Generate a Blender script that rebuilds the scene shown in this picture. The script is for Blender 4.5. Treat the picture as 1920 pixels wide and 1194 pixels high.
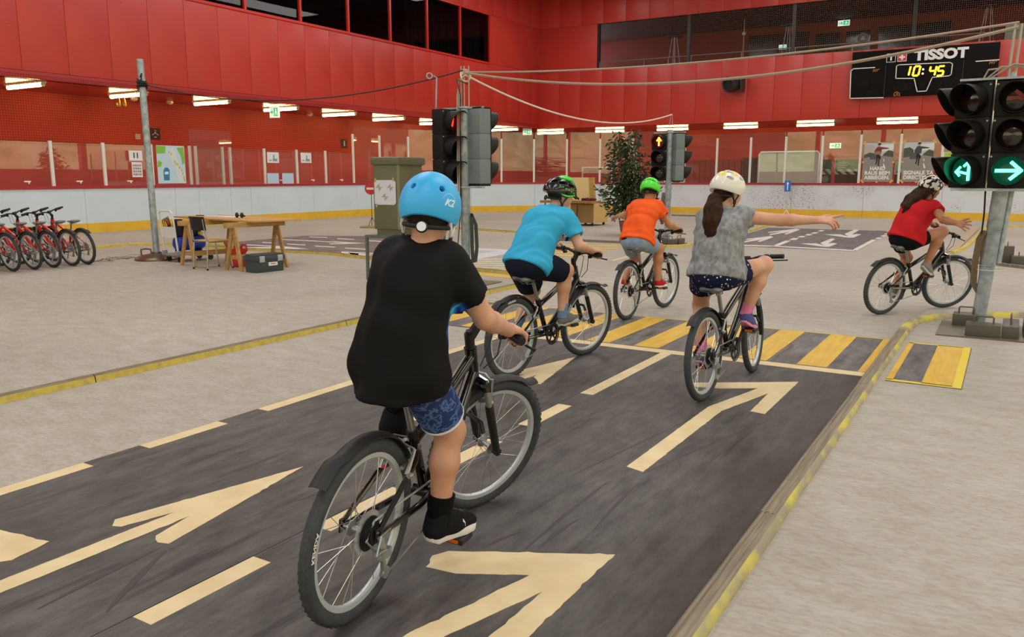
import bpy, bmesh, math, random
import numpy as np
from mathutils import Vector, Matrix

for o in list(bpy.data.objects):
    bpy.data.objects.remove(o)
SC = bpy.context.scene
COL = SC.collection
rnd = random.Random(7)

# ------------------------------------------------------------------ camera
CAM_H, F_PX, YAW = 1.45, 1530.0, math.radians(31.2)
PITCH = math.atan(267 / F_PX)
cam_d = bpy.data.cameras.new('camera')
cam_d.sensor_width = 36.0
cam_d.lens = 36.0 * F_PX / 1920.0
cam_d.clip_start = 0.05
cam_d.clip_end = 400
cam = bpy.data.objects.new('camera', cam_d)
cam.location = (0, 0, CAM_H)
cam.rotation_euler = (math.pi / 2 - PITCH, 0, YAW)
COL.objects.link(cam)
SC.camera = cam

# ------------------------------------------------------------------ world, lamps, exposure
SC.view_settings.view_transform = 'Standard'
SC.view_settings.look = 'None'
SC.view_settings.exposure = 0.0
SC.view_settings.gamma = 1.0
SC.view_settings.use_curve_mapping = False
wd = bpy.data.worlds.new('overcast_sky')
SC.world = wd
wd.use_nodes = True
wd.node_tree.nodes['Background'].inputs[0].default_value = (0.86, 0.93, 1.0, 1)
wd.node_tree.nodes['Background'].inputs[1].default_value = 5.0
HALL_LAMPS = [(x, y) for x in (-16.5, -8.5, -0.5, 7.5) for y in (-14, -3, 8, 19, 30)]
for (lx, ly) in HALL_LAMPS:
    ld = bpy.data.lights.new('hall_lamp', 'AREA')
    ld.shape = 'RECTANGLE'
    ld.size, ld.size_y = 1.6, 6.0
    ld.energy = 285
    ld.color = (1.0, 0.97, 0.93)
    lo = bpy.data.objects.new('hall_lamp', ld)
    lo.location = (lx, ly, 9.75)
    COL.objects.link(lo)

# ------------------------------------------------------------------ pixel -> place helpers
def wray(px, py):
    x = (px - 960.0) / F_PX
    y = -(py - 597.0) / F_PX
    c, s = math.cos(PITCH), math.sin(PITCH)
    X, Y, Z = x, c + y * s, -s + y * c
    c, s = math.cos(YAW), math.sin(YAW)
    return np.array([X * c - Y * s, X * s + Y * c, Z])
CAMP = np.array([0, 0, CAM_H])
def W(px, py, z=0.0):
    r = wray(px, py)
    return CAMP + r * ((z - CAM_H) / r[2])
def onX(px, py, x):
    r = wray(px, py)
    return CAMP + r * (x / r[0])
def onY(px, py, y):
    r = wray(px, py)
    return CAMP + r * (y / r[1])

# ------------------------------------------------------------------ tags
def tag(o, label=None, cat=None, group=None, kind=None):
    if label: o['label'] = label
    if cat: o['category'] = cat
    if group: o['group'] = group
    if kind: o['kind'] = kind
    return o
def empty(name, loc=(0, 0, 0), rz=0.0, parent=None):
    o = bpy.data.objects.new(name, None)
    o.empty_display_size = 0.1
    o.location = loc
    o.rotation_euler = (0, 0, rz)
    COL.objects.link(o)
    if parent: o.parent = parent
    return o
def thing(name, label, cat, loc=(0, 0, 0), rz=0.0, group=None):
    return tag(empty(name, loc, rz), label, cat, group)
def copy_tree(o, parent=None):
    c = o.copy()
    COL.objects.link(c)
    c.parent = parent
    for ch in o.children:
        copy_tree(ch, c)
    return c

# ------------------------------------------------------------------ materials
def lin(c):
    if isinstance(c, str):
        c = [int(c[i:i + 2], 16) / 255 for i in (0, 2, 4)]
    return tuple(((v / 12.92) if v <= 0.04045 else ((v + 0.055) / 1.055) ** 2.4) for v in c[:3]) + (1.0,)
MATS = {}
def M(name, col='808080', rough=0.5, metal=0.0, col2=None, scale=8.0, stretch=(1, 1, 1), detail=4.0, lo=0.35, hi=0.65,
      bump=0.0, bscale=60.0, bstretch=(1, 1, 1), emit=None, estr=0.0, spec=0.5, sheen=0.0, coat=0.0, alpha=None, trans=0.0):
    if name in MATS: return MATS[name]
    m = bpy.data.materials.new(name)
    m.use_nodes = True
    nt = m.node_tree
    b = nt.nodes['Principled BSDF']
    b.inputs['Base Color'].default_value = lin(col)
    b.inputs['Roughness'].default_value = rough
    b.inputs['Metallic'].default_value = metal
    b.inputs['Specular IOR Level'].default_value = spec
    b.inputs['Sheen Weight'].default_value = sheen
    b.inputs['Coat Weight'].default_value = coat
    if trans: b.inputs['Transmission Weight'].default_value = trans
    if alpha is not None: b.inputs['Alpha'].default_value = alpha
    if emit:
        b.inputs['Emission Color'].default_value = lin(emit)
        b.inputs['Emission Strength'].default_value = estr
    tc = None
    if col2 or bump:
        tc = nt.nodes.new('ShaderNodeTexCoord')
    if col2:
        mp = nt.nodes.new('ShaderNodeMapping'); mp.inputs['Scale'].default_value = stretch
        nz = nt.nodes.new('ShaderNodeTexNoise'); nz.inputs['Scale'].default_value = scale; nz.inputs['Detail'].default_value = detail
        rp = nt.nodes.new('ShaderNodeValToRGB')
        rp.color_ramp.elements[0].position = lo; rp.color_ramp.elements[0].color = lin(col)
        rp.color_ramp.elements[1].position = hi; rp.color_ramp.elements[1].color = lin(col2)
        nt.links.new(tc.outputs['Object'], mp.inputs[0]); nt.links.new(mp.outputs[0], nz.inputs[0])
        nt.links.new(nz.outputs[0], rp.inputs[0]); nt.links.new(rp.outputs[0], b.inputs['Base Color'])
    if bump:
        mp = nt.nodes.new('ShaderNodeMapping'); mp.inputs['Scale'].default_value = bstretch
        nz = nt.nodes.new('ShaderNodeTexNoise'); nz.inputs['Scale'].default_value = bscale; nz.inputs['Detail'].default_value = 3
        bp = nt.nodes.new('ShaderNodeBump'); bp.inputs['Strength'].default_value = bump; bp.inputs['Distance'].default_value = 0.01
        nt.links.new(tc.outputs['Object'], mp.inputs[0]); nt.links.new(mp.outputs[0], nz.inputs[0])
        nt.links.new(nz.outputs[0], bp.inputs['Height']); nt.links.new(bp.outputs[0], b.inputs['Normal'])
    MATS[name] = m
    return m
def nd(m, t, **kw):
    n = m.node_tree.nodes.new(t)
    for k, v in kw.items():
        if k.startswith('i_'): n.inputs[int(k[2:])].default_value = v
        else: setattr(n, k, v)
    return n

def glass_mat(name, tint=(0.93, 0.95, 0.95), haze=0.02, rough=0.0, f0=0.035):
    m = bpy.data.materials.new(name); m.use_nodes = True
    nt = m.node_tree; nt.nodes.clear()
    out = nd(m, 'ShaderNodeOutputMaterial'); lw = nd(m, 'ShaderNodeLayerWeight'); lw.inputs[0].default_value = 0.5; pw = nd(m, 'ShaderNodeMath', operation='POWER'); pw.inputs[1].default_value = 5.0
    fr = nd(m, 'ShaderNodeMath', operation='MULTIPLY_ADD'); fr.inputs[1].default_value = 1 - f0; fr.inputs[2].default_value = f0
    nt.links.new(lw.outputs['Facing'], pw.inputs[0]); nt.links.new(pw.outputs[0], fr.inputs[0])
    tr = nd(m, 'ShaderNodeBsdfTransparent'); tr.inputs[0].default_value = (*tint, 1)
    gl = nd(m, 'ShaderNodeBsdfGlossy'); gl.inputs['Roughness'].default_value = rough
    df = nd(m, 'ShaderNodeBsdfDiffuse'); df.inputs[0].default_value = (0.8, 0.8, 0.8, 1)
    m1 = nd(m, 'ShaderNodeMixShader'); m2 = nd(m, 'ShaderNodeMixShader'); m1.inputs[0].default_value = haze
    L = nt.links.new
    L(tr.outputs[0], m1.inputs[1]); L(df.outputs[0], m1.inputs[2])
    L(fr.outputs[0], m2.inputs[0]); L(m1.outputs[0], m2.inputs[1]); L(gl.outputs[0], m2.inputs[2]); L(m2.outputs[0], out.inputs[0])
    MATS[name] = m
    return m

# ------------------------------------------------------------------ mesh builder
class MB:
    def __init__(s): s.v = []; s.f = []; s.fm = []; s.mi = 0
    def add(s, vs, fs):
        b = len(s.v); s.v += [tuple(map(float, p)) for p in vs]
        s.f += [tuple(i + b for i in f) for f in fs]; s.fm += [s.mi] * len(fs); return s
    def box(s, c, d, rz=0.0, R=None):
        x, y, z = d[0] / 2, d[1] / 2, d[2] / 2
        P = np.array([(-x, -y, -z), (x, -y, -z), (x, y, -z), (-x, y, -z), (-x, -y, z), (x, -y, z), (x, y, z), (-x, y, z)])
        if R is None and rz:
            cc, ss = math.cos(rz), math.sin(rz); R = np.array([[cc, -ss, 0], [ss, cc, 0], [0, 0, 1]])
        if R is not None: P = P @ np.array(R).T
        return s.add(P + np.array(c), [(3, 2, 1, 0), (4, 5, 6, 7), (0, 1, 5, 4), (1, 2, 6, 5), (2, 3, 7, 6), (3, 0, 4, 7)])
    def lohi(s, a, b):
        return s.box([(a[i] + b[i]) / 2 for i in range(3)], [abs(b[i] - a[i]) for i in range(3)])
    def beam(s, a, b, w, h, up=(0, 0, 1)):          # box section along a->b
        a, b = np.array(a, float), np.array(b, float); d = b - a; L = np.linalg.norm(d); d /= L
        u = np.array(up, float); sd = np.cross(d, u)
        if np.linalg.norm(sd) < 1e-5: sd = np.cross(d, (1, 0, 0))
        sd /= np.linalg.norm(sd); u = np.cross(sd, d)
        return s.box((a + b) / 2, (L, w, h), R=np.stack([d, sd, u], 1))
    def tube(s, pts, r, n=8, cap=True, closed=False):
        pts = [np.array(p, float) for p in pts]; m = len(pts)
        rs = r if isinstance(r, (list, tuple, np.ndarray)) else [r] * m
        T = []
        for i in range(m):
            a = pts[i - 1] if (i > 0 or closed) else pts[i]; b = pts[(i + 1) % m] if (i < m - 1 or closed) else pts[i]
            t = b - a; T.append(t / (np.linalg.norm(t) + 1e-12))
        ref = np.array([0, 0, 1.0]) if abs(T[0][2]) < 0.9 else np.array([1.0, 0, 0])
        N = np.cross(T[0], ref); N /= np.linalg.norm(N); vs = []
        for i in range(m):
            N = N - T[i] * np.dot(N, T[i]); N /= np.linalg.norm(N) + 1e-12; B = np.cross(T[i], N)
            for k in range(n):
                a = 2 * math.pi * k / n; vs.append(pts[i] + rs[i] * (math.cos(a) * N + math.sin(a) * B))
        fs = []
        for i in range(m if closed else m - 1):
            j = (i + 1) % m
            for k in range(n):
                k2 = (k + 1) % n; fs.append((i * n + k, i * n + k2, j * n + k2, j * n + k))
        if cap and not closed:
            fs.append(tuple(range(n - 1, -1, -1))); fs.append(tuple((m - 1) * n + k for k in range(n)))
        return s.add(vs, fs)
    def cyl(s, a, b, r0, r1=None, n=16): return s.tube([a, b], [r0, r0 if r1 is None else r1], n)
    def lathe(s, prof, o=(0, 0, 0), ax=(0, 0, 1), n=24, closed=False):     # prof: (radius, height along ax)
        ax = np.array(ax, float); ax /= np.linalg.norm(ax)
        e = np.cross(ax, (1, 0, 0) if abs(ax[0]) < 0.9 else (0, 1, 0)); e /= np.linalg.norm(e); g = np.cross(ax, e)
        vs = []; m = len(prof); o = np.array(o, float)
        for (r, h) in prof:
            for k in range(n):
                a = 2 * math.pi * k / n; vs.append(o + ax * h + r * (math.cos(a) * e + math.sin(a) * g))
        fs = []
        for i in range(m if closed else m - 1):
            j = (i + 1) % m
            for k in range(n):
                k2 = (k + 1) % n; fs.append((i * n + k, i * n + k2, j * n + k2, j * n + k))
        if not closed:
            if prof[0][0] > 1e-6: fs.append(tuple(range(n - 1, -1, -1)))
            if prof[-1][0] > 1e-6: fs.append(tuple((m - 1) * n + k for k in range(n)))
        return s.add(vs, fs)
    def torus(s, o, ax, R, r, n=32, m=8):
        return s.lathe([(R + r * math.cos(2 * math.pi * k / m), r * math.sin(2 * math.pi * k / m)) for k in range(m)], o, ax, n, closed=True)
    def ell(s, c, rad, n=12, m=8, R=None):
        vs = []; fs = []
        for i in range(m + 1):
            t = math.pi * i / m
            for k in range(n):
                a = 2 * math.pi * k / n; vs.append((rad[0] * math.sin(t) * math.cos(a), rad[1] * math.sin(t) * math.sin(a), -rad[2] * math.cos(t)))
        for i in range(m):
            for k in range(n):
                k2 = (k + 1) % n; fs.append((i * n + k, i * n + k2, (i + 1) * n + k2, (i + 1) * n + k))
        P = np.array(vs)
        if R is not None: P = P @ np.array(R).T
        return s.add(P + np.array(c), fs)
    def prism(s, poly, o, ex, ey, t):       # 2D outline in frame o,ex,ey extruded by t along ex x ey (both ways from 0 to t)
        o, ex, ey = (np.array(q, float) for q in (o, ex, ey)); n_ = np.cross(ex, ey); n_ /= np.linalg.norm(n_)
        A = 0.0
        for i in range(len(poly)):
            x0, y0 = poly[i]; x1, y1 = poly[(i + 1) % len(poly)]; A += x0 * y1 - x1 * y0
        if A < 0: poly = poly[::-1]
        k = len(poly); vs = [o + ex * p[0] + ey * p[1] for p in poly] + [o + ex * p[0] + ey * p[1] + n_ * t for p in poly]
        fs = [tuple(range(k - 1, -1, -1)), tuple(range(k, 2 * k))] + [(i, (i + 1) % k, k + (i + 1) % k, k + i) for i in range(k)]
        return s.add(vs, fs)
    def slab(s, pts, z0, z1):               # ground outline (world xy) extruded in z
        return s.prism([(p[0], p[1]) for p in pts], (0, 0, z0), (1, 0, 0), (0, 1, 0), z1 - z0)
    def disc(s, c, ex, ey, rx, ry=None, n=20, t=0.002, a0=0.0, a1=2 * math.pi):
        ry = rx if ry is None else ry
        return s.prism([(rx * math.cos(a0 + (a1 - a0) * k / n), ry * math.sin(a0 + (a1 - a0) * k / n)) for k in range(n if abs(a1 - a0 - 2 * math.pi) < 1e-6 else n + 1)], c, ex, ey, t)
    def xf(s, Mx):
        P = np.array(s.v); Mx = np.array(Mx); s.v = [tuple(p) for p in (P @ Mx[:3, :3].T + Mx[:3, 3])]; return s
    def mesh(s, name, mats, smooth=35, bevel=0.0, tri=False):
        me = bpy.data.meshes.new(name); me.from_pydata(s.v, [], s.f)
        for m in (mats if isinstance(mats, (list, tuple)) else [mats]): me.materials.append(m)
        if isinstance(mats, (list, tuple)) and len(mats) > 1: me.polygons.foreach_set('material_index', s.fm)
        if bevel:
            bm = bmesh.new(); bm.from_mesh(me)
            es = [e for e in bm.edges if len(e.link_faces) == 2 and e.calc_face_angle(0) > 0.5]
            bmesh.ops.bevel(bm, geom=es, offset=bevel, segments=2, affect='EDGES', profile=0.6, clamp_overlap=True)
            bm.to_mesh(me); bm.free()
        if smooth:
            me.polygons.foreach_set('use_smooth', [True] * len(me.polygons))
            me.set_sharp_from_angle(angle=math.radians(smooth))
        me.update()
        return me
    def build(s, name, mats, parent=None, smooth=35, bevel=0.0):
        return link(name, s.mesh(name, mats, smooth, bevel), parent)
def link(name, me, parent=None, mat=None):
    o = bpy.data.objects.new(name, me); COL.objects.link(o)
    if parent: o.parent = parent
    if mat is not None: o.matrix_local = Matrix([list(map(float, r)) for r in mat])
    return o
def box(name, c, d, mat, parent=None, rz=0.0, bevel=0.0): return MB().box(c, d, rz).build(name, mat, parent, bevel=bevel)
def lohi(name, a, b, mat, parent=None, bevel=0.0): return MB().lohi(a, b).build(name, mat, parent, bevel=bevel)
def struct(o): o['kind'] = 'structure'; return o

# text as a flat mesh in the xy plane, centred or left aligned
def text(mb, body, size, o, ex, ey, align='CENTER', bold=0.0, t=0.0015, shear=0.0, sx=1.0, spacing=1.0, warp=None):
    cu = bpy.data.curves.new('t', 'FONT'); cu.body = body; cu.size = size; cu.align_x = align; cu.align_y = 'CENTER'
    cu.offset = bold; cu.shear = shear; cu.resolution_u = 3; cu.space_character = spacing; cu.space_line = 0.85
    ob = bpy.data.objects.new('t', cu); me = bpy.data.meshes.new_from_object(ob)
    o, ex, ey = (np.array(q, float) for q in (o, ex, ey)); n_ = np.cross(ex, ey); vs = []
    for v in me.vertices:
        x, y = v.co.x * sx, v.co.y
        vs.append(warp(x, y) if warp else o + ex * x + ey * y + n_ * t)
    fs = [tuple(p.vertices) for p in me.polygons]
    mb.add(vs, fs)
    bpy.data.objects.remove(ob); bpy.data.curves.remove(cu); bpy.data.meshes.remove(me)
    return mb
# ================================================================== SETTING
def floor_mat():
    m = M('concrete', 'b3aa9c', 0.62, spec=0.3); nt = m.node_tree; L = nt.links.new; b = nt.nodes['Principled BSDF']
    tc = nd(m, 'ShaderNodeTexCoord')
    def noise(scale, st, det, rot=0.0):
        mp = nd(m, 'ShaderNodeMapping'); mp.inputs['Scale'].default_value = st; mp.inputs['Rotation'].default_value = (0, 0, rot)
        n = nd(m, 'ShaderNodeTexNoise'); n.inputs['Scale'].default_value = scale; n.inputs['Detail'].default_value = det
        L(tc.outputs['Object'], mp.inputs[0]); L(mp.outputs[0], n.inputs[0]); return n
    def ramp(n, a, ca, b_, cb):
        r = nd(m, 'ShaderNodeValToRGB'); e = r.color_ramp.elements
        e[0].position = a; e[0].color = lin(ca); e[1].position = b_; e[1].color = lin(cb); L(n.outputs[0], r.inputs[0]); return r
    r1 = ramp(noise(0.35, (1, 1, 1), 5), 0.3, 'aaa59b', 0.7, 'bab5ac')
    r2 = ramp(noise(5.0, (0.8, 1.7, 1), 9, 0.5), 0.3, 'e4dfd8', 0.72, 'ffffff')
    r3 = ramp(noise(26, (0.8, 1.8, 1), 8, -0.5), 0.28, 'ded9d1', 0.6, 'ffffff')
    x1 = nd(m, 'ShaderNodeMix', data_type='RGBA', blend_type='MULTIPLY'); x1.inputs[0].default_value = 0.8
    x2 = nd(m, 'ShaderNodeMix', data_type='RGBA', blend_type='MULTIPLY'); x2.inputs[0].default_value = 0.7
    L(r1.outputs[0], x1.inputs[6]); L(r2.outputs[0], x1.inputs[7]); L(x1.outputs[2], x2.inputs[6]); L(r3.outputs[0], x2.inputs[7]); L(x2.outputs[2], b.inputs['Base Color'])
    bp = nd(m, 'ShaderNodeBump'); bp.inputs['Strength'].default_value = 0.12; bp.inputs['Distance'].default_value = 0.01
    L(noise(40, (1, 1, 1), 4).outputs[0], bp.inputs['Height']); L(bp.outputs[0], b.inputs['Normal'])
    return m
MF = floor_mat()
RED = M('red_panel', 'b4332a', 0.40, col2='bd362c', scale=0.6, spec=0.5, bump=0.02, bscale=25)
RED2 = M('red_wall_plaster', 'c23424', 0.55, col2='b62e20', scale=1.0)
RED_TRIM = M('red_trim', 'a02030', 0.4)
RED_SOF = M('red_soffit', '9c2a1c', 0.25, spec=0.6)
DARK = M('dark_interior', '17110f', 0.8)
GLASS = glass_mat('board_glass', (0.93, 0.93, 0.93), 0.02, 0.0, 0.045)
WGLASS = glass_mat('window_glass', (0.55, 0.55, 0.55), 0.0, 0.0, 0.012)

FL = lohi('floor', (-23.6, -26, -0.1), (14, 41.5, 0), MF); struct(FL)
HF, WT, WB, RT = 3.766, 8.49, 6.43, 10.2      # fascia bottom, window top, window bottom, roof
XW, YW, XL, YL = -20.5, 36.45, -23.6, 41.5    # upper walls and the lower walls set back below them

# ---- left upper wall: panels with open joints on a backing
WL = lohi('wall_left', (XW - 0.22, -26, HF), (XW - 0.06, YW, WB - 0.06), DARK); struct(WL)
ys = [11.25 + 1.165 * k for k in range(-10, 22)] + [YW]
me_c = {}
def panel_x(y0, y1, z0, z1, par):
    k = (round(y1 - y0, 2), round(z1 - z0, 2))
    if k not in me_c:
        me_c[k] = MB().box((0, 0, 0), (0.05, y1 - y0 - 0.009, z1 - z0 - 0.009)).mesh('wall_panel', RED, bevel=0.004)
    o = link('wall_panel', me_c[k], par); o.location = (XW - 0.025, (y0 + y1) / 2, (z0 + z1) / 2); return o
for a, b in zip(ys[:-1], ys[1:]):
    panel_x(a, b, 3.945, WB, WL)
    panel_x(a, b, WT, RT, WL)
panel_x(31.95, YW, WB, WT, WL)
lohi('fascia_strip', (XW - 0.2, -26, HF), (XW + 0.012, YW, 3.94), M('red_fascia', 'a5252a', 0.4), WL)
dn = MB()
for _ in range(46):
    y = rnd.uniform(9.5, 22); z = rnd.uniform(4.1, 6.2); r = rnd.uniform(0.012, 0.028)
    dn.ell((XW + 0.001, y, z), (0.006, r, r), 8, 4)
tag(dn.build('puck_dents', RED, WL), kind='stuff')
lohi('wall_backing', (XW - 0.22, -26, WT), (XW - 0.06, YW, RT), DARK, WL)
lohi('wall_backing', (XW - 0.22, 31.95, WB - 0.06), (XW - 0.06, YW, WT), DARK, WL)
# window band in the left wall
win = struct(empty('window_1'))
mull = [18.14 + 2.3 * k for k in range(-7, 6)]
edges = mull + [31.95]
FRM = M('red_frame', 'c02c22', 0.35)
lohi('window_sill', (XW - 0.12, mull[0], WB - 0.06), (XW + 0.03, 31.95, WB + 0.02), FRM, win)
lohi('window_head', (XW - 0.12, mull[0], WT - 0.03), (XW + 0.02, 31.95, WT + 0.03), FRM, win)
for y in edges: lohi('mullion', (XW - 0.1, y - 0.045, WB), (XW + 0.02, y + 0.045, WT), FRM, win)
for a, b in zip(edges[:-1], edges[1:]): lohi('pane', (XW - 0.07, a + 0.045, WB + 0.02), (XW - 0.055, b - 0.045, WT - 0.03), WGLASS, win)
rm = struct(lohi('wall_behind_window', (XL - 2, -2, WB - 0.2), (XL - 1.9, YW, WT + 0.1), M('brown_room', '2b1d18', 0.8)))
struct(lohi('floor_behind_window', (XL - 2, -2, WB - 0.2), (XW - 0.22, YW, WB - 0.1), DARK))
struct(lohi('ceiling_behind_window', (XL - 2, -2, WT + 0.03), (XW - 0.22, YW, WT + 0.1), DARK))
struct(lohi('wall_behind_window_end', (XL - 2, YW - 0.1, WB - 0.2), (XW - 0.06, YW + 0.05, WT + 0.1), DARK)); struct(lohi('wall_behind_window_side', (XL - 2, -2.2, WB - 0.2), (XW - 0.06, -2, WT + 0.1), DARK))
cur = MB(); n_ = 90
for i in range(n_):
    y0 = 26.6 + 5.3 * i / n_; y1 = 26.6 + 5.3 * (i + 1) / n_
    xa = XW - 0.55 + 0.05 * math.sin(i * 1.9); xb = XW - 0.55 + 0.05 * math.sin((i + 1) * 1.9)
    cur.add([(xa, y0, WB), (xb, y1, WB), (xb, y1, WT), (xa, y0, WT)], [(0, 1, 2, 3)])
tag(cur.build('window_curtain', M('dark_curtain', '241a1a', 0.9)), 'dark pleated curtain drawn behind the end panes of the upper window band', 'curtain')

# ---- right (end) upper wall
WR = lohi('wall_far', (XW, YW + 0.06, HF), (14, YW + 0.22, WB - 0.06), DARK); struct(WR)
xs = [XW] + [-10.196 + 1.148 * k for k in range(-8, 21)] + [14]
me_d = {}
def panel_y(x0, x1, z0, z1, par):
    k = (round(x1 - x0, 2), round(z1 - z0, 2))
    if k not in me_d:
        me_d[k] = MB().box((0, 0, 0), (x1 - x0 - 0.009, 0.05, z1 - z0 - 0.009)).mesh('wall_panel', RED, bevel=0.004)
    o = link('wall_panel', me_d[k], par); o.location = ((x0 + x1) / 2, YW + 0.025, (z0 + z1) / 2); return o
for a, b in zip(xs[:-1], xs[1:]):
    panel_y(a, b, HF, WB, WR); panel_y(a, b, WT, RT, WR)
panel_y(XW, -17.37, WB, WT, WR)
lohi('wall_backing', (XW - 0.3, YW + 0.06, WT), (14, YW + 0.22, RT), DARK, WR)
lohi('corner_trim', (XW - 0.3, YW - 0.02, HF), (XW + 0.004, YW + 0.2, RT), RED, WR)
lohi('wall_backing', (XW, YW + 0.06, WB - 0.06), (-17.37, YW + 0.22, WT), DARK, WR)
# gallery behind the opening of the end wall
YG = 41.5
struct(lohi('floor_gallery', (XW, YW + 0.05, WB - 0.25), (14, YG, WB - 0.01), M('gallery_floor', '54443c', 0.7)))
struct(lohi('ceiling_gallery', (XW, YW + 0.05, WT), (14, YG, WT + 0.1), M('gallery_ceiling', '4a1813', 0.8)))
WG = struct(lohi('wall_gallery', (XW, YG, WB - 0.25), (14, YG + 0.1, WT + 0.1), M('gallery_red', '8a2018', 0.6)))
STEEL_D = M('dark_steel', '33383a', 0.4, 0.4)
for x in (-17.37, -12.94, -8.39, -3.83, 0.73):
    struct(lohi('trim_1', (x - 0.07, YW + 0.1, WB), (x + 0.07, YW + 0.24, WT), STEEL_D))
rail = thing('gallery_railing', 'grey tube railing along the open gallery above the end boards', 'railing', (-5, YW + 0.15, WB))
RAILM = M('grey_rail', '8d8680', 0.4, 0.5)
MB().cyl((-12.4, 0, 0.32), (19, 0, 0.32), 0.025, n=8).build('top_rail', RAILM, rail)
pm = MB().cyl((0, 0, 0), (0, 0, 0.32), 0.02, n=8).mesh('baluster', RAILM)
for k in range(14):
    o = link('baluster', pm, rail); o.location = (-12.3 + 2.25 * k, 0, 0)

# windows in the gallery wall, hatched lower strip as printed film
def hatch_film(mb, x0, x1, z0, z1, y, step=0.32, w=0.16):
    x = x0 - (z1 - z0)
    while x < x1:
        pts = [(x, z1), (x + w, z1), (x + w + (z1 - z0), z0), (x + (z1 - z0), z0)]
        cl = []
        def ins(p): return x0 <= p[0] <= x1
        P = [(min(max(px, x0), x1), pz) for px, pz in pts]
        # clip slanted band against x0,x1 exactly
        out = pts
        for side, lim in ((1, x0), (-1, x1)):
            res = []
            for i in range(len(out)):
                a, b = out[i], out[(i + 1) % len(out)]
                ia, ib = side * (a[0] - lim) >= 0, side * (b[0] - lim) >= 0
                if ia: res.append(a)
                if ia != ib:
                    t = (lim - a[0]) / (b[0] - a[0]); res.append((lim, a[1] + t * (b[1] - a[1])))
            out = res
            if not out: break
        if len(out) >= 3: mb.add([(p[0], y, p[1]) for p in out], [tuple(range(len(out)))])
        x += step
PANE_D = M('dark_pane', '1e211f', 0.12, spec=0.6)
FILM = M('film_grey', '9aa39b', 0.5)
for i, (pa, pb, top) in enumerate(((1404, 1458, 66), (1461, 1517, 62), (1528, 1575, 63), (1585, 1631, 58), (1646, 1780, 45))):
    a = onY(pa, 90, YG); b = onY(pb, 90, YG); tz = onY((pa + pb) / 2, top, YG)[2]; bz = onY((pa + pb) / 2, 101 - 8 * i, YG)[2]
    bz = 6.6
    w = struct(empty('window_%d' % (i + 2)))
    lohi('pane', (a[0], YG - 0.03, bz), (b[0], YG - 0.01, tz), PANE_D, w)
    for (q0, q1, z0, z1) in ((a[0] - 0.06, a[0], bz, tz), (b[0], b[0] + 0.06, bz, tz), (a[0] - 0.06, b[0] + 0.06, tz, tz + 0.06)):
        lohi('frame', (q0, YG - 0.06, z0), (q1, YG, z1), M('gallery_frame', '6e1a14', 0.5), w)
    hb = MB(); hatch_film(hb, a[0], b[0], bz, bz + 0.4, YG - 0.034); hb.build('hatched_film', FILM, w, smooth=0)
    if i == 3:
        e = MB(); c = onY(1619, 69, YG); cx, cz = b[0] - 0.32, tz - 0.34
        e.mi = 0; e.disc((cx, YG - 0.036, cz), (1, 0, 0), (0, 0, 1), 0.24, n=24)
        e.mi = 1; e.add([(cx - 0.12, YG - 0.04, cz - 0.09), (cx + 0.12, YG - 0.04, cz - 0.09), (cx, YG - 0.04, cz + 0.14)], [(0, 1, 2)])
        e.mi = 0; [e.lohi((a[0] + 0.14 + 0.062 * j, YG - 0.037, tz - 0.55), (a[0] + 0.185 + 0.062 * j, YG - 0.0345, tz - 0.55 + 0.09 + 0.02 * (j % 2))) for j in (0, 1, 2, 4, 6, 7, 8, 9)]
        e.build('emblem', [FILM, PANE_D], w, smooth=0)

# ---- soffits and set-back lower walls
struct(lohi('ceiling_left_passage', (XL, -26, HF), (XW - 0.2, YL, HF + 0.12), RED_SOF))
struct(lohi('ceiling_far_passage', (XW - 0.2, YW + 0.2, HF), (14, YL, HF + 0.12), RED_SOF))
WLL = struct(lohi('wall_left_lower', (XL - 0.15, -26, 0), (XL, YL, HF), RED2))
WRL = struct(lohi('wall_far_lower', (XL, YL, 0), (14, YL + 0.15, HF), RED2))

# ---- open sides and roof outside the picture
struct(lohi('ceiling', (XL - 2.2, -26, RT), (14.3, YL, RT + 0.3), M('roof_deck', 'a59c92', 0.7)))
WRT = struct(lohi('wall_right', (14, -26, 0), (14.3, YL, 1.9), RED2))
lohi('header', (14, -26, 6.6), (14.3, YL, RT), RED2, WRT)
for k in range(11): lohi('column', (13.95, -26 + 6.6 * k, 1.9), (14.35, -25.6 + 6.6 * k, 6.6), RED2, WRT)
WBK = struct(lohi('wall_back', (XL, -26.3, 0), (14.3, -26, 1.9), RED2))
lohi('header', (XL, -26.3, 6.6), (14.3, -26, RT), RED2, WBK)
for k in range(7): lohi('column', (XL + 6.1 * k, -26.35, 1.9), (XL + 0.4 + 6.1 * k, -25.95, 6.6), RED2, WBK)
gr = MB(); N = 40
vs = []; fs = []
for i in range(N):
    for j in range(6):
        a = -2.6 + 3.6 * i / (N - 1); r = 32 + 16 * j
        vs.append((math.cos(a) * r * 1.3 - 2, math.sin(a) * r * 1.6 + 8, -0.3 + max(0, j - 0.6) * (6 + 1.4 * math.sin(i * 1.3) + 0.9 * math.cos(i * 2.9 + j)) * (0.4 + 0.25 * j)))
for i in range(N - 1):
    for j in range(5): fs.append((i * 6 + j, i * 6 + j + 1, (i + 1) * 6 + j + 1, (i + 1) * 6 + j))
gr.add(vs, fs)
tag(gr.build('hillside', M('hillside', '98a05a', 0.9, col2='cdc58e', scale=0.25)), 'wooded hillside seen mirrored in the rink glass', 'hill', kind='stuff')

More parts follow.
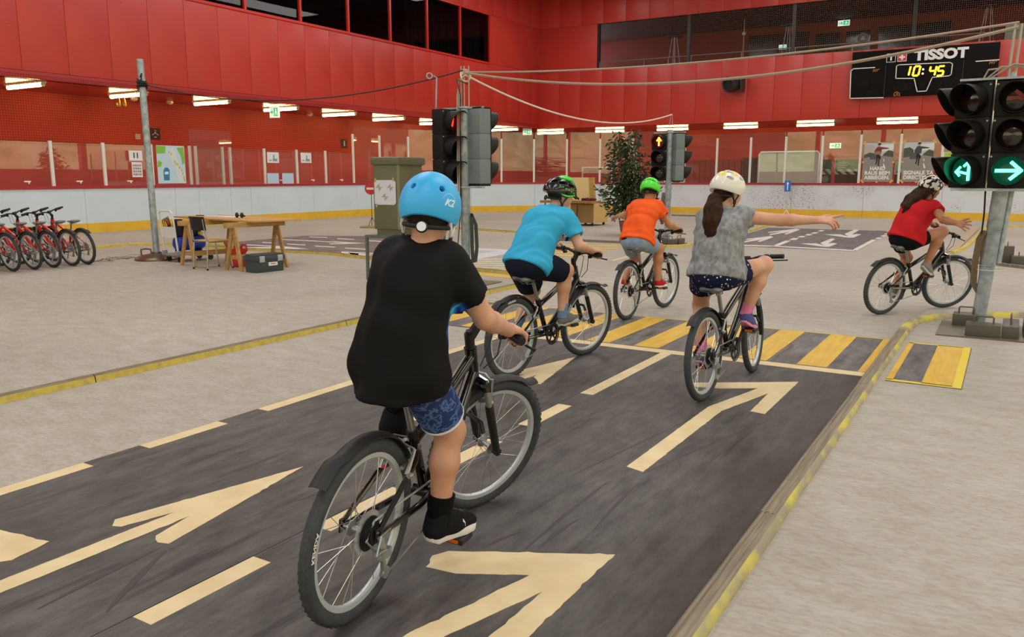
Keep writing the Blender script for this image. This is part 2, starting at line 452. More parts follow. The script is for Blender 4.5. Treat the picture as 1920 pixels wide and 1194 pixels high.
# ================================================================== rink boards and glass
XB, YB, RB = -20.3, 31.15, 8.5
CXB, CYB = XB + RB, YB - RB
ARC = []
NA = 10
def rim(s):            # arc-length position along the boards -> (point, tangent); s=0 at (XB, 0)
    L1, L2 = CYB, RB * math.pi / 2
    if s < L1: return np.array([XB, s]), np.array([0, 1.0])
    if s < L1 + L2:
        a = (s - L1) / RB; return np.array([CXB - RB * math.cos(a), CYB + RB * math.sin(a)]), np.array([math.sin(a), math.cos(a)])
    return np.array([CXB + s - L1 - L2, YB]), np.array([1.0, 0])
S1, S2 = CYB, CYB + RB * math.pi / 2
WHITE = M('board_white', 'd0dde9', 0.32, col2='c9d7e4', scale=1.5, spec=0.5)
def scuffed():
    m = M('board_scuffed', 'd2d4dc', 0.35); nt = m.node_tree; L = nt.links.new; b = nt.nodes['Principled BSDF']
    tc = nd(m, 'ShaderNodeTexCoord'); mp = nd(m, 'ShaderNodeMapping'); mp.inputs['Scale'].default_value = (1, 1, 2.2); mp.inputs['Rotation'].default_value = (0, 0.5, 0)
    n = nd(m, 'ShaderNodeTexNoise'); n.inputs['Scale'].default_value = 13; n.inputs['Detail'].default_value = 6; n.inputs['Roughness'].default_value = 0.75
    n2 = nd(m, 'ShaderNodeTexNoise'); n2.inputs['Scale'].default_value = 0.8
    r = nd(m, 'ShaderNodeValToRGB'); e = r.color_ramp.elements; e[0].position = 0.415; e[0].color = lin('454757'); e[1].position = 0.445; e[1].color = lin('d2d4dc')
    r2 = nd(m, 'ShaderNodeMix', data_type='RGBA'); r2.inputs[7].default_value = lin('d4dbe4')
    r3 = nd(m, 'ShaderNodeValToRGB'); r3.color_ramp.elements[0].position = 0.42; r3.color_ramp.elements[1].position = 0.6
    L(tc.outputs['Object'], mp.inputs[0]); L(mp.outputs[0], n.inputs[0]); L(n.outputs[0], r.inputs[0]); L(tc.outputs['Object'], n2.inputs[0]); L(n2.outputs[0], r3.inputs[0])
    L(r3.outputs[0], r2.inputs[0]); L(r.outputs[0], r2.inputs[6]); L(r2.outputs[2], b.inputs['Base Color']); return m
SCUFF = scuffed()
YEL = M('kick_yellow', 'e4b83c', 0.4, col2='dcae30', scale=2.5)
CAPR = M('cap_red', 'a32537', 0.35)
BOARD = struct(empty('wall_boards'))
def sweep(name, s0, s1, prof, mat, par, step=0.45, gap=0.004):
    s0 += gap; s1 -= gap
    n = 1 if (s1 <= S1 or s0 >= S2) else max(1, int((s1 - s0) / step))
    mb = MB(); vs = []; k = len(prof)
    for i in range(n + 1):
        p, t = rim(s0 + (s1 - s0) * i / n); nn = np.array([t[1], -t[0]])      # towards the rink
        for (d, z) in prof: q = p + nn * d; vs.append((q[0], q[1], z))
    fs = [tuple(range(k)), tuple(n * k + j for j in range(k - 1, -1, -1))]
    for i in range(n):
        for j in range(k):
            j2 = (j + 1) % k; fs.append((i * k + j2, i * k + j, (i + 1) * k + j, (i + 1) * k + j2))
    mb.add(vs, fs)
    return mb.build(name, mat, par, smooth=25)
rect = lambda d0, d1, z0, z1: [(d0, z0), (d1, z0), (d1, z1), (d0, z1)]
seams = [2.0, 4.6, 7.2, 9.8, 12.4, 15.07, 15.87, 17.02, 17.8, 20.5, S1] + [S1 + (S2 - S1) * k / 5 for k in range(1, 6)] + [S2 + 2.45 * k for k in range(1, 9)]
for a, b in zip(seams[:-1], seams[1:]):
    sweep('board_panel', a, b, rect(-0.09, 0, 0.25, 1.13), SCUFF if a >= S2 - 3 else WHITE, BOARD)
    sweep('kick_strip', a, b, rect(-0.09, 0.012, 0.0, 0.25), YEL, BOARD)
sweep('cap_rail', seams[0], S1, rect(-0.13, 0.03, 1.13, 1.205), CAPR, BOARD)
sweep('cap_rail', S1, S2, rect(-0.13, 0.03, 1.13, 1.205), CAPR, BOARD)
sweep('cap_rail', S2, seams[-1], rect(-0.13, 0.03, 1.13, 1.205), CAPR, BOARD)
POSTM = M('post_aluminium', 'dcdad6', 0.4, 0.1)
low = [2.0, 3.3, 4.6, 5.9, 7.2, 8.6, 10.25, 11.65, 13.03, 14.43, 15.68, 15.88, 16.83, 17.11, 18.45, 19.83, 21.17, 22.58]
arc_p = [22.58 + (S2 - 22.58) * k / 10 for k in range(11)]
end_p = [S2 + (-9.75 - CXB) + 1.275 * k for k in range(-1, 16)]
def post(s, top):
    p, t = rim(s); nn = np.array([t[1], -t[0]]); a = math.atan2(t[1], t[0])
    box('post', (p[0] - 0.04 * nn[0], p[1] - 0.04 * nn[1], (1.205 + top) / 2), (0.075, 0.05, top - 1.205), POSTM, BOARD, rz=a)
for s in low[:-1]: post(s, 2.305)
for s in arc_p: post(s, 2.93)
for s in end_p: post(s, 2.865)
def pane(a, b, top, d=-0.055): return sweep('glass_pane', a + 0.02, b - 0.02, rect(d, d + 0.015, 1.205, top), GLASS, BOARD)
for a, b in zip(low[:-1], low[1:]):
    if b - a > 0.4: pane(a, b, 2.27)
pane(15.62, 17.16, 2.78, d=0.005)
for a, b in zip(arc_p[:-1], arc_p[1:]): pane(a, b, 3.2)
pane(arc_p[-1], end_p[0], 3.02)
for a, b in zip(end_p[:-1], end_p[1:]): pane(a, b, 3.02)

# ---- safety nets: thin cord grid
def net_mat(name, cell, frac, col, ax):
    m = bpy.data.materials.new(name); m.use_nodes = True; nt = m.node_tree; nt.nodes.clear(); L = nt.links.new
    out = nd(m, 'ShaderNodeOutputMaterial'); tr = nd(m, 'ShaderNodeBsdfTransparent'); df = nd(m, 'ShaderNodeBsdfDiffuse'); df.inputs[0].default_value = lin(col)
    mx = nd(m, 'ShaderNodeMixShader'); tc = nd(m, 'ShaderNodeTexCoord'); sp = nd(m, 'ShaderNodeSeparateXYZ'); L(tc.outputs['Object'], sp.inputs[0])
    oo = []
    for a in (ax, 2):
        d = nd(m, 'ShaderNodeMath', operation='DIVIDE'); d.inputs[1].default_value = cell
        f = nd(m, 'ShaderNodeMath', operation='FRACT'); g = nd(m, 'ShaderNodeMath', operation='LESS_THAN'); g.inputs[1].default_value = frac
        L(sp.outputs[a], d.inputs[0]); L(d.outputs[0], f.inputs[0]); L(f.outputs[0], g.inputs[0]); oo.append(g)
    mxx = nd(m, 'ShaderNodeMath', operation='MAXIMUM'); L(oo[0].outputs[0], mxx.inputs[0]); L(oo[1].outputs[0], mxx.inputs[1])
    L(mxx.outputs[0], mx.inputs[0]); L(tr.outputs[0], mx.inputs[1]); L(df.outputs[0], mx.inputs[2]); L(mx.outputs[0], out.inputs[0]); MATS[name] = m; return m
nl = MB().add([(XW + 0.06, 1, 2.2), (XW + 0.06, 22.5, 2.2), (XW + 0.06, 22.5, HF + 0.1), (XW + 0.06, 1, HF + 0.1)], [(0, 1, 2, 3)])
tag(nl.build('safety_net', net_mat('net_left', 0.062, 0.10, '7a2018', 1)), 'fine dark safety net hanging above the low rink glass', 'net')
nr = MB().add([(-17.2, YW + 0.04, WB + 0.02), (9, YW + 0.04, WB + 0.02), (9, YW + 0.04, WT), (-17.2, YW + 0.04, WT)], [(0, 1, 2, 3)])
tag(nr.build('safety_net', net_mat('net_gallery', 0.075, 0.10, '6d5a4e', 0)), 'fine grid net stretched across the gallery opening', 'net')

# ---- fluorescent lamps under the soffits
LAMPE = M('lamp_tube', 'fff6d8', 0.4, emit='ffdf96', estr=30.0)
LAMPB = M('lamp_body', 'd8cfa8', 0.4)
def strip_lamp(x, y, label, group):
    t = thing('ceiling_lamp', label, 'lamp', (x, y, HF), 0, group)
    lohi('housing', (-0.8, -0.09, -0.05), (0.8, 0.09, 0.0), LAMPB, t)
    MB().tube([(-0.78, 0, -0.09), (0.78, 0, -0.09)], 0.05, 10).build('diffuser', LAMPE, t)
    for s in (-1, 1): MB().cyl((s * 0.78, 0, -0.09), (s * 0.81, 0, -0.09), 0.055, n=10).build('end_cap', LAMPB, t)
for k in range(-1, 9): strip_lamp(-21.45, 11.8 + 2.83 * k + (0.25 if k > 5 else 0), 'strip lamp on the soffit behind the long red fascia', 'lamps under the long fascia')
for k in range(-1, 8): strip_lamp(-17.6 + 3.3 * (k) + (-0.1 if k < 0 else 0), 38.6, 'strip lamp on the soffit behind the end boards', 'lamps behind the end boards')
SMW = M('small_white', 'd9c4ae', 0.5)
for (y, x) in ((15.6, -22.6), (16.9, -22.7), (22.9, -22.7)):
    tag(MB().ell((x, y, HF - 0.05), (0.11, 0.11, 0.07)).build('ceiling_light_dome', SMW), 'small pale dome light fixed to the dark red soffit', 'dome light', 'dome lights on the soffit')
# ================================================================== road mats, markings, kerbs
def mat_road(name, c1, c2, c3, dirt=False):
    m = M(name, c1, 0.55, spec=0.35); nt = m.node_tree; L = nt.links.new; b = nt.nodes['Principled BSDF']
    tc = nd(m, 'ShaderNodeTexCoord')
    def noise(scale, st, det, rot=0.0, rough=0.55):
        mp = nd(m, 'ShaderNodeMapping'); mp.inputs['Scale'].default_value = st; mp.inputs['Rotation'].default_value = (0, 0, rot)
        n = nd(m, 'ShaderNodeTexNoise'); n.inputs['Scale'].default_value = scale; n.inputs['Detail'].default_value = det; n.inputs['Roughness'].default_value = rough
        L(tc.outputs['Object'], mp.inputs[0]); L(mp.outputs[0], n.inputs[0]); return n
    def ramp(n, a, ca, b_, cb):
        r = nd(m, 'ShaderNodeValToRGB'); e = r.color_ramp.elements
        e[0].position = a; e[0].color = lin(ca); e[1].position = b_; e[1].color = lin(cb); L(n.outputs[0], r.inputs[0]); return r
    r1 = ramp(noise(1.1, (1, 1, 1), 4), 0.35, c1, 0.65, c2)
    r2 = ramp(noise(4.5, (2.6, 0.7, 1), 9, 0.25, 0.72), 0.34, '7d7878', 0.62, 'ffffff')
    r3 = ramp(noise(2.0, (6.5, 0.45, 1), 5, -0.12, 0.6), 0.30, c3, 0.42, 'ffffff')
    x1 = nd(m, 'ShaderNodeMix', data_type='RGBA', blend_type='MULTIPLY'); x1.inputs[0].default_value = 0.75
    x2 = nd(m, 'ShaderNodeMix', data_type='RGBA', blend_type='MULTIPLY'); x2.inputs[0].default_value = 0.6
    L(r1.outputs[0], x1.inputs[6]); L(r2.outputs[0], x1.inputs[7]); L(x1.outputs[2], x2.inputs[6]); L(r3.outputs[0], x2.inputs[7]); L(x2.outputs[2], b.inputs['Base Color'])
    if dirt:                                 # brown grime that collects along the kerb
        sx = nd(m, 'ShaderNodeSeparateXYZ'); L(tc.outputs['Object'], sx.inputs[0]); mr = nd(m, 'ShaderNodeMapRange'); mr.inputs[1].default_value = -1.5; mr.inputs[2].default_value = -0.9; L(sx.outputs[0], mr.inputs[0])
        nz = noise(2.2, (2.2, 0.8, 1), 7, 0.1, 0.65); mm = nd(m, 'ShaderNodeMath', operation='MULTIPLY'); L(mr.outputs[0], mm.inputs[0]); L(nz.outputs[0], mm.inputs[1])
        m2 = nd(m, 'ShaderNodeMapRange'); m2.inputs[1].default_value = 0.2; m2.inputs[2].default_value = 0.6; m2.inputs[4].default_value = 0.75; L(mm.outputs[0], m2.inputs[0])
        x3 = nd(m, 'ShaderNodeMix', data_type='RGBA'); x3.inputs[7].default_value = lin('352c26'); L(m2.outputs[0], x3.inputs[0]); L(x2.outputs[2], x3.inputs[6]); L(x3.outputs[2], b.inputs['Base Color'])
    return m
ROAD = mat_road('road_rubber', '53504d', '5f5d5a', '443f3d', True)
ROAD2 = mat_road('road_far', '736a68', '7f7a7c', '8a8484')
GREYM = mat_road('crossing_grey', '6d6868', '7a7677', '6e6a6a')
TAPE = M('tape_beige', 'dcc99e', 0.5, col2='d0ba8c', scale=6, detail=6, lo=0.4, hi=0.7)
TAPEW = M('tape_white', 'd8d4cf', 0.5, col2='c9c3bc', scale=5)
TAPEY = M('tape_yellow', 'd8b03c', 0.5, col2='c49c34', scale=5, stretch=(4, 0.6, 1), detail=6, lo=0.4, hi=0.7)
RX0, RX1 = -3.945, -0.835
ROADM = struct(lohi('floor_road', (RX0, -6, 0), (-2.385, 6.43, 0.005), ROAD))
lohi('road_mat', (-2.38, -6, 0), (RX1 + 0.032, 6.43, 0.0055), ROAD, ROADM)
def unit2(v): return v / np.linalg.norm(v)
def tape(name, pts, mat, par, z=0.0055, t=0.0016): return MB().slab(pts, z, z + t).build(name, mat, par, smooth=0)
def rc(x0, x1, y0, y1): return [(x0, y0), (x1, y0), (x1, y1), (x0, y1)]
for (a, b) in [(-2.4 + 0.83 * k, -1.88 + 0.83 * k) for k in range(-2, 6)] + [(2.59, 3.107), (3.418, 6.42)]:
    if b < 2.4 or a > 2.5: tape('lane_dash', rc(RX0 + 0.005, RX0 + 0.097, a, b), TAPE, ROADM)
for (a, b) in [(-4.35 + 0.834 * k, -3.84 + 0.834 * k) for k in range(0, 11)] + [(4.81, 6.3)]:
    tape('lane_dash', rc(-2.375, -2.28, a, b), TAPE, ROADM, 0.0056)
tape('stop_line', rc(RX0 + 0.1, RX1 + 0.03, 6.3, 6.43), TAPE, ROADM, 0.0056)
def rag(pts, seed, amp=0.006, step=0.03):        # slightly worn edge
    r = random.Random(seed); out = []
    for i in range(len(pts)):
        a, b = np.array(pts[i]), np.array(pts[(i + 1) % len(pts)]); L_ = np.linalg.norm(b - a); n = max(1, int(L_ / step)); d = (b - a) / L_; nn = np.array([-d[1], d[0]])
        for k in range(n):
            p = a + (b - a) * k / n
            if k: p = p + nn * r.uniform(-1, 1) * amp * (1 if r.random() < 0.25 else 0.25)
            out.append(tuple(p))
    return out
turn = [(-1.18, 5.89), (-1.82, 5.47), (-1.80, 5.36), (-1.60, 5.42), (-1.38, 5.56), (-1.53, 4.93), (-1.54, 3.66), (-1.44, 3.63), (-1.43, 4.88), (-1.285, 5.46), (-1.275, 4.97), (-1.18, 4.955)]
turn0 = [(-1.19, 2.735), (-1.76, 2.425), (-1.79, 2.36), (-1.755, 2.275), (-1.63, 2.29), (-1.39, 2.42), (-1.53, 1.88), (-1.535, 0.5), (-1.43, 0.48), (-1.42, 1.93), (-1.29, 2.34), (-1.30, 1.90), (-1.19, 1.885)]
tape('arrow_marking', rag(turn, 1, 0.003), TAPE, ROADM, 0.0057)
tape('arrow_marking', rag(turn0, 2, 0.008), TAPE, ROADM, 0.0057)
strt = [(-2.935, 2.815), (-3.15, 1.93), (-3.10, 1.885), (-3.06, 1.90), (-3.0, 2.12), (-3.02, 0.75), (-2.92, 0.75), (-2.91, 2.125), (-2.86, 1.92), (-2.80, 1.885), (-2.75, 1.9)]
tape('arrow_marking', rag(strt, 3, 0.005), TAPE, ROADM, 0.0057)
tape('arrow_marking', rag([(x + 0.03, y + 2.98) for x, y in strt], 4, 0.005), TAPE, ROADM, 0.0057)
tape('arrow_marking', rag([(-3.52, 1.61), (-3.18, 1.665), (-3.14, 1.50), (-3.17, 1.46), (-3.5, 1.2)], 5), TAPE, ROADM, 0.0057)
# rubber skid marks
SKID = M('skid_rubber', '3b3735', 0.6)
for (pa, pb, w) in (((985, 1032), (1140, 905), 0.022), ((1010, 1030), (1085, 975), 0.02), ((1110, 1000), (1200, 905), 0.018), ((1205, 890), (1440, 790), 0.016), ((1060, 900), (1290, 790), 0.014), ((905, 1030), (975, 1000), 0.02), ((200, 1150), (310, 1035), 0.03), ((70, 1145), (300, 1030), 0.022), ((1000, 690), (1040, 670), 0.02), ((640, 905), (560, 940), 0.02), ((1330, 870), (1420, 800), 0.016)):
    a, b = W(*pa)[:2], W(*pb)[:2]; d = unit2(b - a); n_ = np.array([-d[1], d[0]]); c = (a + b) / 2 + n_ * 0.015; P_ = [a * (1 - t) ** 2 + c * 2 * t * (1 - t) + b * t * t for t in np.linspace(0, 1, 9)]; ww = [w * 0.5 * math.sin(math.pi * (0.08 + 0.84 * i / 8)) for i in range(9)]
    tape('skid_mark', [tuple(p + n_ * q) for p, q in zip(P_, ww)] + [tuple(p - n_ * q) for p, q in list(zip(P_, ww))[::-1]], SKID, ROADM, 0.0056, 0.0004)
# near crossing
CW = struct(lohi('floor_crossing', (-5.45, 6.44, 0), (RX1 + 0.08, 7.9, 0.005), GREYM))
for k in range(11):
    x0 = -1.32 - 0.4545 * k
    if x0 > -5.5: tape('crossing_stripe', rag(rc(x0, x0 + 0.225, 6.46, 7.88), 20 + k, 0.003), TAPEY, CW)
tape('crossing_stripe', rc(-0.87, -0.765, 6.44, 7.88), TAPEY, CW)
tape('crossing_edge', rc(-5.45, -0.765, 7.87, 7.895), TAPEY, CW, 0.0058)
CW2 = struct(lohi('floor_crossing_end', (-0.66, 6.27, 0), (-0.175, 7.86, 0.005), GREYM))
for q in (rc(-0.66, -0.615, 6.3, 7.84), rc(-0.43, -0.235, 6.3, 7.84)): tape('crossing_stripe', q, TAPEY, CW2)
YT = M('tape_lemon', 'ddc53a', 0.5)
for q in (rc(-0.235, -0.18, 6.27, 7.86), rc(-0.66, -0.235, 6.27, 6.32), rc(-0.66, -0.235, 7.82, 7.85)): tape('crossing_edge', q, YT, CW2)

# ---- kerbs
KTOP = M('kerb_brown', '7f725c', 0.6, col2='6a5d49', scale=5, stretch=(6, 1, 1), detail=5)
KGREY = M('kerb_worn', '8b806c', 0.6, col2='6f6553', scale=7, stretch=(12, 0.5, 1), detail=8)
KYEL = M('kerb_yellow', 'c7b24a', 0.55, col2='a39358', scale=14, stretch=(1, 1, 1), detail=8, lo=0.45, hi=0.7)
KYEL2 = M('kerb_yellow_worn', '948a74', 0.6, col2='c9bb45', scale=6.0, stretch=(1, 0.6, 1), detail=12, lo=0.44, hi=0.62)
def kerb(label, pts, prof, mats, mi, group=None, seg=2.4, smooth=30):
    """sweep a kerb profile (offset to the right of travel, height) along a line, cut into plank-long pieces"""
    pts = [np.array(p[:2], float) for p in pts]; T = []
    for i in range(len(pts)):
        a = pts[max(0, i - 1)]; b = pts[min(len(pts) - 1, i + 1)]; t = (b - a) / np.linalg.norm(b - a); T.append(np.array([t[1], -t[0]]))
    mb = MB(); k = len(prof); vs = []
    for p, n in zip(pts, T):
        for (d, z) in prof: q = p + n * d; vs.append((q[0], q[1], z))
    fs = [tuple(range(k)), tuple((len(pts) - 1) * k + j for j in range(k - 1, -1, -1))]; fm = [0, 0]
    for i in range(len(pts) - 1):
        for j in range(k):
            j2 = (j + 1) % k; fs.append((i * k + j2, i * k + j, (i + 1) * k + j, (i + 1) * k + j2)); fm.append(mi[j])
    mb.add(vs, fs); mb.fm = fm
    c = pts[0]; mb.v = [(v[0] - c[0], v[1] - c[1], v[2]) for v in mb.v]
    o = mb.build('kerb', mats, None, smooth=smooth); o.location = (c[0], c[1], 0)
    return tag(o, label, 'kerb', group)
pR = [(0.03, 0), (0.03, 0.03), (0.038, 0.044), (0.048, 0.05), (0.056, 0.044), (0.064, 0.05), (0.076, 0.051), (0.084, 0.045), (0.094, 0.049), (0.106, 0.042), (0.124, 0.016), (0.126, 0)]
mR = [0, 0, 0, 0, 0, 0, 0, 0, 0, 1, 1, 0]
kR = 'worn ribbed grey kerb with flaking yellow edge along the dark road lane'
for a, b in ((-2.0, 0.6), (0.6, 3.35), (3.35, 5.9), (5.9, 8.25)):
    kerb(kR, [(-0.835, a + 0.003), (-0.83, b - 0.003)], pR, [KGREY, KYEL2], mR, 'kerb lengths along the dark road')
cv = [(-0.83, 8.25), (-0.825, 8.6), (-0.80, 8.95), (-0.72, 9.2), (-0.6, 9.4), (-0.42, 9.6), (-0.15, 9.82), (0.2, 10.02), (0.7, 10.2), (1.6, 10.35)]
kerb('curved kerb with pale yellow top bending round the weighted signal mast', cv, pR, [KYEL2, KYEL2], mR)
pL = [(0, 0), (0, 0.05), (0.05, 0.055), (0.065, 0.045), (0.075, 0)]
mL = [0, 0, 0, 1, 0]
kl = 'long wooden kerb with dark top and yellow painted side'
for a, b in ((-1.5, 0.9), (0.9, 3.3), (3.3, 5.9), (5.9, 8.5), (8.5, 10.4)):
    kerb(kl + ' running up to the striped crossing', [(-5.54, a + 0.004), (-5.54, b - 0.004)], pL, [KTOP, KYEL], mL, 'kerb lengths beside the open floor')
def pk(*px): return [W(*p)[:2] for p in px]
mB = [1, 1, 0, 0, 0]
kerb('low dark kerb edging the purple road mat by the trestles', pk((350, 464), (480, 470), (620, 477), (750, 492)), pL, [KTOP, KYEL], mL)
kerb('curved yellow kerb behind the parked red bicycles', pk((170, 467), (215, 462), (270, 459.5), (350, 459.5), (440, 461)), pL, [KYEL, KYEL], mL)
kerb('long low kerb with yellow face crossing the floor behind the green cabinet', pk((740, 424), (900, 432), (1010, 439)), pL, [KTOP, KYEL], mL)
kerb('low dark kerb behind the orange shirted rider', pk((1030, 450), (1100, 453), (1180, 456.5)), pL, [KTOP, KTOP], mL)
kerb('pale curved kerb round the signal island beside the plant', pk((1180, 459), (1240, 463.5), (1275, 463), (1300, 459), (1312, 455), (1318, 450)), pL, [KYEL, KYEL], mL)
kerb('dark kerb with yellow strip before the pale wooden ramp', pk((880, 506), (960, 514), (1010, 520)), pL, [KTOP, KYEL], mL)
kerb('thin yellow kerb beside the grey lane mat with turn arrows', pk((1405, 434), (1425, 427), (1450, 421)), pL, [KYEL, KYEL], mL)
kerb('sweeping beige kerb behind the front wheel of the red shirted rider', pk((1782, 476), (1805, 466), (1824, 450), (1838, 434), (1850, 427), (1880, 425.5), (1920, 426), (1990, 428)), pL, [KYEL, KYEL], mL)
kerb('dark kerb carrying loose weights behind the green-lit signal mast', pk((1805, 492), (1860, 496), (1920, 503), (1990, 511)), pL, [KTOP, KTOP], mL)
kerb('faint kerb line below the scuffed end boards', pk((1260, 404.5), (1320, 406), (1350, 407)), pL, [KTOP, KTOP], mL)
tag(MB().slab(pk((1770, 474), (1795, 470), (1833, 432), (1838, 426), (1826, 428), (1800, 452)), 0, 0.02).build('wooden_ramp', M('ramp_brown', 'b0997c', 0.6)), 'flat brown board lying inside the sweeping beige kerb', 'ramp')

# ---- far road mats
RL = struct(MB().slab(pk((352, 462), (470, 451), (573, 442), (720, 443), (800, 452), (820, 462), (760, 490), (620, 475), (480, 468.5)), 0, 0.005).build('floor_far_road', ROAD2, smooth=0))
for q in (((580, 444), (613, 445), (614, 446.2), (581, 445.2)), ((633, 447), (664, 448.5), (664, 449.8), (632, 448.4)), ((685, 450.5), (718, 452.5), (718, 454), (686, 452)),
          ((492, 454), (519, 455.5), (517, 457), (492, 455.5)), ((537, 457), (573, 459), (572, 460.5), (540, 458.6)), ((590, 461), (629, 463), (627, 464.5), (592, 462.6)), ((646, 464.7), (686, 467), (685, 468.6), (648, 466.3)), ((705, 469), (740, 471), (740, 472.6), (706, 470.5)),
          ((640, 472), (720, 476), (720, 477.5), (640, 473.2)), ((636, 478), (660, 480), (658, 481.5), (636, 479.4))):
    tape('lane_dash', [W(*p) for p in q], TAPEW, RL, 0.005, 0.002)
for q in (((525, 448.3), (630, 454), (622, 452.6), (685, 456.5), (620, 458.5), (617, 457), (650, 456), (525, 449.7)),
          ((456, 458.2), (530, 462), (580, 467.5), (455, 466), (456, 464.3), (520, 463), (456, 459.8)),
          ((650, 472), (662, 480), (672, 483), (672, 473.5), (664, 474)), ((640, 473), (700, 478), (690, 480), (672, 483), (640, 474.5))):
    tape('arrow_marking', [W(*p) for p in q], TAPEW, RL, 0.0052, 0.002)
RRt = struct(MB().slab(pk((1330, 459), (1602, 471), (1668, 437), (1660, 433), (1440, 427)), 0, 0.005).build('floor_far_lane', GREYM, smooth=0))
for q in (((1400, 459.5), (1447, 461), (1447, 462.6), (1330, 460), (1330, 458.6)), ((1447, 461), (1600, 469), (1603, 471.5), (1447, 462.6)), ((1447, 462), (1458, 462), (1483, 452), (1472, 451.6)),
          ((1597, 469.5), (1607, 470), (1644, 450), (1635, 449.5)), ((1640, 448), (1650, 448.5), (1655, 446), (1646, 445.5)), ((1650, 443.5), (1659, 444), (1664, 441.7), (1656, 441)), ((1657, 439.8), (1666, 440), (1669, 438), (1660, 437.8)),
          ((1479, 450), (1492, 450.3), (1498, 447), (1487, 446.6)), ((1495, 445), (1506, 445.5), (1511, 443), (1501, 442.6)), ((1509, 441.5), (1519, 442), (1524, 439.5), (1514, 439)), ((1520, 438), (1530, 438.3), (1535, 436), (1526, 435.6)), ((1533, 434), (1541, 434.3), (1546, 432), (1538, 431.6))):
    tape('lane_dash', [W(*p) for p in q], TAPEW, RRt, 0.005, 0.002)
def far_arrow(dx, dy):
    tape('arrow_marking', [W(x + dx, y + dy) for x, y in ((1500, 457), (1530, 456.8), (1545, 460.5), (1538, 456), (1558, 447.5), (1566, 448.5), (1552, 457), (1562, 456), (1570, 457), (1555, 463), (1545, 463))], TAPEW, RRt, 0.0054, 0.002)
far_arrow(0, 0); far_arrow(45, -17)
for (dx, dy) in ((0, 0), (50, -14)):
    tape('arrow_marking', [W(x + dx, y + dy) for x, y in ((1390, 449.5), (1445, 443), (1450, 445), (1425, 454), (1420, 453), (1432, 449), (1395, 455), (1392, 453.6), (1418, 448), (1391, 451))], TAPEW, RRt, 0.0054, 0.002)
# pale boarded ramp between centre mast and second rider
SHEET = M('white_sheet', 'c9ccd0', 0.5, col2='bfc3c9', scale=3)
BOARDS = M('pale_boards', 'c5bfae', 0.6, col2='b0a993', scale=3, stretch=(1, 8, 1))
SH = struct(MB().slab(pk((860, 464), (962, 469), (962, 474), (890, 488), (860, 486)), 0, 0.008).build('floor_pale_sheet', SHEET, smooth=0))
tape('painted_band', [W(*p) for p in ((880, 469), (935, 471), (880, 478))], M('sheet_grey', 'a9adb5', 0.5), SH, 0.008, 0.002)
BD = struct(empty('floor_boarded_strip'))
for k in range(6):
    y0, y1 = 487 + 3.4 * k, 490 + 3.4 * k
    MB().slab(pk((868, y0), (1010, y0 - 4 + 1.6 * k), (1010, y1 - 3.8 + 1.6 * k), (868, y1)), 0, 0.01).build('plank', BOARDS, BD, smooth=0)
for k in range(5):
    y0 = 458.5 + 4.6 * k
    MB().slab(pk((1035 - 6 * k, y0), (1185 - 22 * k, y0 + 2.5), (1180 - 24 * k, y0 + 4.3), (1030 - 6 * k, y0 + 2.2)), 0, 0.006).build('floor_marking', TAPEY, BD, smooth=0)
MB().slab(pk((880, 509), (980, 518), (975, 524), (880, 514)), 0, 0.004).build('floor_marking', TAPEY, BD, smooth=0)
MB().slab(pk((1145, 488), (1260, 458), (1262, 460), (1150, 490)), 0, 0.004).build('floor_marking', M('tape_pale', 'c9bf95', 0.5), BD, smooth=0)
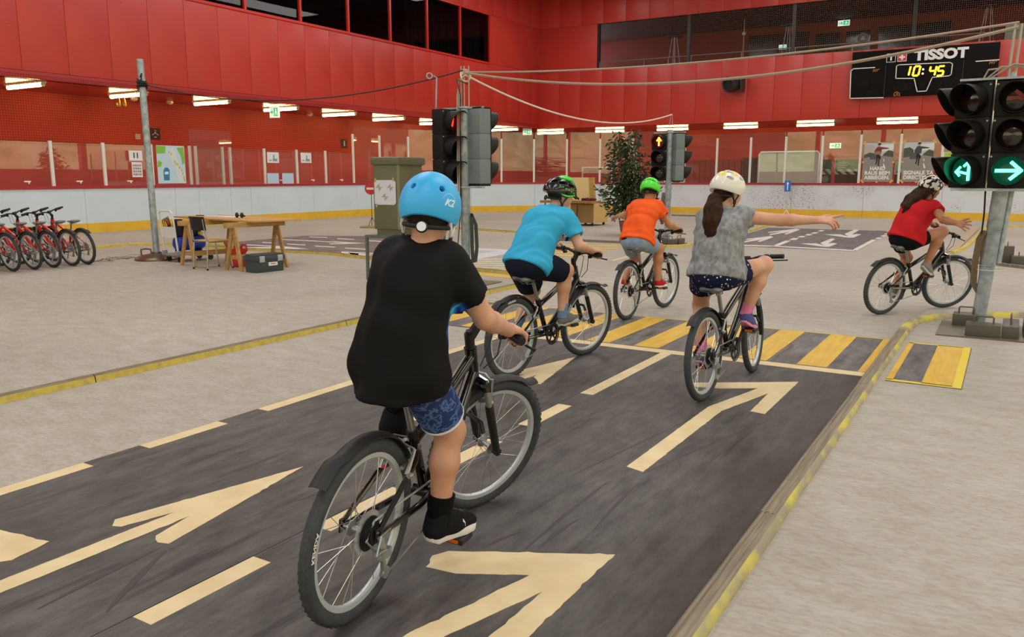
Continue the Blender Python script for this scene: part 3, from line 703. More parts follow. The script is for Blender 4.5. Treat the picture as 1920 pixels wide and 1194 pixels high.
# ================================================================== implicit modelling (smooth unions -> one continuous surface)
class SDF:
    def __init__(s, lo, hi, h):
        s.lo = np.array(lo, float); s.h = h; s.n = np.ceil((np.array(hi) - s.lo) / h).astype(int) + 1
        s.D = np.full(s.n, 9.0, np.float32)
        s.ax = [(s.lo[i] + h * np.arange(s.n[i])).astype(np.float32) for i in range(3)]
    def _sl(s, lo, hi):
        a = np.clip(np.floor((np.array(lo) - s.lo) / s.h).astype(int), 0, s.n); b = np.clip(np.ceil((np.array(hi) - s.lo) / s.h).astype(int) + 1, 0, s.n)
        return tuple(slice(a[i], b[i]) for i in range(3))
    def _grid(s, sl): return s.ax[0][sl[0]][:, None, None], s.ax[1][sl[1]][None, :, None], s.ax[2][sl[2]][None, None, :]
    def _mix(s, sl, d, k, op):
        A = s.D[sl]
        if op == 'u':
            if k > 0:
                hh = np.maximum(k - np.abs(A - d), 0) / k; s.D[sl] = np.minimum(A, d) - hh * hh * (k * 0.25)
            else: s.D[sl] = np.minimum(A, d)
        elif op == 's':
            d = -d
            if k > 0:
                hh = np.maximum(k - np.abs(A - d), 0) / k; s.D[sl] = np.maximum(A, d) + hh * hh * (k * 0.25)
            else: s.D[sl] = np.maximum(A, d)
        elif op == 'i': s.D[sl] = np.maximum(A, d)
    def cap(s, a, b, ra, rb=None, k=0.02, op='u', flat=None):      # tapered capsule; flat=(normal, factor<1)
        a, b = np.array(a, float), np.array(b, float); rb = ra if rb is None else rb; R = max(ra, rb) + k + 2 * s.h
        sl = s._sl(np.minimum(a, b) - R, np.maximum(a, b) + R); X, Y, Z = s._grid(sl)
        if X.size * Y.size * Z.size == 0: return s
        d = b - a; L2 = max(float(d @ d), 1e-12)
        px, py, pz = X - a[0], Y - a[1], Z - a[2]
        t = np.clip((px * d[0] + py * d[1] + pz * d[2]) / L2, 0, 1)
        qx, qy, qz = px - t * d[0], py - t * d[1], pz - t * d[2]
        r = ra + (rb - ra) * t
        q2 = qx * qx + qy * qy + qz * qz; f = 1.0
        if flat is not None:
            n = np.array(flat[0], float); n /= np.linalg.norm(n); c = qx * n[0] + qy * n[1] + qz * n[2]
            f = flat[1]; q2 = q2 + c * c * (1 / (f * f) - 1)
        dist = np.sqrt(q2) - r
        if flat is not None: dist = dist * (0.5 + 0.5 * f)
        s._mix(sl, dist.astype(np.float32), k, op); return s
    def ell(s, c, rad, k=0.02, op='u', R=None):                   # R rows = local axes
        c = np.array(c, float); m = max(rad) + k + 2 * s.h; sl = s._sl(c - m, c + m); X, Y, Z = s._grid(sl)
        p = (X - c[0], Y - c[1], Z - c[2])
        if R is not None:
            R = np.array(R, float); p = tuple(p[0] * R[i][0] + p[1] * R[i][1] + p[2] * R[i][2] for i in range(3))
        k0 = np.sqrt((p[0] / rad[0]) ** 2 + (p[1] / rad[1]) ** 2 + (p[2] / rad[2]) ** 2)
        k1 = np.sqrt((p[0] / rad[0] ** 2) ** 2 + (p[1] / rad[1] ** 2) ** 2 + (p[2] / rad[2] ** 2) ** 2) + 1e-9
        s._mix(sl, (k0 * (k0 - 1.0) / k1).astype(np.float32), k, op); return s
    def cut(s, o, n):                                             # remove the half space in front of plane (o, n)
        n = np.array(n, float); n /= np.linalg.norm(n); o = np.array(o, float); X, Y, Z = s._grid(tuple(slice(0, q) for q in s.n))
        s.D = np.maximum(s.D, ((X - o[0]) * n[0] + (Y - o[1]) * n[1] + (Z - o[2]) * n[2]).astype(np.float32)); return s
    def fold(s, amp, fr, seed=0, zfade=None):                     # cloth folds
        X, Y, Z = s._grid(tuple(slice(0, q) for q in s.n)); r = np.random.RandomState(seed); N = 0
        for _ in range(4):
            v = r.uniform(-1, 1, 3) * fr; N = N + np.sin(v[0] * X + v[1] * Y + v[2] * Z * 0.7 + r.uniform(0, 6) + 1.1 * np.sin(v[1] * 0.6 * X + v[2] * 0.5 * Z))
        s.D = s.D + np.where(np.abs(s.D) < 0.05, N * (amp / 4), 0).astype(np.float32); return s
    def mesh(s, name, mat):
        D = s.D; S = D < 0; nx, ny, nz = D.shape
        c0 = S[:-1, :-1, :-1]; al = c0.copy(); an = c0.copy(); offs = [(i, j, k) for i in (0, 1) for j in (0, 1) for k in (0, 1)]
        for (i, j, k) in offs[1:]:
            q = S[i:nx - 1 + i, j:ny - 1 + j, k:nz - 1 + k]; al &= q; an |= q
        act = np.argwhere(an & ~al); idx = np.full((nx - 1, ny - 1, nz - 1), -1, np.int32); idx[act[:, 0], act[:, 1], act[:, 2]] = np.arange(len(act))
        V = {o: D[act[:, 0] + o[0], act[:, 1] + o[1], act[:, 2] + o[2]] for o in offs}
        P = np.zeros((len(act), 3)); C = np.zeros(len(act))
        for a in offs:
            for ax in range(3):
                if a[ax] == 0:
                    b = list(a); b[ax] = 1; b = tuple(b); va, vb = V[a], V[b]; m = (va < 0) != (vb < 0)
                    t = np.where(m, va / np.where(m, va - vb, 1), 0); q = np.tile(np.array(a, float), (len(act), 1)); q[:, ax] = t
                    P += q * m[:, None]; C += m
        P = s.lo + (act + P / C[:, None]) * s.h
        quads = []
        for ax in range(3):
            sh = [slice(None)] * 3; sh2 = [slice(None)] * 3; sh[ax] = slice(0, -1); sh2[ax] = slice(1, None)
            A = S[tuple(sh)]; E = np.argwhere(A != S[tuple(sh2)]); o1, o2 = [(1, 2), (2, 0), (0, 1)][ax]
            E = E[(E[:, o1] > 0) & (E[:, o2] > 0) & (E[:, o1] < D.shape[o1] - 1) & (E[:, o2] < D.shape[o2] - 1)]
            def cell(d1, d2):
                c = E.copy(); c[:, o1] -= d1; c[:, o2] -= d2; return idx[c[:, 0], c[:, 1], c[:, 2]]
            q = np.stack([cell(1, 1), cell(0, 1), cell(0, 0), cell(1, 0)], 1); ins = A[E[:, 0], E[:, 1], E[:, 2]]
            q[~ins] = q[~ins][:, ::-1]; quads.append(q)
        Q = np.concatenate(quads); Q = Q[(Q >= 0).all(1)]
        me = bpy.data.meshes.new(name); me.vertices.add(len(P)); me.vertices.foreach_set('co', P.astype(np.float32).ravel())
        me.loops.add(len(Q) * 4); me.loops.foreach_set('vertex_index', Q.astype(np.int32).ravel())
        me.polygons.add(len(Q)); me.polygons.foreach_set('loop_start', np.arange(0, len(Q) * 4, 4, dtype=np.int32))
        me.polygons.foreach_set('use_smooth', np.ones(len(Q), bool)); me.update(calc_edges=True); me.validate()
        me.materials.append(mat); return me
def unit(v): v = np.array(v, float); return v / (np.linalg.norm(v) + 1e-12)
def ik(a, b, l1, l2, pole):
    a, b = np.array(a, float), np.array(b, float); d = b - a; L = np.linalg.norm(d); u = d / L; L = min(L, (l1 + l2) * 0.998)
    x = (l1 * l1 - l2 * l2 + L * L) / (2 * L); hgt = math.sqrt(max(l1 * l1 - x * x, 0)); p = np.array(pole, float); p = p - u * (p @ u)
    return a + u * x + unit(p) * hgt
# ================================================================== bicycles
RUB = M('tyre_rubber', '33363a', 0.75, col2='3c4044', scale=30, bump=0.35, bscale=220)
RIMM = M('rim_silver', 'c3cbce', 0.32, 0.35)
SPK = M('spoke_steel', 'c9c9c6', 0.25, 0.8)
BLK = M('frame_black', '0c0d0e', 0.18, coat=0.6)
BLKM = M('matt_black', '16171a', 0.55)
CHR = M('chrome', 'c9cbcc', 0.2, 0.9)
SILV = M('dull_silver', 'a4a8aa', 0.35, 0.7)
REDF = M('frame_red', 'c3140f', 0.2, coat=0.6)
SADL = M('saddle_grey', '7d8084', 0.35, col2='3a3c40', scale=9)
PLAST = glass_mat('clear_disc', (0.8, 0.8, 0.8), 0.22, 0.15)
DECAL = M('decal_white', 'e9e9e6', 0.4)
DECY = M('decal_yellow', 'd9c328', 0.4)
ORF = M('reflector_orange', 'd8640f', 0.25)
REDR = M('brake_red', 'd0271b', 0.4)
WR0 = 0.298
def steer_m(L, a, HA=math.radians(70)):
    ax = Vector((-math.cos(HA), 0, math.sin(HA))); hub = Vector((L, 0, WR0)); o = hub - Vector((math.sin(HA), 0, math.cos(HA))) * 0.04
    return Matrix.Translation(o) @ Matrix.Rotation(a, 4, ax) @ Matrix.Translation(-o)
def wheel_meshes():
    d = {}
    mb = MB(); pr = []
    for k in range(12):
        a = 2 * math.pi * k / 12; pr.append((0.2745 + 0.0235 * math.cos(a) * (1.0 if math.cos(a) > 0 else 1.15), 0.0235 * math.sin(a) * 0.95))
    d['tyre'] = mb.lathe(pr, (0, 0, 0), (0, 1, 0), 56, closed=True).mesh('tyre', RUB, smooth=60)
    kn = MB()
    for i in range(64):
        for s in (-1, 1):
            a = 2 * math.pi * (i + 0.25 * s) / 64; c, sn = math.cos(a), math.sin(a); R = np.array([[c, 0, -sn], [0, 1, 0], [sn, 0, c]]).T
            R = np.array([[c, 0, -sn], [0, 1, 0], [sn, 0, c]])
            kn.box((0.2972 * c, 0.007 * s, 0.2972 * sn), (0.0016, 0.010, 0.011), R=R)
    d['tread'] = kn.mesh('tread', RUB, smooth=0)
    d['rim'] = MB().lathe([(0.253, -0.012), (0.256, -0.012), (0.256, 0.012), (0.253, 0.012), (0.236, 0.0095), (0.233, 0.004), (0.233, -0.004), (0.236, -0.0095)], (0, 0, 0), (0, 1, 0), 56, closed=True).mesh('rim', RIMM, smooth=40)
    d['hub'] = MB().lathe([(0.006, -0.06), (0.006, -0.035), (0.026, -0.034), (0.026, -0.029), (0.012, -0.024), (0.012, 0.024), (0.026, 0.029), (0.026, 0.034), (0.006, 0.035), (0.006, 0.06)], (0, 0, 0), (0, 1, 0), 14).mesh('hub', SILV, smooth=40)
    d['spoke'] = []
    for s in (-1, 1):
        for t in (-1, 1):
            d['spoke'].append(MB().cyl((0.024 * math.cos(t * 1.2), s * 0.031, 0.024 * math.sin(t * 1.2)), (0.235, s * 0.003, 0), 0.0013, n=4).mesh('spoke', SPK, smooth=0))
    sp = MB()
    for i in range(24):
        a = 2 * math.pi * i / 24; s = 1 if i % 2 else -1; t = a + (0.9 if (i // 2) % 2 else -0.9)
        sp.cyl((0.024 * math.cos(t), s * 0.031, 0.024 * math.sin(t)), (0.235 * math.cos(a), s * 0.003, 0.235 * math.sin(a)), 0.0014, n=4)
    d['spokes'] = sp.mesh('spokes', SPK, smooth=0)
    tx = MB()
    def wp(x, y):
        a = x / 0.275; r = 0.276 + y; return np.array([r * math.sin(a), -0.0229, -r * math.cos(a)])
    text(tx, 'KENDA', 0.02, (0, 0, 0), (1, 0, 0), (0, 1, 0), bold=0.0006, sx=1.35, warp=lambda x, y: wp(x, -y) * np.array([-1, 1, 1]))
    d['letters'] = tx.mesh('tyre_lettering', DECAL, smooth=0)
    return d
WM = wheel_meshes()
def wheel(par, mat, fine, turn=0.0):
    w = link('wheel', WM['tyre'], par, mat)
    link('tread', WM['tread'], w); link('rim', WM['rim'], w); link('hub', WM['hub'], w)
    if fine:
        for i in range(24):
            o = link('spoke', WM['spoke'][i % 4], w); o.rotation_euler = (0, turn + 2 * math.pi * i / 24, 0)
        o = link('tyre_lettering', WM['letters'], w); o.rotation_euler = (0, turn * 2, 0)
    else:
        tag(link('spokes', WM['spokes'], w), kind='stuff')
    return w
def saddle_mesh():
    s = SDF((-0.16, -0.1, -0.06), (0.16, 0.1, 0.06), 0.006)
    s.cap((-0.10, 0.045, 0.008), (-0.02, 0.028, 0.0), 0.034, 0.03, 0.02, flat=((0, 0, 1), 0.6)); s.cap((-0.10, -0.045, 0.008), (-0.02, -0.028, 0.0), 0.034, 0.03, 0.02, flat=((0, 0, 1), 0.6))
    s.cap((-0.06, 0, 0.006), (0.125, 0, 0.0), 0.042, 0.017, 0.03, flat=((0, 0, 1), 0.62))
    return s.mesh('saddle', SADL)
SADME = saddle_mesh()
def fender(path, w, mat_l):
    """strip along (x,z) path with a curved section, 3 mm thick"""
    mb = MB(); n = len(path); m = 7; P = [np.array(p, float) for p in path]; vs = []
    for side in (0, 1):
        for i, p in enumerate(P):
            a = P[max(0, i - 1)]; b = P[min(n - 1, i + 1)]; t = unit(b - a); nn = np.array([-t[1], t[0]])
            if nn @ (p - mat_l) < 0: nn = -nn
            for j in range(m):
                u = -1 + 2 * j / (m - 1); dn = -0.012 * u * u - 0.003 * side; q = p + nn * dn; vs.append((q[0], u * w / 2, q[1]))
    fs = []
    for i in range(n - 1):
        for j in range(m - 1):
            a = i * m + j; fs.append((a, a + 1, a + m + 1, a + m)); a += n * m; fs.append((a, a + m, a + m + 1, a + 1))
    for i in range(n - 1):
        for j in (0, m - 1): a = i * m + j; fs.append((a, a + m, a + m + n * m, a + n * m))
    for i in (0, n - 1):
        for j in range(m - 1): a = i * m + j; fs.append((a, a + 1, a + 1 + n * m, a + n * m))
    return mb.add(vs, fs)
def arc(c, R, a0, a1, n): return [(c[0] + R * math.cos(math.radians(a0 + (a1 - a0) * i / n)), c[1] + R * math.sin(math.radians(a0 + (a1 - a0) * i / n))) for i in range(n + 1)]
def bicycle(label, group, L=0.975, steer=0.0, crank=0.0, fm=None, fine=True, turn=0.3, decal=False):
    fm = fm or BLK
    B = thing('bicycle', label, 'bicycle', (0, 0, 0), 0, group)
    S = steer_m(L, steer); dx = L - 0.975
    ax = lambda z: (L - 0.04 / math.sin(math.radians(70)) - (z - WR0) / math.tan(math.radians(70)), 0, z)
    BB = (0.42, 0, 0.275); ST = (0.318, 0, 0.50)
    fr = MB()
    fr.tube([BB, (0.302, 0, 0.535)], 0.0185, 12)
    ht, hb = ax(0.735), ax(0.625); h0, h1 = ax(0.61), ax(0.75)
    fr.tube([h0, h1], 0.0255, 12)
    fr.tube([ax(0.715), (0.45, 0, 0.562), ST], [0.0215, 0.0235, 0.0195], 12); fr.tube([ax(0.65), (0.62, 0, 0.44), BB], [0.0255, 0.0295, 0.0255], 12)
    fr.cyl((0.42, -0.04, 0.275), (0.42, 0.04, 0.275), 0.024, n=14)
    for s in (-1, 1):
        fr.tube([(0.315, s * 0.02, 0.485), (0.24, s * 0.05, 0.455), (0.005, s * 0.066, 0.31)], [0.011, 0.011, 0.0085], 8)
        fr.tube([(0.40, s * 0.03, 0.275), (0.3, s * 0.05, 0.28), (0.005, s * 0.066, 0.295)], [0.0135, 0.0125, 0.010], 8)
        fr.box((0.003, s * 0.066, 0.30), (0.035, 0.006, 0.045))
    fro = fr.build('frame', fm, B)
    if decal:
        dc = MB(); a = np.array(ax(0.70)); b = np.array((0.5, 0, 0.588)); d = unit(b - a); up = np.array([d[2], 0, -d[0]]); up = up if up[2] > 0 else -up
        dc.mi = 1; dc.add([a + d * t + up * 0.0242 + np.array([0, s, 0]) for t, s in ((0.03, -0.004), (0.2, -0.004), (0.2, 0.004), (0.03, 0.004))], [(0, 1, 2, 3), (3, 2, 1, 0)])
        dc.mi = 0
        for t0 in (0.0, 0.012, 0.024): dc.add([a + d * (t0 + q) + up * 0.0248 + np.array([0, s, 0]) for q, s in ((0.0, -0.01), (0.008, -0.004), (0.004, 0.01), (-0.004, 0.004))], [(0, 1, 2, 3), (3, 2, 1, 0)])
        dc.build('frame_decal', [DECY, DECAL], fro, smooth=0)
    MB().tube([(0.308, 0, 0.52), (0.238, 0, 0.675), (0.225, 0, 0.70)], 0.0135, 12).build('seat_post', SILV, B)
    MB().lathe([(0.02, -0.015), (0.022, 0), (0.02, 0.015)], (0.303, 0, 0.532), (-0.41, 0, 0.91), 12).build('seat_clamp', BLKM, B)
    sd = link('saddle', SADME, B); sd.location = (0.195, 0, 0.714)
    rl = MB()
    for s in (-1, 1): rl.tube([(-0.09, s * 0.03, -0.01), (-0.06, s * 0.022, -0.035), (0.05, s * 0.022, -0.035), (0.1, 0, -0.012)], 0.0035, 6)
    rl.build('saddle_rails', CHR, sd)
    # steering group (built straight, then turned)
    def st(mb, name, mat, par=None, **k): return mb.xf(S).build(name, mat, par or B, **k)
    fk = MB(); cr = np.array(ax(0.60)); fd = np.array([0.035, 0, 0.012])
    fk.tube([cr + (0.01, -0.075, -0.01), cr + (0.02, -0.05, 0.008), cr + (0.02, 0.05, 0.008), cr + (0.01, 0.075, -0.01)], [0.018, 0.022, 0.022, 0.018], 10)
    fko = None
    lower = MB(); stl = []
    for s in (-1, 1):
        top = cr + np.array([0.012, s * 0.066, 0.0]); hubp = np.array([L, s * 0.062, WR0]); d = hubp - top
        stn = MB().tube([top + d * -0.04, top + d * 0.35], 0.0125, 10); stl.append(stn)
        lower.tube([top + d * 0.27, top + d * 0.32, top + d * 0.9, hubp + d * 0.03], [0.0165, 0.018, 0.017, 0.014], 10); lower.cyl(hubp + (0, -0.012, 0), hubp + (0, 0.012, 0), 0.017, n=10)
        fk.tube([top + d * -0.05, top + d * 0.02], 0.02, 10)
    brg = cr + np.array([0.05, 0, -0.20])
    lower.tube([brg + (0, -0.066, -0.0), brg + (-0.01, -0.05, 0.04), brg + (-0.01, 0.05, 0.04), brg + (0, 0.066, 0)], 0.01, 8)
    fko = st(fk, 'fork', BLK); st(lower, 'fork_lowers', BLKM, fko); [st(q, 'stanchion', SILV, fko) for q in stl]; 
    sm = MB(); a = np.array(ax(0.79)); bar = np.array([0.792 + dx, 0, 0.862])
    sm.tube([np.array(ax(0.745)), np.array(ax(0.81))], 0.019, 12); sm.tube([a, bar], [0.02, 0.019], 10); sm.cyl(bar - (0, 0.025, 0), bar + (0, 0.025, 0), 0.023, n=12); sm.cyl(np.array(ax(0.812)), np.array(ax(0.822)), 0.012, n=10)
    st(sm, 'stem', BLKM)
    hbp = [bar + np.array(q) for q in ((-0.03, -0.265, 0.02), (-0.018, -0.16, 0.018), (-0.006, -0.09, 0.015), (0, -0.04, 0), (0, 0.04, 0), (-0.006, 0.09, 0.015), (-0.018, 0.16, 0.018), (-0.03, 0.265, 0.02))]
    hbo = st(MB().tube(hbp, 0.0115, 10), 'handlebar', BLKM)
    for s in (-1, 1):
        i0, i1 = (1, 0) if s < 0 else (6, 7); g0 = hbp[i0] + (hbp[i1] - hbp[i0]) * 0.12
        gp = MB(); gp.tube([g0, g0 + (hbp[i1] - g0) * 0.03, hbp[i1] * 0.999 + g0 * 0.001, hbp[i1]], [0.019, 0.0165, 0.0165, 0.017], 12); st(gp, 'grip', BLKM, hbo)
        bl = MB(); c = hbp[i0] + (hbp[i0] - hbp[i1]) * 0.15
        bl.cyl(c + (0, -0.014, 0), c + (0, 0.014, 0), 0.018, n=10); bl.beam(c, c + (0.025, s * 0.01, -0.022), 0.02, 0.016)
        bl.tube([c + (0.03, s * 0.01, -0.024), c + (0.05, s * 0.04, -0.032), c + (0.045, s * 0.12, -0.03), c + (0.05, s * 0.135, -0.03)], [0.006, 0.0055, 0.005, 0.0065], 6); bl.cyl(c + (0.002, -0.01 * s, -0.03), c + (0.03, -0.01 * s, -0.03), 0.013, n=8)
        st(bl, 'brake_lever', BLKM, hbo)
        cb = MB(); c2 = np.array(ax(0.66)) + (0.05, s * 0.01, 0)
        cb.tube([c + (0.03, 0, -0.02), c + (0.09, -s * 0.04, -0.01), c + (0.12, -s * 0.12, -0.06), c2 + (0.04, s * 0.02, 0.06), c2], 0.0028, 6); st(cb, 'brake_cable', BLKM, hbo)
    wheel(B, S @ Matrix.Translation((L, 0, WR0)), fine, turn)
    ff = fender(arc((L, WR0), WR0 + 0.018, 142, 62, 12) + [(L + 0.19, WR0 + 0.285)], 0.056, np.array((L, WR0))); st(ff, 'front_mudguard', BLKM)
    vb = MB()
    for s in (-1, 1):
        p = cr + np.array([0.055, s * 0.045, -0.02]); vb.tube([p + (0.015, s * 0.0, -0.07), p + (0, 0, 0.045)], [0.009, 0.006], 6); vb.box(p + (0.0, -s * 0.018, -0.055), (0.05, 0.012, 0.012)); vb.cyl(p + (0.0, 0, -0.06), p + (0.03, 0, -0.06), 0.008, n=8)
    vb.tube([cr + (0.05, -0.045, 0.02), cr + (0.055, 0.0, 0.03), cr + (0.05, 0.045, 0.02)], 0.0035, 6)
    st(vb, 'front_brake', SILV)
    # rear
    wheel(B, Matrix.Translation((0, 0, WR0)), fine, turn + 0.5)
    rf = fender(arc((0, WR0), WR0 + 0.02, 28, 112, 14) + [(-0.17, WR0 + 0.292), (-0.215, WR0 + 0.262), (-0.245, WR0 + 0.236)], 0.06, np.array((0, WR0))); rf.build('rear_mudguard', BLKM, B)
    rb = MB()
    for s in (-1, 1):
        p = np.array([0.19, s * 0.05, 0.43]); rb.tube([p, p + (0.045, 0, 0.075)], [0.009, 0.006], 6); rb.box(p + (0.02, -s * 0.018, 0.02), (0.05, 0.012, 0.012)); rb.cyl(p + (-0.012, s * 0.012, 0), p + (0.01, s * 0.012, 0), 0.009, n=8)
    rb.tube([(0.235, -0.05, 0.505), (0.24, 0, 0.515), (0.235, 0.05, 0.505), (0.28, 0.06, 0.52), (0.33, 0.02, 0.5)], 0.0032, 6); rb.build('rear_brake', SILV, B)
    MB().box((0.21, 0.037, 0.44), (0.05, 0.012, 0.014)).build('brake_pad', REDR if fine else BLKM, B)
    cs = MB()
    for i in range(7): cs.lathe([(0.03 + 0.0045 * i, 0), (0.03 + 0.0045 * i, 0.002)], (0, -0.058 + 0.0035 * i, WR0), (0, 1, 0), 22)
    cs.build('cassette', BLKM if fine else SILV, B)
    MB().lathe([(0.02, 0), (0.075, 0.001), (0.075, 0.002), (0.02, 0.003)], (0, -0.031, WR0), (0, 1, 0), 26).build('spoke_guard_disc', PLAST, B)
    dr = MB(); dr.beam((0.0, -0.075, 0.295), (0.012, -0.08, 0.245), 0.012, 0.02); dr.box((0.02, -0.082, 0.235), (0.05, 0.022, 0.03)); dr.beam((0.022, -0.078, 0.235), (0.045, -0.07, 0.155), 0.006, 0.03)
    dr.cyl((0.024, -0.08, 0.23), (0.024, -0.064, 0.23), 0.02, n=12); dr.cyl((0.045, -0.08, 0.155), (0.045, -0.064, 0.155), 0.02, n=12); dr.tube([(0.02, -0.09, 0.25), (-0.05, -0.095, 0.26), (-0.02, -0.09, 0.31), (0.06, -0.075, 0.3)], 0.003, 6); dr.build('rear_derailleur', SILV, B)
    # drivetrain
    cx, cz = BB[0], BB[2]
    cg = MB(); cg.lathe([(0.055, 0), (0.078, 0), (0.078, 0.003), (0.055, 0.003)], (cx, -0.058, cz), (0, 1, 0), 30, closed=True)
    for i in range(5):
        a = 2 * math.pi * i / 5 + crank; cg.beam((cx, -0.057, cz), (cx + 0.06 * math.cos(a), -0.057, cz + 0.06 * math.sin(a)), 0.004, 0.014, up=(-math.sin(a), 0, math.cos(a)))
    cg.lathe([(0.077, 0.0), (0.084, 0.001), (0.084, 0.004), (0.077, 0.005)], (cx, -0.066, cz), (0, 1, 0), 30, closed=True); cg.build('chainring', BLKM, B)
    ch = MB(); ch.tube([(0.0, -0.05, WR0 + 0.045), (cx, -0.055, cz + 0.074)], 0.004, 5)
    ch.tube([(cx, -0.055, cz - 0.074), (0.06, -0.07, 0.14), (0.03, -0.07, 0.145), (0.02, -0.072, 0.2), (0.005, -0.066, 0.235), (-0.04, -0.05, 0.29), (0.0, -0.05, WR0 + 0.045)], 0.004, 5)
    tag(ch.build('chain', SILV, B))
    for s, ang in ((-1, crank), (1, crank + math.pi)):
        e = np.array([cx + 0.152 * math.cos(ang), 0, cz + 0.152 * math.sin(ang)])
        ca = MB(); ca.tube([(cx, s * 0.068, cz), (e[0], s * 0.082, e[2])], [0.014, 0.011], 8); ca.build('crank_arm', BLKM, B)
        pd = MB().box((e[0], s * 0.135, e[2]), (0.085, 0.085, 0.022)).build('pedal', BLKM, B, bevel=0.004)
        for q in (-1, 1): MB().box((e[0] + q * 0.0435, s * 0.135, e[2]), (0.003, 0.05, 0.012)).build('reflector', ORF, pd)
    return B
def bike_matrix(x, y, hd, lean): return Matrix.Translation((x, y, 0)) @ Matrix.Rotation(math.radians(hd), 4, 'Z') @ Matrix.Rotation(math.radians(lean), 4, 'X')
POSE = dict(b1=(-1.755, 1.885, 98.4, 5.4), b2=(-3.006, 4.947, 82.88, 1.98), b3=(-3.262, 7.653, 87.5, 0.1), b4=(-1.614, 5.089, 86.55, -1.15), b5=(-1.084, 9.359, 56.83, 5.47))
BP = dict(b1=(0.928, -26, -82, 'black bicycle under the rider in the black shirt'), b2=(0.975, -9.6, 25, 'black bicycle under the rider in the light blue shirt'),
          b3=(0.975, -5, 0, 'black bicycle under the rider in the orange shirt'), b4=(0.975, 6.3, 58, 'black bicycle under the girl in the grey shirt'), b5=(0.975, -20.8, 75, 'black bicycle under the girl in the red shirt'))
for k, (L_, stv, cr_, lb) in BP.items():
    b = bicycle(lb, 'black course bicycles being ridden', L_, math.radians(stv), math.radians(cr_), fine=True, turn={'b1': 0.4, 'b2': 1.0, 'b3': 1.3, 'b4': 2.0, 'b5': 1.7}[k], decal=(k == 'b1'))
    b.matrix_world = bike_matrix(*POSE[k]) @ (Matrix.Scale(1.04, 4) if k == 'b1' else Matrix.Identity(4))
# parked red bicycles: rear wheels towards the camera side
red0 = None
RB_ = [(9, 511), (46, 508), (84, 505), (113, 500.5), (139, 498), (169, 495.5)]
# ================================================================== riders
def sdf_func(s, lo, hi, fn, op='i'):
    sl = s._sl(lo, hi); X, Y, Z = s._grid(sl); s._mix(sl, np.asarray(fn(X, Y, Z), np.float32) + 0 * (X + Y + Z), 0, op)
SDF.func = sdf_func
def cutlocal(s, o, n, R):
    n = unit(n); o = np.array(o, float); c = o + n * R * 0.8
    s.func(c - R, c + R, lambda X, Y, Z: (X - o[0]) * n[0] + (Y - o[1]) * n[1] + (Z - o[2]) * n[2], 'i')
SDF.cutlocal = cutlocal
def skin(name, c, c2): return M(name, c, 0.5, col2=c2, scale=9, lo=0.3, hi=0.75, spec=0.35, bump=0.03, bscale=90)
def print_mat(name, base, cen, rad, stops, nscale=14, soft=0.02, rough=0.8):
    """cloth with a printed patch around a point: noise coloured by stops inside, base outside"""
    m = M(name, base, rough, spec=0.2, sheen=0.0, bump=0.12, bscale=14); nt = m.node_tree; L = nt.links.new; b = nt.nodes['Principled BSDF']
    tc = nd(m, 'ShaderNodeTexCoord'); sub = nd(m, 'ShaderNodeVectorMath', operation='SUBTRACT'); sub.inputs[1].default_value = cen
    dv = nd(m, 'ShaderNodeVectorMath', operation='DIVIDE'); dv.inputs[1].default_value = rad; ln = nd(m, 'ShaderNodeVectorMath', operation='LENGTH')
    n1 = nd(m, 'ShaderNodeTexNoise'); n1.inputs['Scale'].default_value = nscale; n1.inputs['Detail'].default_value = 5
    ad = nd(m, 'ShaderNodeMath', operation='MULTIPLY_ADD'); ad.inputs[1].default_value = 0.5; ad.inputs[2].default_value = -0.25
    s2 = nd(m, 'ShaderNodeMath', operation='ADD'); mr = nd(m, 'ShaderNodeMapRange'); mr.inputs[1].default_value = 1.0 + soft; mr.inputs[2].default_value = 1.0 - soft; mr.inputs[3].default_value = 0; mr.inputs[4].default_value = 1
    L(tc.outputs['Object'], sub.inputs[0]); L(sub.outputs[0], dv.inputs[0]); L(dv.outputs[0], ln.inputs[0]); L(tc.outputs['Object'], n1.inputs[0]); L(n1.outputs[0], ad.inputs[0])
    L(ln.outputs['Value'], s2.inputs[0]); L(ad.outputs[0], s2.inputs[1]); L(s2.outputs[0], mr.inputs[0])
    n2 = nd(m, 'ShaderNodeTexNoise'); n2.inputs['Scale'].default_value = nscale * 1.3; n2.inputs['Detail'].default_value = 3; rp = nd(m, 'ShaderNodeValToRGB')
    while len(rp.color_ramp.elements) < len(stops): rp.color_ramp.elements.new(0.5)
    for e, (p, c) in zip(rp.color_ramp.elements, stops): e.position = p; e.color = lin(c)
    L(tc.outputs['Object'], n2.inputs[0]); L(n2.outputs[0], rp.inputs[0])
    mx = nd(m, 'ShaderNodeMix', data_type='RGBA'); mx.inputs[6].default_value = lin(base); L(mr.outputs[0], mx.inputs[0]); L(rp.outputs[0], mx.inputs[7]); L(mx.outputs[2], b.inputs['Base Color'])
    return m
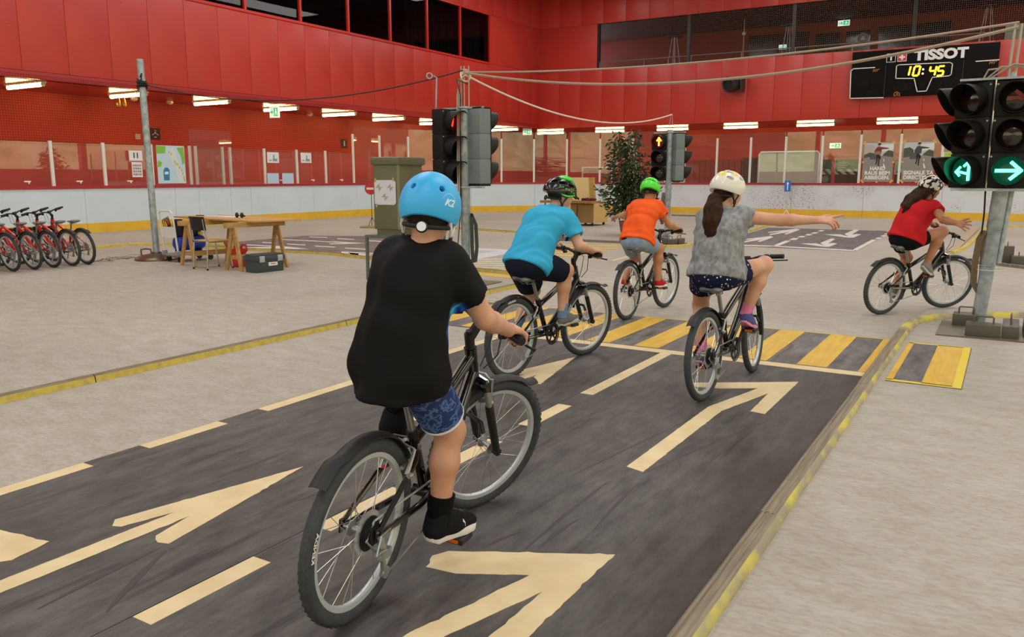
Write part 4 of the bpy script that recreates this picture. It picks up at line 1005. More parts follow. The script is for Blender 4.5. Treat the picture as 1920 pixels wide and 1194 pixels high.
def dots_mat(name, base, dots, scale, thr):
    m = M(name, base, 0.8, spec=0.2); nt = m.node_tree; L = nt.links.new; b = nt.nodes['Principled BSDF']
    tc = nd(m, 'ShaderNodeTexCoord'); v = nd(m, 'ShaderNodeTexVoronoi'); v.inputs['Scale'].default_value = scale; lt = nd(m, 'ShaderNodeMath', operation='LESS_THAN'); lt.inputs[1].default_value = thr
    rp = nd(m, 'ShaderNodeValToRGB'); rp.color_ramp.interpolation = 'CONSTANT'
    while len(rp.color_ramp.elements) < len(dots): rp.color_ramp.elements.new(0.5)
    for i, (e, c) in enumerate(zip(rp.color_ramp.elements, dots)): e.position = i / len(dots); e.color = lin(c)
    sp = nd(m, 'ShaderNodeSeparateColor'); mx = nd(m, 'ShaderNodeMix', data_type='RGBA'); mx.inputs[6].default_value = lin(base)
    L(tc.outputs['Object'], v.inputs[0]); L(v.outputs['Distance'], lt.inputs[0]); L(v.outputs['Color'], sp.inputs[0]); L(sp.outputs[0], rp.inputs[0])
    L(lt.outputs[0], mx.inputs[0]); L(rp.outputs[0], mx.inputs[7]); L(mx.outputs[2], b.inputs['Base Color']); return m
def cloth(name, c, c2=None, **k):
    k.setdefault('bump', 0.10); k.setdefault('bscale', 16); return M(name, c, 0.85, col2=c2, scale=k.pop('scale', 7), spec=0.15, **k)

def grip_hand(s, g, d, f, u, elbow, sz=1.0):
    """closed hand on a bar: g grip centre, d along the bar outward, f forward, u up"""
    g, d, f, u = (np.array(q, float) for q in (g, d, f, u)); P = lambda a, b, c: g + sz * (d * a + f * b + u * c)
    wr = P(-0.004, -0.062, 0.036); wr = wr + unit(elbow - wr) * 0.006
    for i, o in enumerate((-0.033, -0.011, 0.011, 0.031)):
        ln = (0.95, 1.05, 1.0, 0.85)[i]
        kn = P(o, 0.010, 0.031); a = P(o * 1.02, 0.010 + 0.03 * ln, 0.014); b = P(o * 1.04, 0.012 + 0.024 * ln, -0.018 * ln); c = P(o * 1.04, -0.002, -0.026)
        s.cap(wr + d * o * 0.45, kn, 0.0135, 0.0118, 0.014)
        s.cap(kn, a, 0.0105, 0.0095, 0.004); s.cap(a, b, 0.0094, 0.0086, 0.004); s.cap(b, c, 0.0084, 0.0074, 0.004)
    t0 = P(-0.03, -0.035, 0.022); t1 = P(-0.050, -0.008, 0.006); t2 = P(-0.046, 0.016, -0.012); t3 = P(-0.036, 0.024, -0.024)
    s.cap(wr, t0, 0.015, 0.0135, 0.012); s.cap(t0, t1, 0.013, 0.011, 0.006); s.cap(t1, t2, 0.0105, 0.0095, 0.004); s.cap(t2, t3, 0.009, 0.0078, 0.004)
    return wr
def open_hand(s, w, d, n, sd, spread=0.16, curl=(0.0, 0.25, 0.35, 0.45), thumb=0.8, sz=1.0):
    """open hand: wrist w, direction d, palm normal n (palm faces n), sd towards the thumb side"""
    d, n, sd = unit(d), unit(n), unit(sd)
    for i in range(4):
        o = (1.5 - i) * 0.0175 * sz; kn = w + d * (0.074 - 0.004 * abs(i - 1)) * sz + sd * o
        s.cap(w + sd * o * 0.5 + d * 0.004, kn, 0.0125 * sz, 0.0105 * sz, 0.014, flat=(n, 0.8))
        dr = unit(d + sd * spread * (1.5 - i) / 1.5); c = curl[i]; p = kn; L_ = (0.031, 0.035, 0.033, 0.026)[i] * sz
        for j, (q, r0, r1) in enumerate(((1.0, 0.0093, 0.0085), (0.75, 0.0084, 0.0078), (0.65, 0.0077, 0.0066))):
            e = p + unit(dr * math.cos(c * (j + 1)) + n * math.sin(c * (j + 1))) * L_ * q; s.cap(p, e, r0 * sz, r1 * sz, 0.004); p = e
    t0 = w + d * 0.022 * sz + sd * 0.026 * sz + n * 0.006; t1 = t0 + unit(d * 0.55 + sd * thumb + n * 0.2) * 0.036 * sz; t2 = t1 + unit(d * 0.8 + sd * thumb * 0.6 + n * 0.15) * 0.03 * sz
    s.cap(w + d * 0.006, t0, 0.0145 * sz, 0.0135 * sz, 0.012); s.cap(t0, t1, 0.0125 * sz, 0.0105 * sz, 0.008); s.cap(t1, t2, 0.0098 * sz, 0.008 * sz, 0.004)

def head_frame(H_, yaw, pitch, roll=0.0):
    R = Matrix.Rotation(math.radians(yaw), 4, 'Z') @ Matrix.Rotation(math.radians(pitch), 4, 'Y') @ Matrix.Rotation(math.radians(roll), 4, 'X')
    return Matrix.Translation(Vector(H_)) @ R
SHOE_LAST = [(-0.078, 0.0), (-0.072, 0.02), (-0.05, 0.029), (-0.01, 0.027), (0.03, 0.031), (0.07, 0.038), (0.105, 0.036), (0.132, 0.024), (0.142, 0.004), (0.136, -0.016), (0.115, -0.031), (0.075, -0.037), (0.03, -0.031), (-0.01, -0.027), (-0.05, -0.028), (-0.072, -0.019)]
def shoe(par, ball, f, u, mat, smat, sock_m=None, sock_h=0.06, ank=None, shin=None, accent=None, swoosh=None, side=-1, sz=1.0):
    """shoe in foot frame (x toe, z up, origin under the ball of the foot)"""
    f = unit(f); u = unit(np.array(u) - f * (np.array(u) @ f)); l = np.cross(u, f)
    Mx = Matrix(((f[0], l[0], u[0], ball[0]), (f[1], l[1], u[1], ball[1]), (f[2], l[2], u[2], ball[2]), (0, 0, 0, 1))) @ Matrix.Translation((-0.055 * sz, 0, 0)) @ Matrix.Scale(sz, 4)
    s = SDF((-0.1, -0.06, -0.005), (0.16, 0.06, 0.13), 0.0042)
    s.cap((-0.045, 0, 0.04), (0.02, 0, 0.038), 0.031, 0.03, 0.02); s.cap((0.02, 0, 0.036), (0.108, 0, 0.03), 0.033, 0.031, 0.03, flat=((0, 0, 1), 0.72))
    s.cap((-0.048, 0, 0.045), (-0.04, 0, 0.085), 0.03, 0.033, 0.03); s.cap((-0.03, 0, 0.08), (0.05, 0, 0.05), 0.03, 0.026, 0.03)
    s.cap((-0.05, 0, 0.10), (-0.035, 0, 0.14), 0.026, 0.03, 0.008, op='s'); s.cut((0, 0, 0.016), (0, 0, -1)); s.cut((0, 0, 0.104), (0.25, 0, 1))
    o = link('shoe', s.mesh('shoe', mat), par, Mx)
    so = MB(); k = len(SHOE_LAST); vs = []
    for (z, g) in ((0.0, 0.93), (0.006, 1.0), (0.022, 1.0), (0.027, 0.93)):
        for (x, y) in SHOE_LAST: vs.append((x * (1 + (g - 1) * 0.4), y * g * 1.02, z + (0.012 if x > 0.12 else (0.008 if x < -0.06 else 0)) * (1 if z < 0.01 else 0.4)))
    fs = [tuple(range(k - 1, -1, -1)), tuple(3 * k + j for j in range(k))] + [(i * k + j, i * k + (j + 1) % k, (i + 1) * k + (j + 1) % k, (i + 1) * k + j) for i in range(3) for j in range(k)]
    so.add(vs, fs).build('sole', smat, o, smooth=50)
    if accent: MB().tube([(0.0 + 0.016 * i, (0.02 if i % 2 else -0.02), 0.079 - 0.0075 * i) for i in range(6)], 0.0032, 6).build('laces', accent, o)
    if swoosh:
        pts = [(-0.045, 0.035), (-0.02, 0.033), (0.01, 0.036), (0.045, 0.048), (0.075, 0.063), (0.045, 0.054), (0.012, 0.047), (-0.012, 0.046), (-0.028, 0.052), (-0.03, 0.062), (-0.042, 0.048)]
        for q in (-1, 1):
            sw = MB(); P3 = []
            for (x, z) in [(0.015 - p[0] * 0.8, p[1] + 0.004) for p in pts] if False else [(-p[0] * 0.85 + 0.02, p[1]) for p in pts]:
                P3.append((x, q * (0.0345 if z < 0.05 else 0.0335), z))
            sw.add(P3 + [(p[0], p[1] + q * 0.0025, p[2]) for p in P3], [tuple(range(len(P3))), tuple(range(2 * len(P3) - 1, len(P3) - 1, -1))]); sw.build('side_mark', swoosh, o, smooth=0)
    if sock_m is not None and shin is not None:
        a = np.array(ank) - unit(np.array(shin) - ank) * 0.02; b = np.array(ank) + unit(np.array(shin) - ank) * sock_h
        MB().tube([a, (a + b) / 2, b], [0.04 * sz, 0.0375 * sz, 0.042 * sz], 20).build('sock', sock_m, par, smooth=60)
    return o

def rider(k, label, sp):
    Mw = bike_matrix(*POSE[k]); sc = 1.04 if k == 'b1' else 1.0; L_, stv, crk, _ = BP[k]
    S = np.array(steer_m(L_, math.radians(stv)))
    bar = np.array([0.792 + L_ - 0.975, 0, 0.862])
    def grip(sd):
        q = bar + np.array([-0.026, sd * 0.215, 0.0195]); o = bar + np.array([-0.03, sd * 0.26, 0.02])
        q = S[:3, :3] @ q + S[:3, 3]; o = S[:3, :3] @ o + S[:3, 3]; return q * sc, unit(o - q)
    pel, neck, head = (np.array(sp[q], float) for q in ('pel', 'neck', 'head'))
    up = unit(neck - pel); lat = unit(np.array([sp.get('twist', 0.0), 1.0, 0])); fwd = np.cross(lat, up)
    W_ = sp.get('w', 1.0); hh = sp.get('h', 0.006)
    waist = pel + (neck - pel) * 0.32 - fwd * sp.get('hunch', 0.0); chest = pel + (neck - pel) * 0.68 - fwd * sp.get('hunch', 0.015)
    shl = pel + (neck - pel) * 0.90 + fwd * 0.005
    SH_ = {s_: shl + lat * s_ * 0.122 * W_ * sp.get('shw', 1.0) + up * sp.get('shrug', {}).get(s_, 0.0) for s_ in (-1, 1)}
    HP = {s_: pel + lat * s_ * 0.075 * W_ - up * 0.02 for s_ in (-1, 1)}
    ank, ball, ff, knee = {}, {}, {}, {}
    for s_ in (-1, 1):
        a = math.radians(crk) + (0 if s_ < 0 else math.pi)
        pd = np.array([(0.42 + 0.152 * math.cos(a)), s_ * 0.128, 0.275 + 0.152 * math.sin(a) + 0.011]) * sc
        p = math.radians(sp['foot'][s_]); ff[s_] = unit([math.cos(p), s_ * sp.get('toeout', 0.06), math.sin(p)]); uu = np.array([-math.sin(p), 0, math.cos(p)])
        ball[s_] = pd + uu * 0.002; ank[s_] = pd - ff[s_] * 0.098 * W_ + uu * 0.085 * W_
        knee[s_] = ik(HP[s_], ank[s_], 0.345 * W_, 0.335 * W_, (1, s_ * -sp.get('splay', 0.1) * -1, 0.35))
    # arms
    el, wr, hand = {}, {}, {}
    for s_ in (-1, 1):
        am = sp['arm'][s_]
        if am == 'grip':
            g, d = grip(s_); wr[s_] = g + np.array([-0.06, 0, 0.036]); el[s_] = ik(SH_[s_], wr[s_], 0.235 * W_, 0.215 * W_, (-0.35, s_ * 0.55, -0.75)); hand[s_] = ('g', g, d)
        else:
            d, bend = am; d = unit(d); el[s_] = SH_[s_] + unit(d + np.array([0, 0, -bend])) * 0.235 * W_; wr[s_] = el[s_] + unit(d + np.array([bend * 0.6, 0, bend * 0.6])) * 0.215 * W_; hand[s_] = ('o', unit(wr[s_] - el[s_]))
    tors = []
    for s_ in (-1, 1):
        tw = W_ * sp.get('tw', 1.0); c_, w_, p_ = chest + lat * s_ * 0.062 * tw, waist + lat * s_ * 0.05 * tw, pel + lat * s_ * 0.058 * tw
        tors += [(SH_[s_] - lat * s_ * 0.03, c_, 0.052, 0.082), (c_, w_, 0.084, 0.076), (w_, p_, 0.076, 0.088)]
    tors += [(shl, chest, 0.055, 0.08), (chest, waist, 0.085, 0.08), (waist, pel, 0.08, 0.09)]
    pts = np.array([head + 0.16, head - 0.16, pel] + [SH_[q] for q in SH_] + [wr[q] for q in wr] + [el[q] for q in el] + [ank[q] for q in ank] + [knee[q] for q in knee] + [ball[q] for q in ball])
    lo, hi = pts.min(0) - 0.17, pts.max(0) + 0.17; lo[2] = max(lo[2], 0.0)
    s = SDF(lo, hi, hh)
    for (a, b, ra, rb) in tors: s.cap(a, b, ra * W_, rb * W_, 0.05)
    Hm = head_frame(head, sp['yaw'], sp.get('pitch', 8)); A = np.array(Hm); hf, hl, hu = A[:3, 0], A[:3, 1], A[:3, 2]; hp = lambda a, b, c: head + hf * a + hl * b + hu * c
    nb = neck + np.array([0, 0, -0.01]); s.cap(nb - up * 0.03, hp(-0.022, 0, -0.07), 0.05, 0.044, 0.035)
    Rh = [hf, hl, hu]
    s.ell(hp(-0.004, 0, 0.012), (0.09, 0.072, 0.088), 0.02, R=Rh); s.ell(hp(0.028, 0, -0.055), (0.055, 0.05, 0.062), 0.04, R=Rh); s.ell(hp(0.05, 0, -0.088), (0.028, 0.03, 0.024), 0.03, R=Rh)
    s.cap(hp(0.083, 0, -0.005), hp(0.097, 0, -0.034), 0.008, 0.012, 0.012); s.cap(hp(0.075, -0.035, 0.012), hp(0.075, 0.035, 0.012), 0.01, 0.01, 0.02)
    for q in (-1, 1):
        s.ell(hp(-0.008, q * 0.074, -0.022), (0.017, 0.007, 0.028), 0.008, R=Rh); s.ell(hp(0.084, q * 0.03, -0.006), (0.01, 0.015, 0.008), 0.01, op='s', R=Rh)
        s.ell(hp(0.062, q * 0.034, -0.045), (0.02, 0.02, 0.024), 0.02, R=Rh)
    s.cap(hp(0.082, -0.018, -0.066), hp(0.082, 0.018, -0.066), 0.007, 0.007, 0.008); s.cap(hp(0.092, -0.017, -0.0655), hp(0.092, 0.017, -0.0655), 0.003, 0.003, 0.003, op='s')
    for q in (-1, 1):
        s.cap(SH_[q], el[q], 0.047 * W_, 0.036 * W_, 0.03); s.cap(el[q], el[q] + (wr[q] - el[q]) * 0.3, 0.036 * W_, 0.036 * W_, 0.02); s.cap(el[q] + (wr[q] - el[q]) * 0.3, wr[q], 0.036 * W_, 0.0235 * W_, 0.02)
        s.cap(HP[q], knee[q], 0.078 * W_, 0.05 * W_, 0.03); s.ell(knee[q] + np.array([0.012, 0, 0.004]), (0.046 * W_, 0.046 * W_, 0.05 * W_), 0.03)
        cf = knee[q] + (ank[q] - knee[q]) * 0.32 + np.array([-0.014, 0, -0.004]); s.cap(knee[q], cf, 0.046 * W_, 0.05 * W_, 0.03); s.cap(cf, ank[q], 0.05 * W_, 0.032 * W_, 0.03)
        s.cap(ank[q] - np.array([0, 0, 0.0]), ball[q] + np.array([0, 0, 0.035]), 0.03, 0.025, 0.02)
        if hand[q][0] == 'g':
            g, d = hand[q][1:]; u_ = np.array([0, 0, 1.0]); f_ = unit(np.cross(d, u_) * (1 if q > 0 else -1)); f_ = f_ if f_[0] > 0 else -f_
            w2 = grip_hand(s, g, d, f_, u_, el[q], 0.95 * W_); s.cap(wr[q], w2, 0.0235 * W_, 0.02 * W_, 0.015)
        else:
            d = hand[q][1]; pn = unit(sp.get('palm', {}).get(q, (0.3, 0, -1))); pn = unit(pn - d * (pn @ d)); sdv = np.cross(d, pn) * 1.0
            if sdv @ np.array(sp.get('thumb', {}).get(q, (1, 0, 0.6))) < 0: sdv = -sdv
            open_hand(s, wr[q], d, pn, sdv, sz=1.05 * W_, **sp.get('hand', {}))
    body = link('person', s.mesh('person', sp['skin']), None); body.matrix_world = Mw; tag(body, label, 'person', None)
    for q in (-1, 1):
        e = MB().ell((0.0, 0, 0), (0.0105, 0.0105, 0.0105), 10, 8); e.mi = 1; e.ell((0.0065, 0, 0), (0.0052, 0.0055, 0.0055), 8, 6)
        o = e.build('eye', [M('eye_white', 'e8e4de', 0.3), M('eye_iris', '2d1d12', 0.2)], body, smooth=80); o.matrix_local = Hm @ Matrix.Translation((0.0715, q * 0.03, -0.006))
    # ---- shirt
    g = sp['shirt']; inf = g.get('inf', 0.014); sh = SDF(lo - 0.05, hi + 0.05, g.get('res', 0.0075))
    hem = pel + up * g['hem'][0] + fwd * 0
    for (a, b, ra, rb) in tors: sh.cap(a, b, ra * W_ + inf, rb * W_ + inf + g.get('loose', 0.0) * 0.6, 0.06)
    tq = sp.get('tw', 1.0)
    for q in (-1, 1): sh.cap(waist + lat * q * 0.05 * tq, pel + lat * q * 0.055 * tq - up * 0.12, 0.076 + inf, g.get('hemr', 0.088) + inf + g.get('loose', 0.012), 0.05)
    if g.get('belly'): sh.ell(pel + up * 0.05 - fwd * g['belly'][0], (0.105, 0.085 + 0.065 * sp.get('tw', 1.0), 0.13), 0.06)
    sh.cap(neck - up * 0.05, neck - up * 0.012, 0.06, 0.055, 0.03)
    for q in (-1, 1):
        e = SH_[q] + (el[q] - SH_[q]) * g['slv']; sh.cap(SH_[q], SH_[q] + (el[q] - SH_[q]) * (g['slv'] + 0.3), 0.058 * W_ + inf * 0.4, 0.058 * W_ + inf * 0.2 + g.get('sl', 0.0), 0.035)
        dd = unit(el[q] - SH_[q]); sh.cutlocal(e, dd, 0.10)
    ie = sp['shorts'].get('inf', 0.012) + 0.011
    sh.cap(waist, pel, 0.08, 0.094 * W_ + ie, 0.03); sh.ell(pel - up * 0.03 - fwd * 0.02, (0.095 * W_ + ie, (0.075 + 0.06 * sp.get('tw', 1.0)) * W_ + ie, 0.085 * W_ + ie), 0.03)
    for q in (-1, 1): sh.cap(waist + lat * q * 0.045 * tq, pel + lat * q * 0.055 * tq, 0.08, 0.09 * W_ + ie, 0.03); sh.cap(HP[q], HP[q] + (knee[q] - HP[q]) * 0.12, 0.08 * W_ + ie, 0.08 * W_ + ie, 0.03)
    sh.fold(g.get('fold', 0.006), g.get('ff', 26), seed=g.get('seed', 3))
    sh.cut(hem, -up * 1.0 + fwd * g['hem'][1]); sh.cap(neck - up * 0.03, neck + up * 0.1, 0.053, 0.053, 0.004, op='s')
    so = link('shirt', sh.mesh('shirt', g['mat']), body)
    if g.get('trim'):
        for q in (-1, 1):
            e = SH_[q] + (el[q] - SH_[q]) * g['slv']; dd = unit(el[q] - SH_[q]); MB().torus(e - dd * 0.004, dd, 0.054 * W_ + inf * 0.25, 0.0055, 28, 8).build('sleeve_band', g['trim'], so)
        hb_ = SDF(lo - 0.05, hi + 0.05, 0.008)
        for q in (-1, 1): hb_.cap(waist + lat * q * 0.05, pel + lat * q * 0.055 - up * 0.12, 0.076 + inf - 0.004, 0.088 + inf + g.get('loose', 0.012) - 0.004, 0.05)
        hb_.cut(hem + up * 0.002, up); hb_.cut(hem - up * 0.018, -up + fwd * g['hem'][1]); link('hem_band', hb_.mesh('hem_band', g['trim']), so)
    # ---- shorts
    g = sp['shorts']; st_ = SDF(lo, hi, 0.0075); inf = g.get('inf', 0.012)
    for q in (-1, 1):
        st_.cap(waist + lat * q * 0.045 * sp.get('tw', 1.0), pel + lat * q * 0.055 * sp.get('tw', 1.0), 0.078, 0.09 * W_ + inf, 0.04)
        e = HP[q] + (knee[q] - HP[q]) * g['len']; st_.cap(HP[q], HP[q] + (knee[q] - HP[q]) * (g['len'] + 0.25), 0.08 * W_ + inf, 0.062 * W_ + inf + g.get('flare', 0.0), 0.03); st_.cutlocal(e, unit(knee[q] - HP[q]), 0.125)
    st_.cap(waist, pel, 0.08, 0.094 * W_ + inf, 0.03); st_.ell(pel - up * 0.03 - fwd * 0.02, (0.095 * W_ + inf, (0.075 + 0.06 * sp.get('tw', 1.0)) * W_ + inf, 0.085 * W_ + inf), 0.03)
    st_.fold(0.004, 30, seed=5); st_.cut(waist, up)
    sto = link('shorts', st_.mesh('shorts', g['mat']), body)
    if g.get('hem'):
        for q in (-1, 1):
            e = HP[q] + (knee[q] - HP[q]) * g['len']; r_ = 0.08 * W_ + inf + (0.062 * W_ - 0.08 * W_ + g.get('flare', 0.0)) * (g['len'] / (g['len'] + 0.25)); MB().torus(e, unit(knee[q] - HP[q]), r_ - 0.002, 0.0045, 32, 8).build('shorts_hem', g['hem'], sto)
    # ---- shoes and socks
    g = sp['shoe']
    for q in (-1, 1):
        p = math.radians(sp['foot'][q]); shoe(body, ball[q], ff[q], (-math.sin(p), 0, math.cos(p)), g['mat'], g['sole'], g.get('sock'), g.get('sh', 0.06), ank[q], knee[q], g.get('lace'), g.get('mark'), q, g.get('sz', 0.98) * W_)
    # ---- hair
    hm = sp['hair']; hs = SDF((-0.32, -0.16, -0.5), (0.14, 0.16, 0.14), 0.006)
    hs.ell((-0.008, 0, 0.014), (0.097, 0.078, 0.093), 0.0); hs.cap((-0.05, 0, -0.03), (-0.055, 0, -0.06), 0.05, 0.04, 0.03, flat=((1, 0, 0), 0.7))
    hs.func((-0.4, -0.2, -0.5), (0.2, 0.2, 0.2), lambda X, Y, Z: np.maximum(X - 0.045 - 0.35 * (Z - 0.05), (-0.052 if hm[0] == 'short' else -0.085) - Z), 'i')
    if hm[0] == 'pony':
        R3 = np.array(Hm.inverted())
        P_ = [(-0.09, 0.0, -0.045), (-0.125, -0.01, -0.08), (-0.15, -0.032, -0.15), (-0.16, -0.05, -0.23), (-0.16, -0.06, -0.30), (-0.155, -0.064, -0.34)]
        rr = [0.026, 0.042, 0.058, 0.060, 0.048, 0.02]
        for i in range(5): hs.cap(P_[i], P_[i + 1], rr[i], rr[i + 1], 0.03)
    if hm[0] == 'long':
        for q in (-1, 0, 1):
            P_ = [(-0.04, q * 0.045, -0.02), (-0.10, q * 0.055, -0.09), (-0.165, q * 0.062, -0.16), (-0.215 + 0.02 * q, q * 0.06, -0.24), (-0.235 + 0.03 * q, q * 0.05, -0.31)]
            rr = [0.05, 0.045, 0.042, 0.036, 0.012]
            for i in range(4): hs.cap(P_[i], P_[i + 1], rr[i], rr[i + 1], 0.03)
    if hm[0] != 'short':
        hs.func((-0.4, -0.2, -0.5), (0.2, 0.2, 0.2), lambda X, Y, Z: hs.D[hs._sl((-0.4, -0.2, -0.5), (0.2, 0.2, 0.2))] + 0.0045 * np.sin(Y * 190 + X * 60 + 6 * np.sin(Z * 18)) * np.clip(-Z * 12, 0, 1), 'i')
    link('hair', hs.mesh('hair', hm[1]), body, Hm)
    helmet(body, Hm, sp['helmet'])
    return body

def helmet(body, Hm, kind):
    R_ = {'skate': (0.121, 0.104, 0.116), 'stripe': (0.126, 0.1, 0.106), 'grid': (0.124, 0.102, 0.108), 'flower': (0.124, 0.103, 0.108), 'mono': (0.128, 0.1, 0.104)}[kind]
    hM = Hm @ Matrix.Rotation(math.radians({'skate': 4, 'stripe': 6, 'grid': 8, 'flower': 8, 'mono': 4}[kind]), 4, 'Y')
    C = (-0.004, 0, 0.018); col = {'skate': M('helmet_blue', '2ba6ea', 0.42, col2='3db4f0', scale=6), 'stripe': M('helmet_black', '0b0c0c', 0.22, coat=0.4), 'grid': M('helmet_green', '4fe03a', 0.35), 'flower': M('helmet_white', 'dcdcd6', 0.3, coat=0.3), 'mono': None}[kind]
    if kind == 'mono':
        col = M('helmet_mono', 'e4e2da', 0.35); m = col; nt = m.node_tree; tc = nd(m, 'ShaderNodeTexCoord'); wv = nd(m, 'ShaderNodeTexWave'); wv.bands_direction = 'Y'; wv.inputs['Scale'].default_value = 7.5; wv.inputs['Distortion'].default_value = 3.5; wv.inputs['Detail'].default_value = 0.5; wv.inputs['Detail Scale'].default_value = 4
        rp = nd(m, 'ShaderNodeValToRGB'); rp.color_ramp.interpolation = 'CONSTANT'; rp.color_ramp.elements[0].color = lin('16171a'); rp.color_ramp.elements[1].position = 0.42; rp.color_ramp.elements[1].color = lin('e6e4dc')
        nt.links.new(tc.outputs['Object'], wv.inputs[0]); nt.links.new(wv.outputs[0], rp.inputs[0]); nt.links.new(rp.outputs[0], nt.nodes['Principled BSDF'].inputs['Base Color'])
    s = SDF((-0.15, -0.125, -0.09), (0.17, 0.125, 0.15), 0.0042)
    s.ell(C, R_, 0.0)
    if kind != 'skate': s.ell((-0.02, 0, 0.0), (R_[0] * 0.98, R_[1] * 0.96, R_[2] * 0.8), 0.02)
    rim0 = {'skate': -0.042, 'stripe': -0.03, 'grid': -0.034, 'flower': -0.034, 'mono': -0.03}[kind]
    def rimf(X, Y, Z):       # lower edge: arched up at nape and brow, lower at the sides
        zz = rim0 + (0.014 if kind == 'skate' else 0.008) * (1 - (Y / 0.1) ** 2) + np.where(X > 0, 0.62 * X * X / 0.12, 0.0 * X)
        return (zz - Z) * 0.9
    s.func((-0.2, -0.2, -0.2), (0.2, 0.2, 0.2), rimf, 'i')
    if kind == 'stripe': s.cap((0.10, -0.05, 0.015), (0.10, 0.05, 0.015), 0.01, 0.01, 0.015); s.cap((0.11, -0.03, 0.012), (0.145, -0.02, 0.0), 0.008, 0.006, 0.012); s.cap((0.11, 0.03, 0.012), (0.145, 0.02, 0.0), 0.008, 0.006, 0.012); s.cap((0.145, -0.02, 0.0), (0.145, 0.02, 0.0), 0.006, 0.006, 0.012)
    s.ell((C[0], 0, C[2] - 0.004), (R_[0] - 0.018, R_[1] - 0.018, R_[2] - 0.018), 0.0, op='s')
    def dirv(az, el_): az, el_ = math.radians(az), math.radians(el_); return np.array([-math.cos(az) * math.cos(el_), math.sin(az) * math.cos(el_), math.sin(el_)])   # az 0 = back, + = left
    def vent(az, el_, w, l, tang):
        d = dirv(az, el_); p = np.array(C) + d * (np.array(R_) - 0.008); t = np.array(tang, float); t = unit(t - d * (t @ d)); s.cap(p - t * l, p + t * l, w, w, 0.003, op='s'); return p
    if kind == 'skate':
        for az in (-33, 28):
            p = vent(az, 24, 0.0105, 0.0005, (0, 0, 1)); d = dirv(az, 24); s.cap(p - d * 0.03, p + d * 0.03, 0.0085, 0.0085, 0.002, op='s')
        for az in (-140, 140): vent(az, 40, 0.0075, 0.0005, (0, 0, 1))
    if kind == 'grid':
        for az, e in ((0, 62), (0, 30), (0, 2), (-42, 55), (42, 55), (-32, 22), (32, 22), (-30, -4), (30, -4), (-68, 18), (68, 18), (-72, 42), (72, 42), (-110, 20), (110, 20), (-150, 35), (150, 35), (180, 30)):
            vent(az, e, 0.0125, 0.012, np.cross(dirv(az, e), (0, 0, 1)))
    if kind in ('flower',):
        for az, e in ((-48, 22), (-40, 52), (40, 58), (62, 20), (-100, 30), (100, 30), (170, 40)): vent(az, e, 0.0105, 0.014, np.cross(dirv(az, e), (0.2, 0, 1)))
    if kind in ('mono', 'stripe'):
        for az, e in ((0, 50), (-35, 30), (35, 30), (-70, 28), (70, 28), (-110, 28), (110, 28), (160, 35), (-160, 35)): vent(az, e, 0.0115, 0.02, (1, 0, 0.1))
    o = link('helmet', s.mesh('helmet', col), body, hM)
    def onshell(az, el_, lift=0.0015): d = dirv(az, el_); return np.array(C) + d * (np.array(R_) + lift), d
    if kind == 'skate':
        tx = MB()
        def wp(sz):
            def f(x, y):
                az = -48 + (-x) / 0.10 * 57.3; e = 2 + y / 0.11 * 57.3; return onshell(az, e)[0]
            return f
        text(tx, 'K2', 0.03, (0, 0, 0), (1, 0, 0), (0, 1, 0), bold=0.0012, shear=0.35, warp=wp(1)); tx.build('helmet_logo', M('logo_pale', 'bfe6fb', 0.4), o, smooth=0)
        dt = MB()
        for i in range(9):
            a = math.radians(20 + 17.5 * i); az = -48 - 13 * math.cos(a); e = 4 + 13 * math.sin(a); p, d = onshell(az, e); t = unit(np.cross(d, (0, 0, 1))); dt.disc(p, t, np.cross(d, t), 0.0022, 0.0016, 8, t=0.0006)
        tag(dt.build('logo_ring', MATS['logo_pale'], o, smooth=0), kind='stuff')
    if kind == 'stripe':
        GR = M('helmet_lime', '38d83a', 0.3)
        for q in (-1, 1):
            b_ = MB()
            for (e0, e1, a0, a1, w) in ((-10, -3, 55, 135, 0.012), (52, 55, 40, 150, 0.02)):
                pth = [onshell(q * (a0 + (a1 - a0) * i / 16), e0 + (e1 - e0) * i / 16 - (12 * math.sin(math.pi * i / 16) if e0 < 0 else -4 * math.sin(math.pi * i / 16)), -0.001)[0] for i in range(17)]
                b_.tube(pth, [0.002 + w * math.sin(math.pi * i / 16) ** 0.6 * 0.6 for i in range(17)], 8)
            for i in range(6): p, d = onshell(q * (62 + 12 * i), 14 - 2.6 * i, -0.002); b_.ell(p, (0.008, 0.006, 0.006), 8, 6)
            b_.build('lime_trim', GR, o, smooth=60)
        b_ = MB(); pth = [onshell(0 if e < 90 else 180, e if e < 90 else 180 - e, -0.002)[0] for e in range(70, 150, 6)]; b_.tube(pth, [0.004 + 0.012 * math.sin(math.pi * i / (len(pth) - 1)) for i in range(len(pth))], 8); b_.build('lime_trim', GR, o, smooth=60)
    if kind == 'flower':
        FY = M('petal_yellow', 'e8d633', 0.4); FG = M('petal_green', 'c9d6a8', 0.4); FB = M('petal_grey', 'b9bfae', 0.4)
        for (az, e, r, mt) in ((-12, 30, 0.018, FY), (-16, 58, 0.015, FG), (22, 44, 0.012, FG), (34, 24, 0.016, FB), (-70, 50, 0.014, FY), (60, 42, 0.013, FG)):
            fl = MB()
            for i in range(5):
                a = 2 * math.pi * i / 5 + 0.5; p, d = onshell(az + math.degrees(r * math.cos(a) / 0.1), e + math.degrees(r * math.sin(a) / 0.1), 0.0006); t = unit(np.cross(d, (0, 0, 1))); u2 = np.cross(d, t); fl.disc(p, t, u2 * -1, r * 0.6, r * 0.6, 12, t=0.0012) if np.cross(t, -u2) @ d > 0 else fl.disc(p, t, u2, r * 0.6, r * 0.6, 12, t=0.0012)
            fl.build('flower_decal', mt, o, smooth=0)
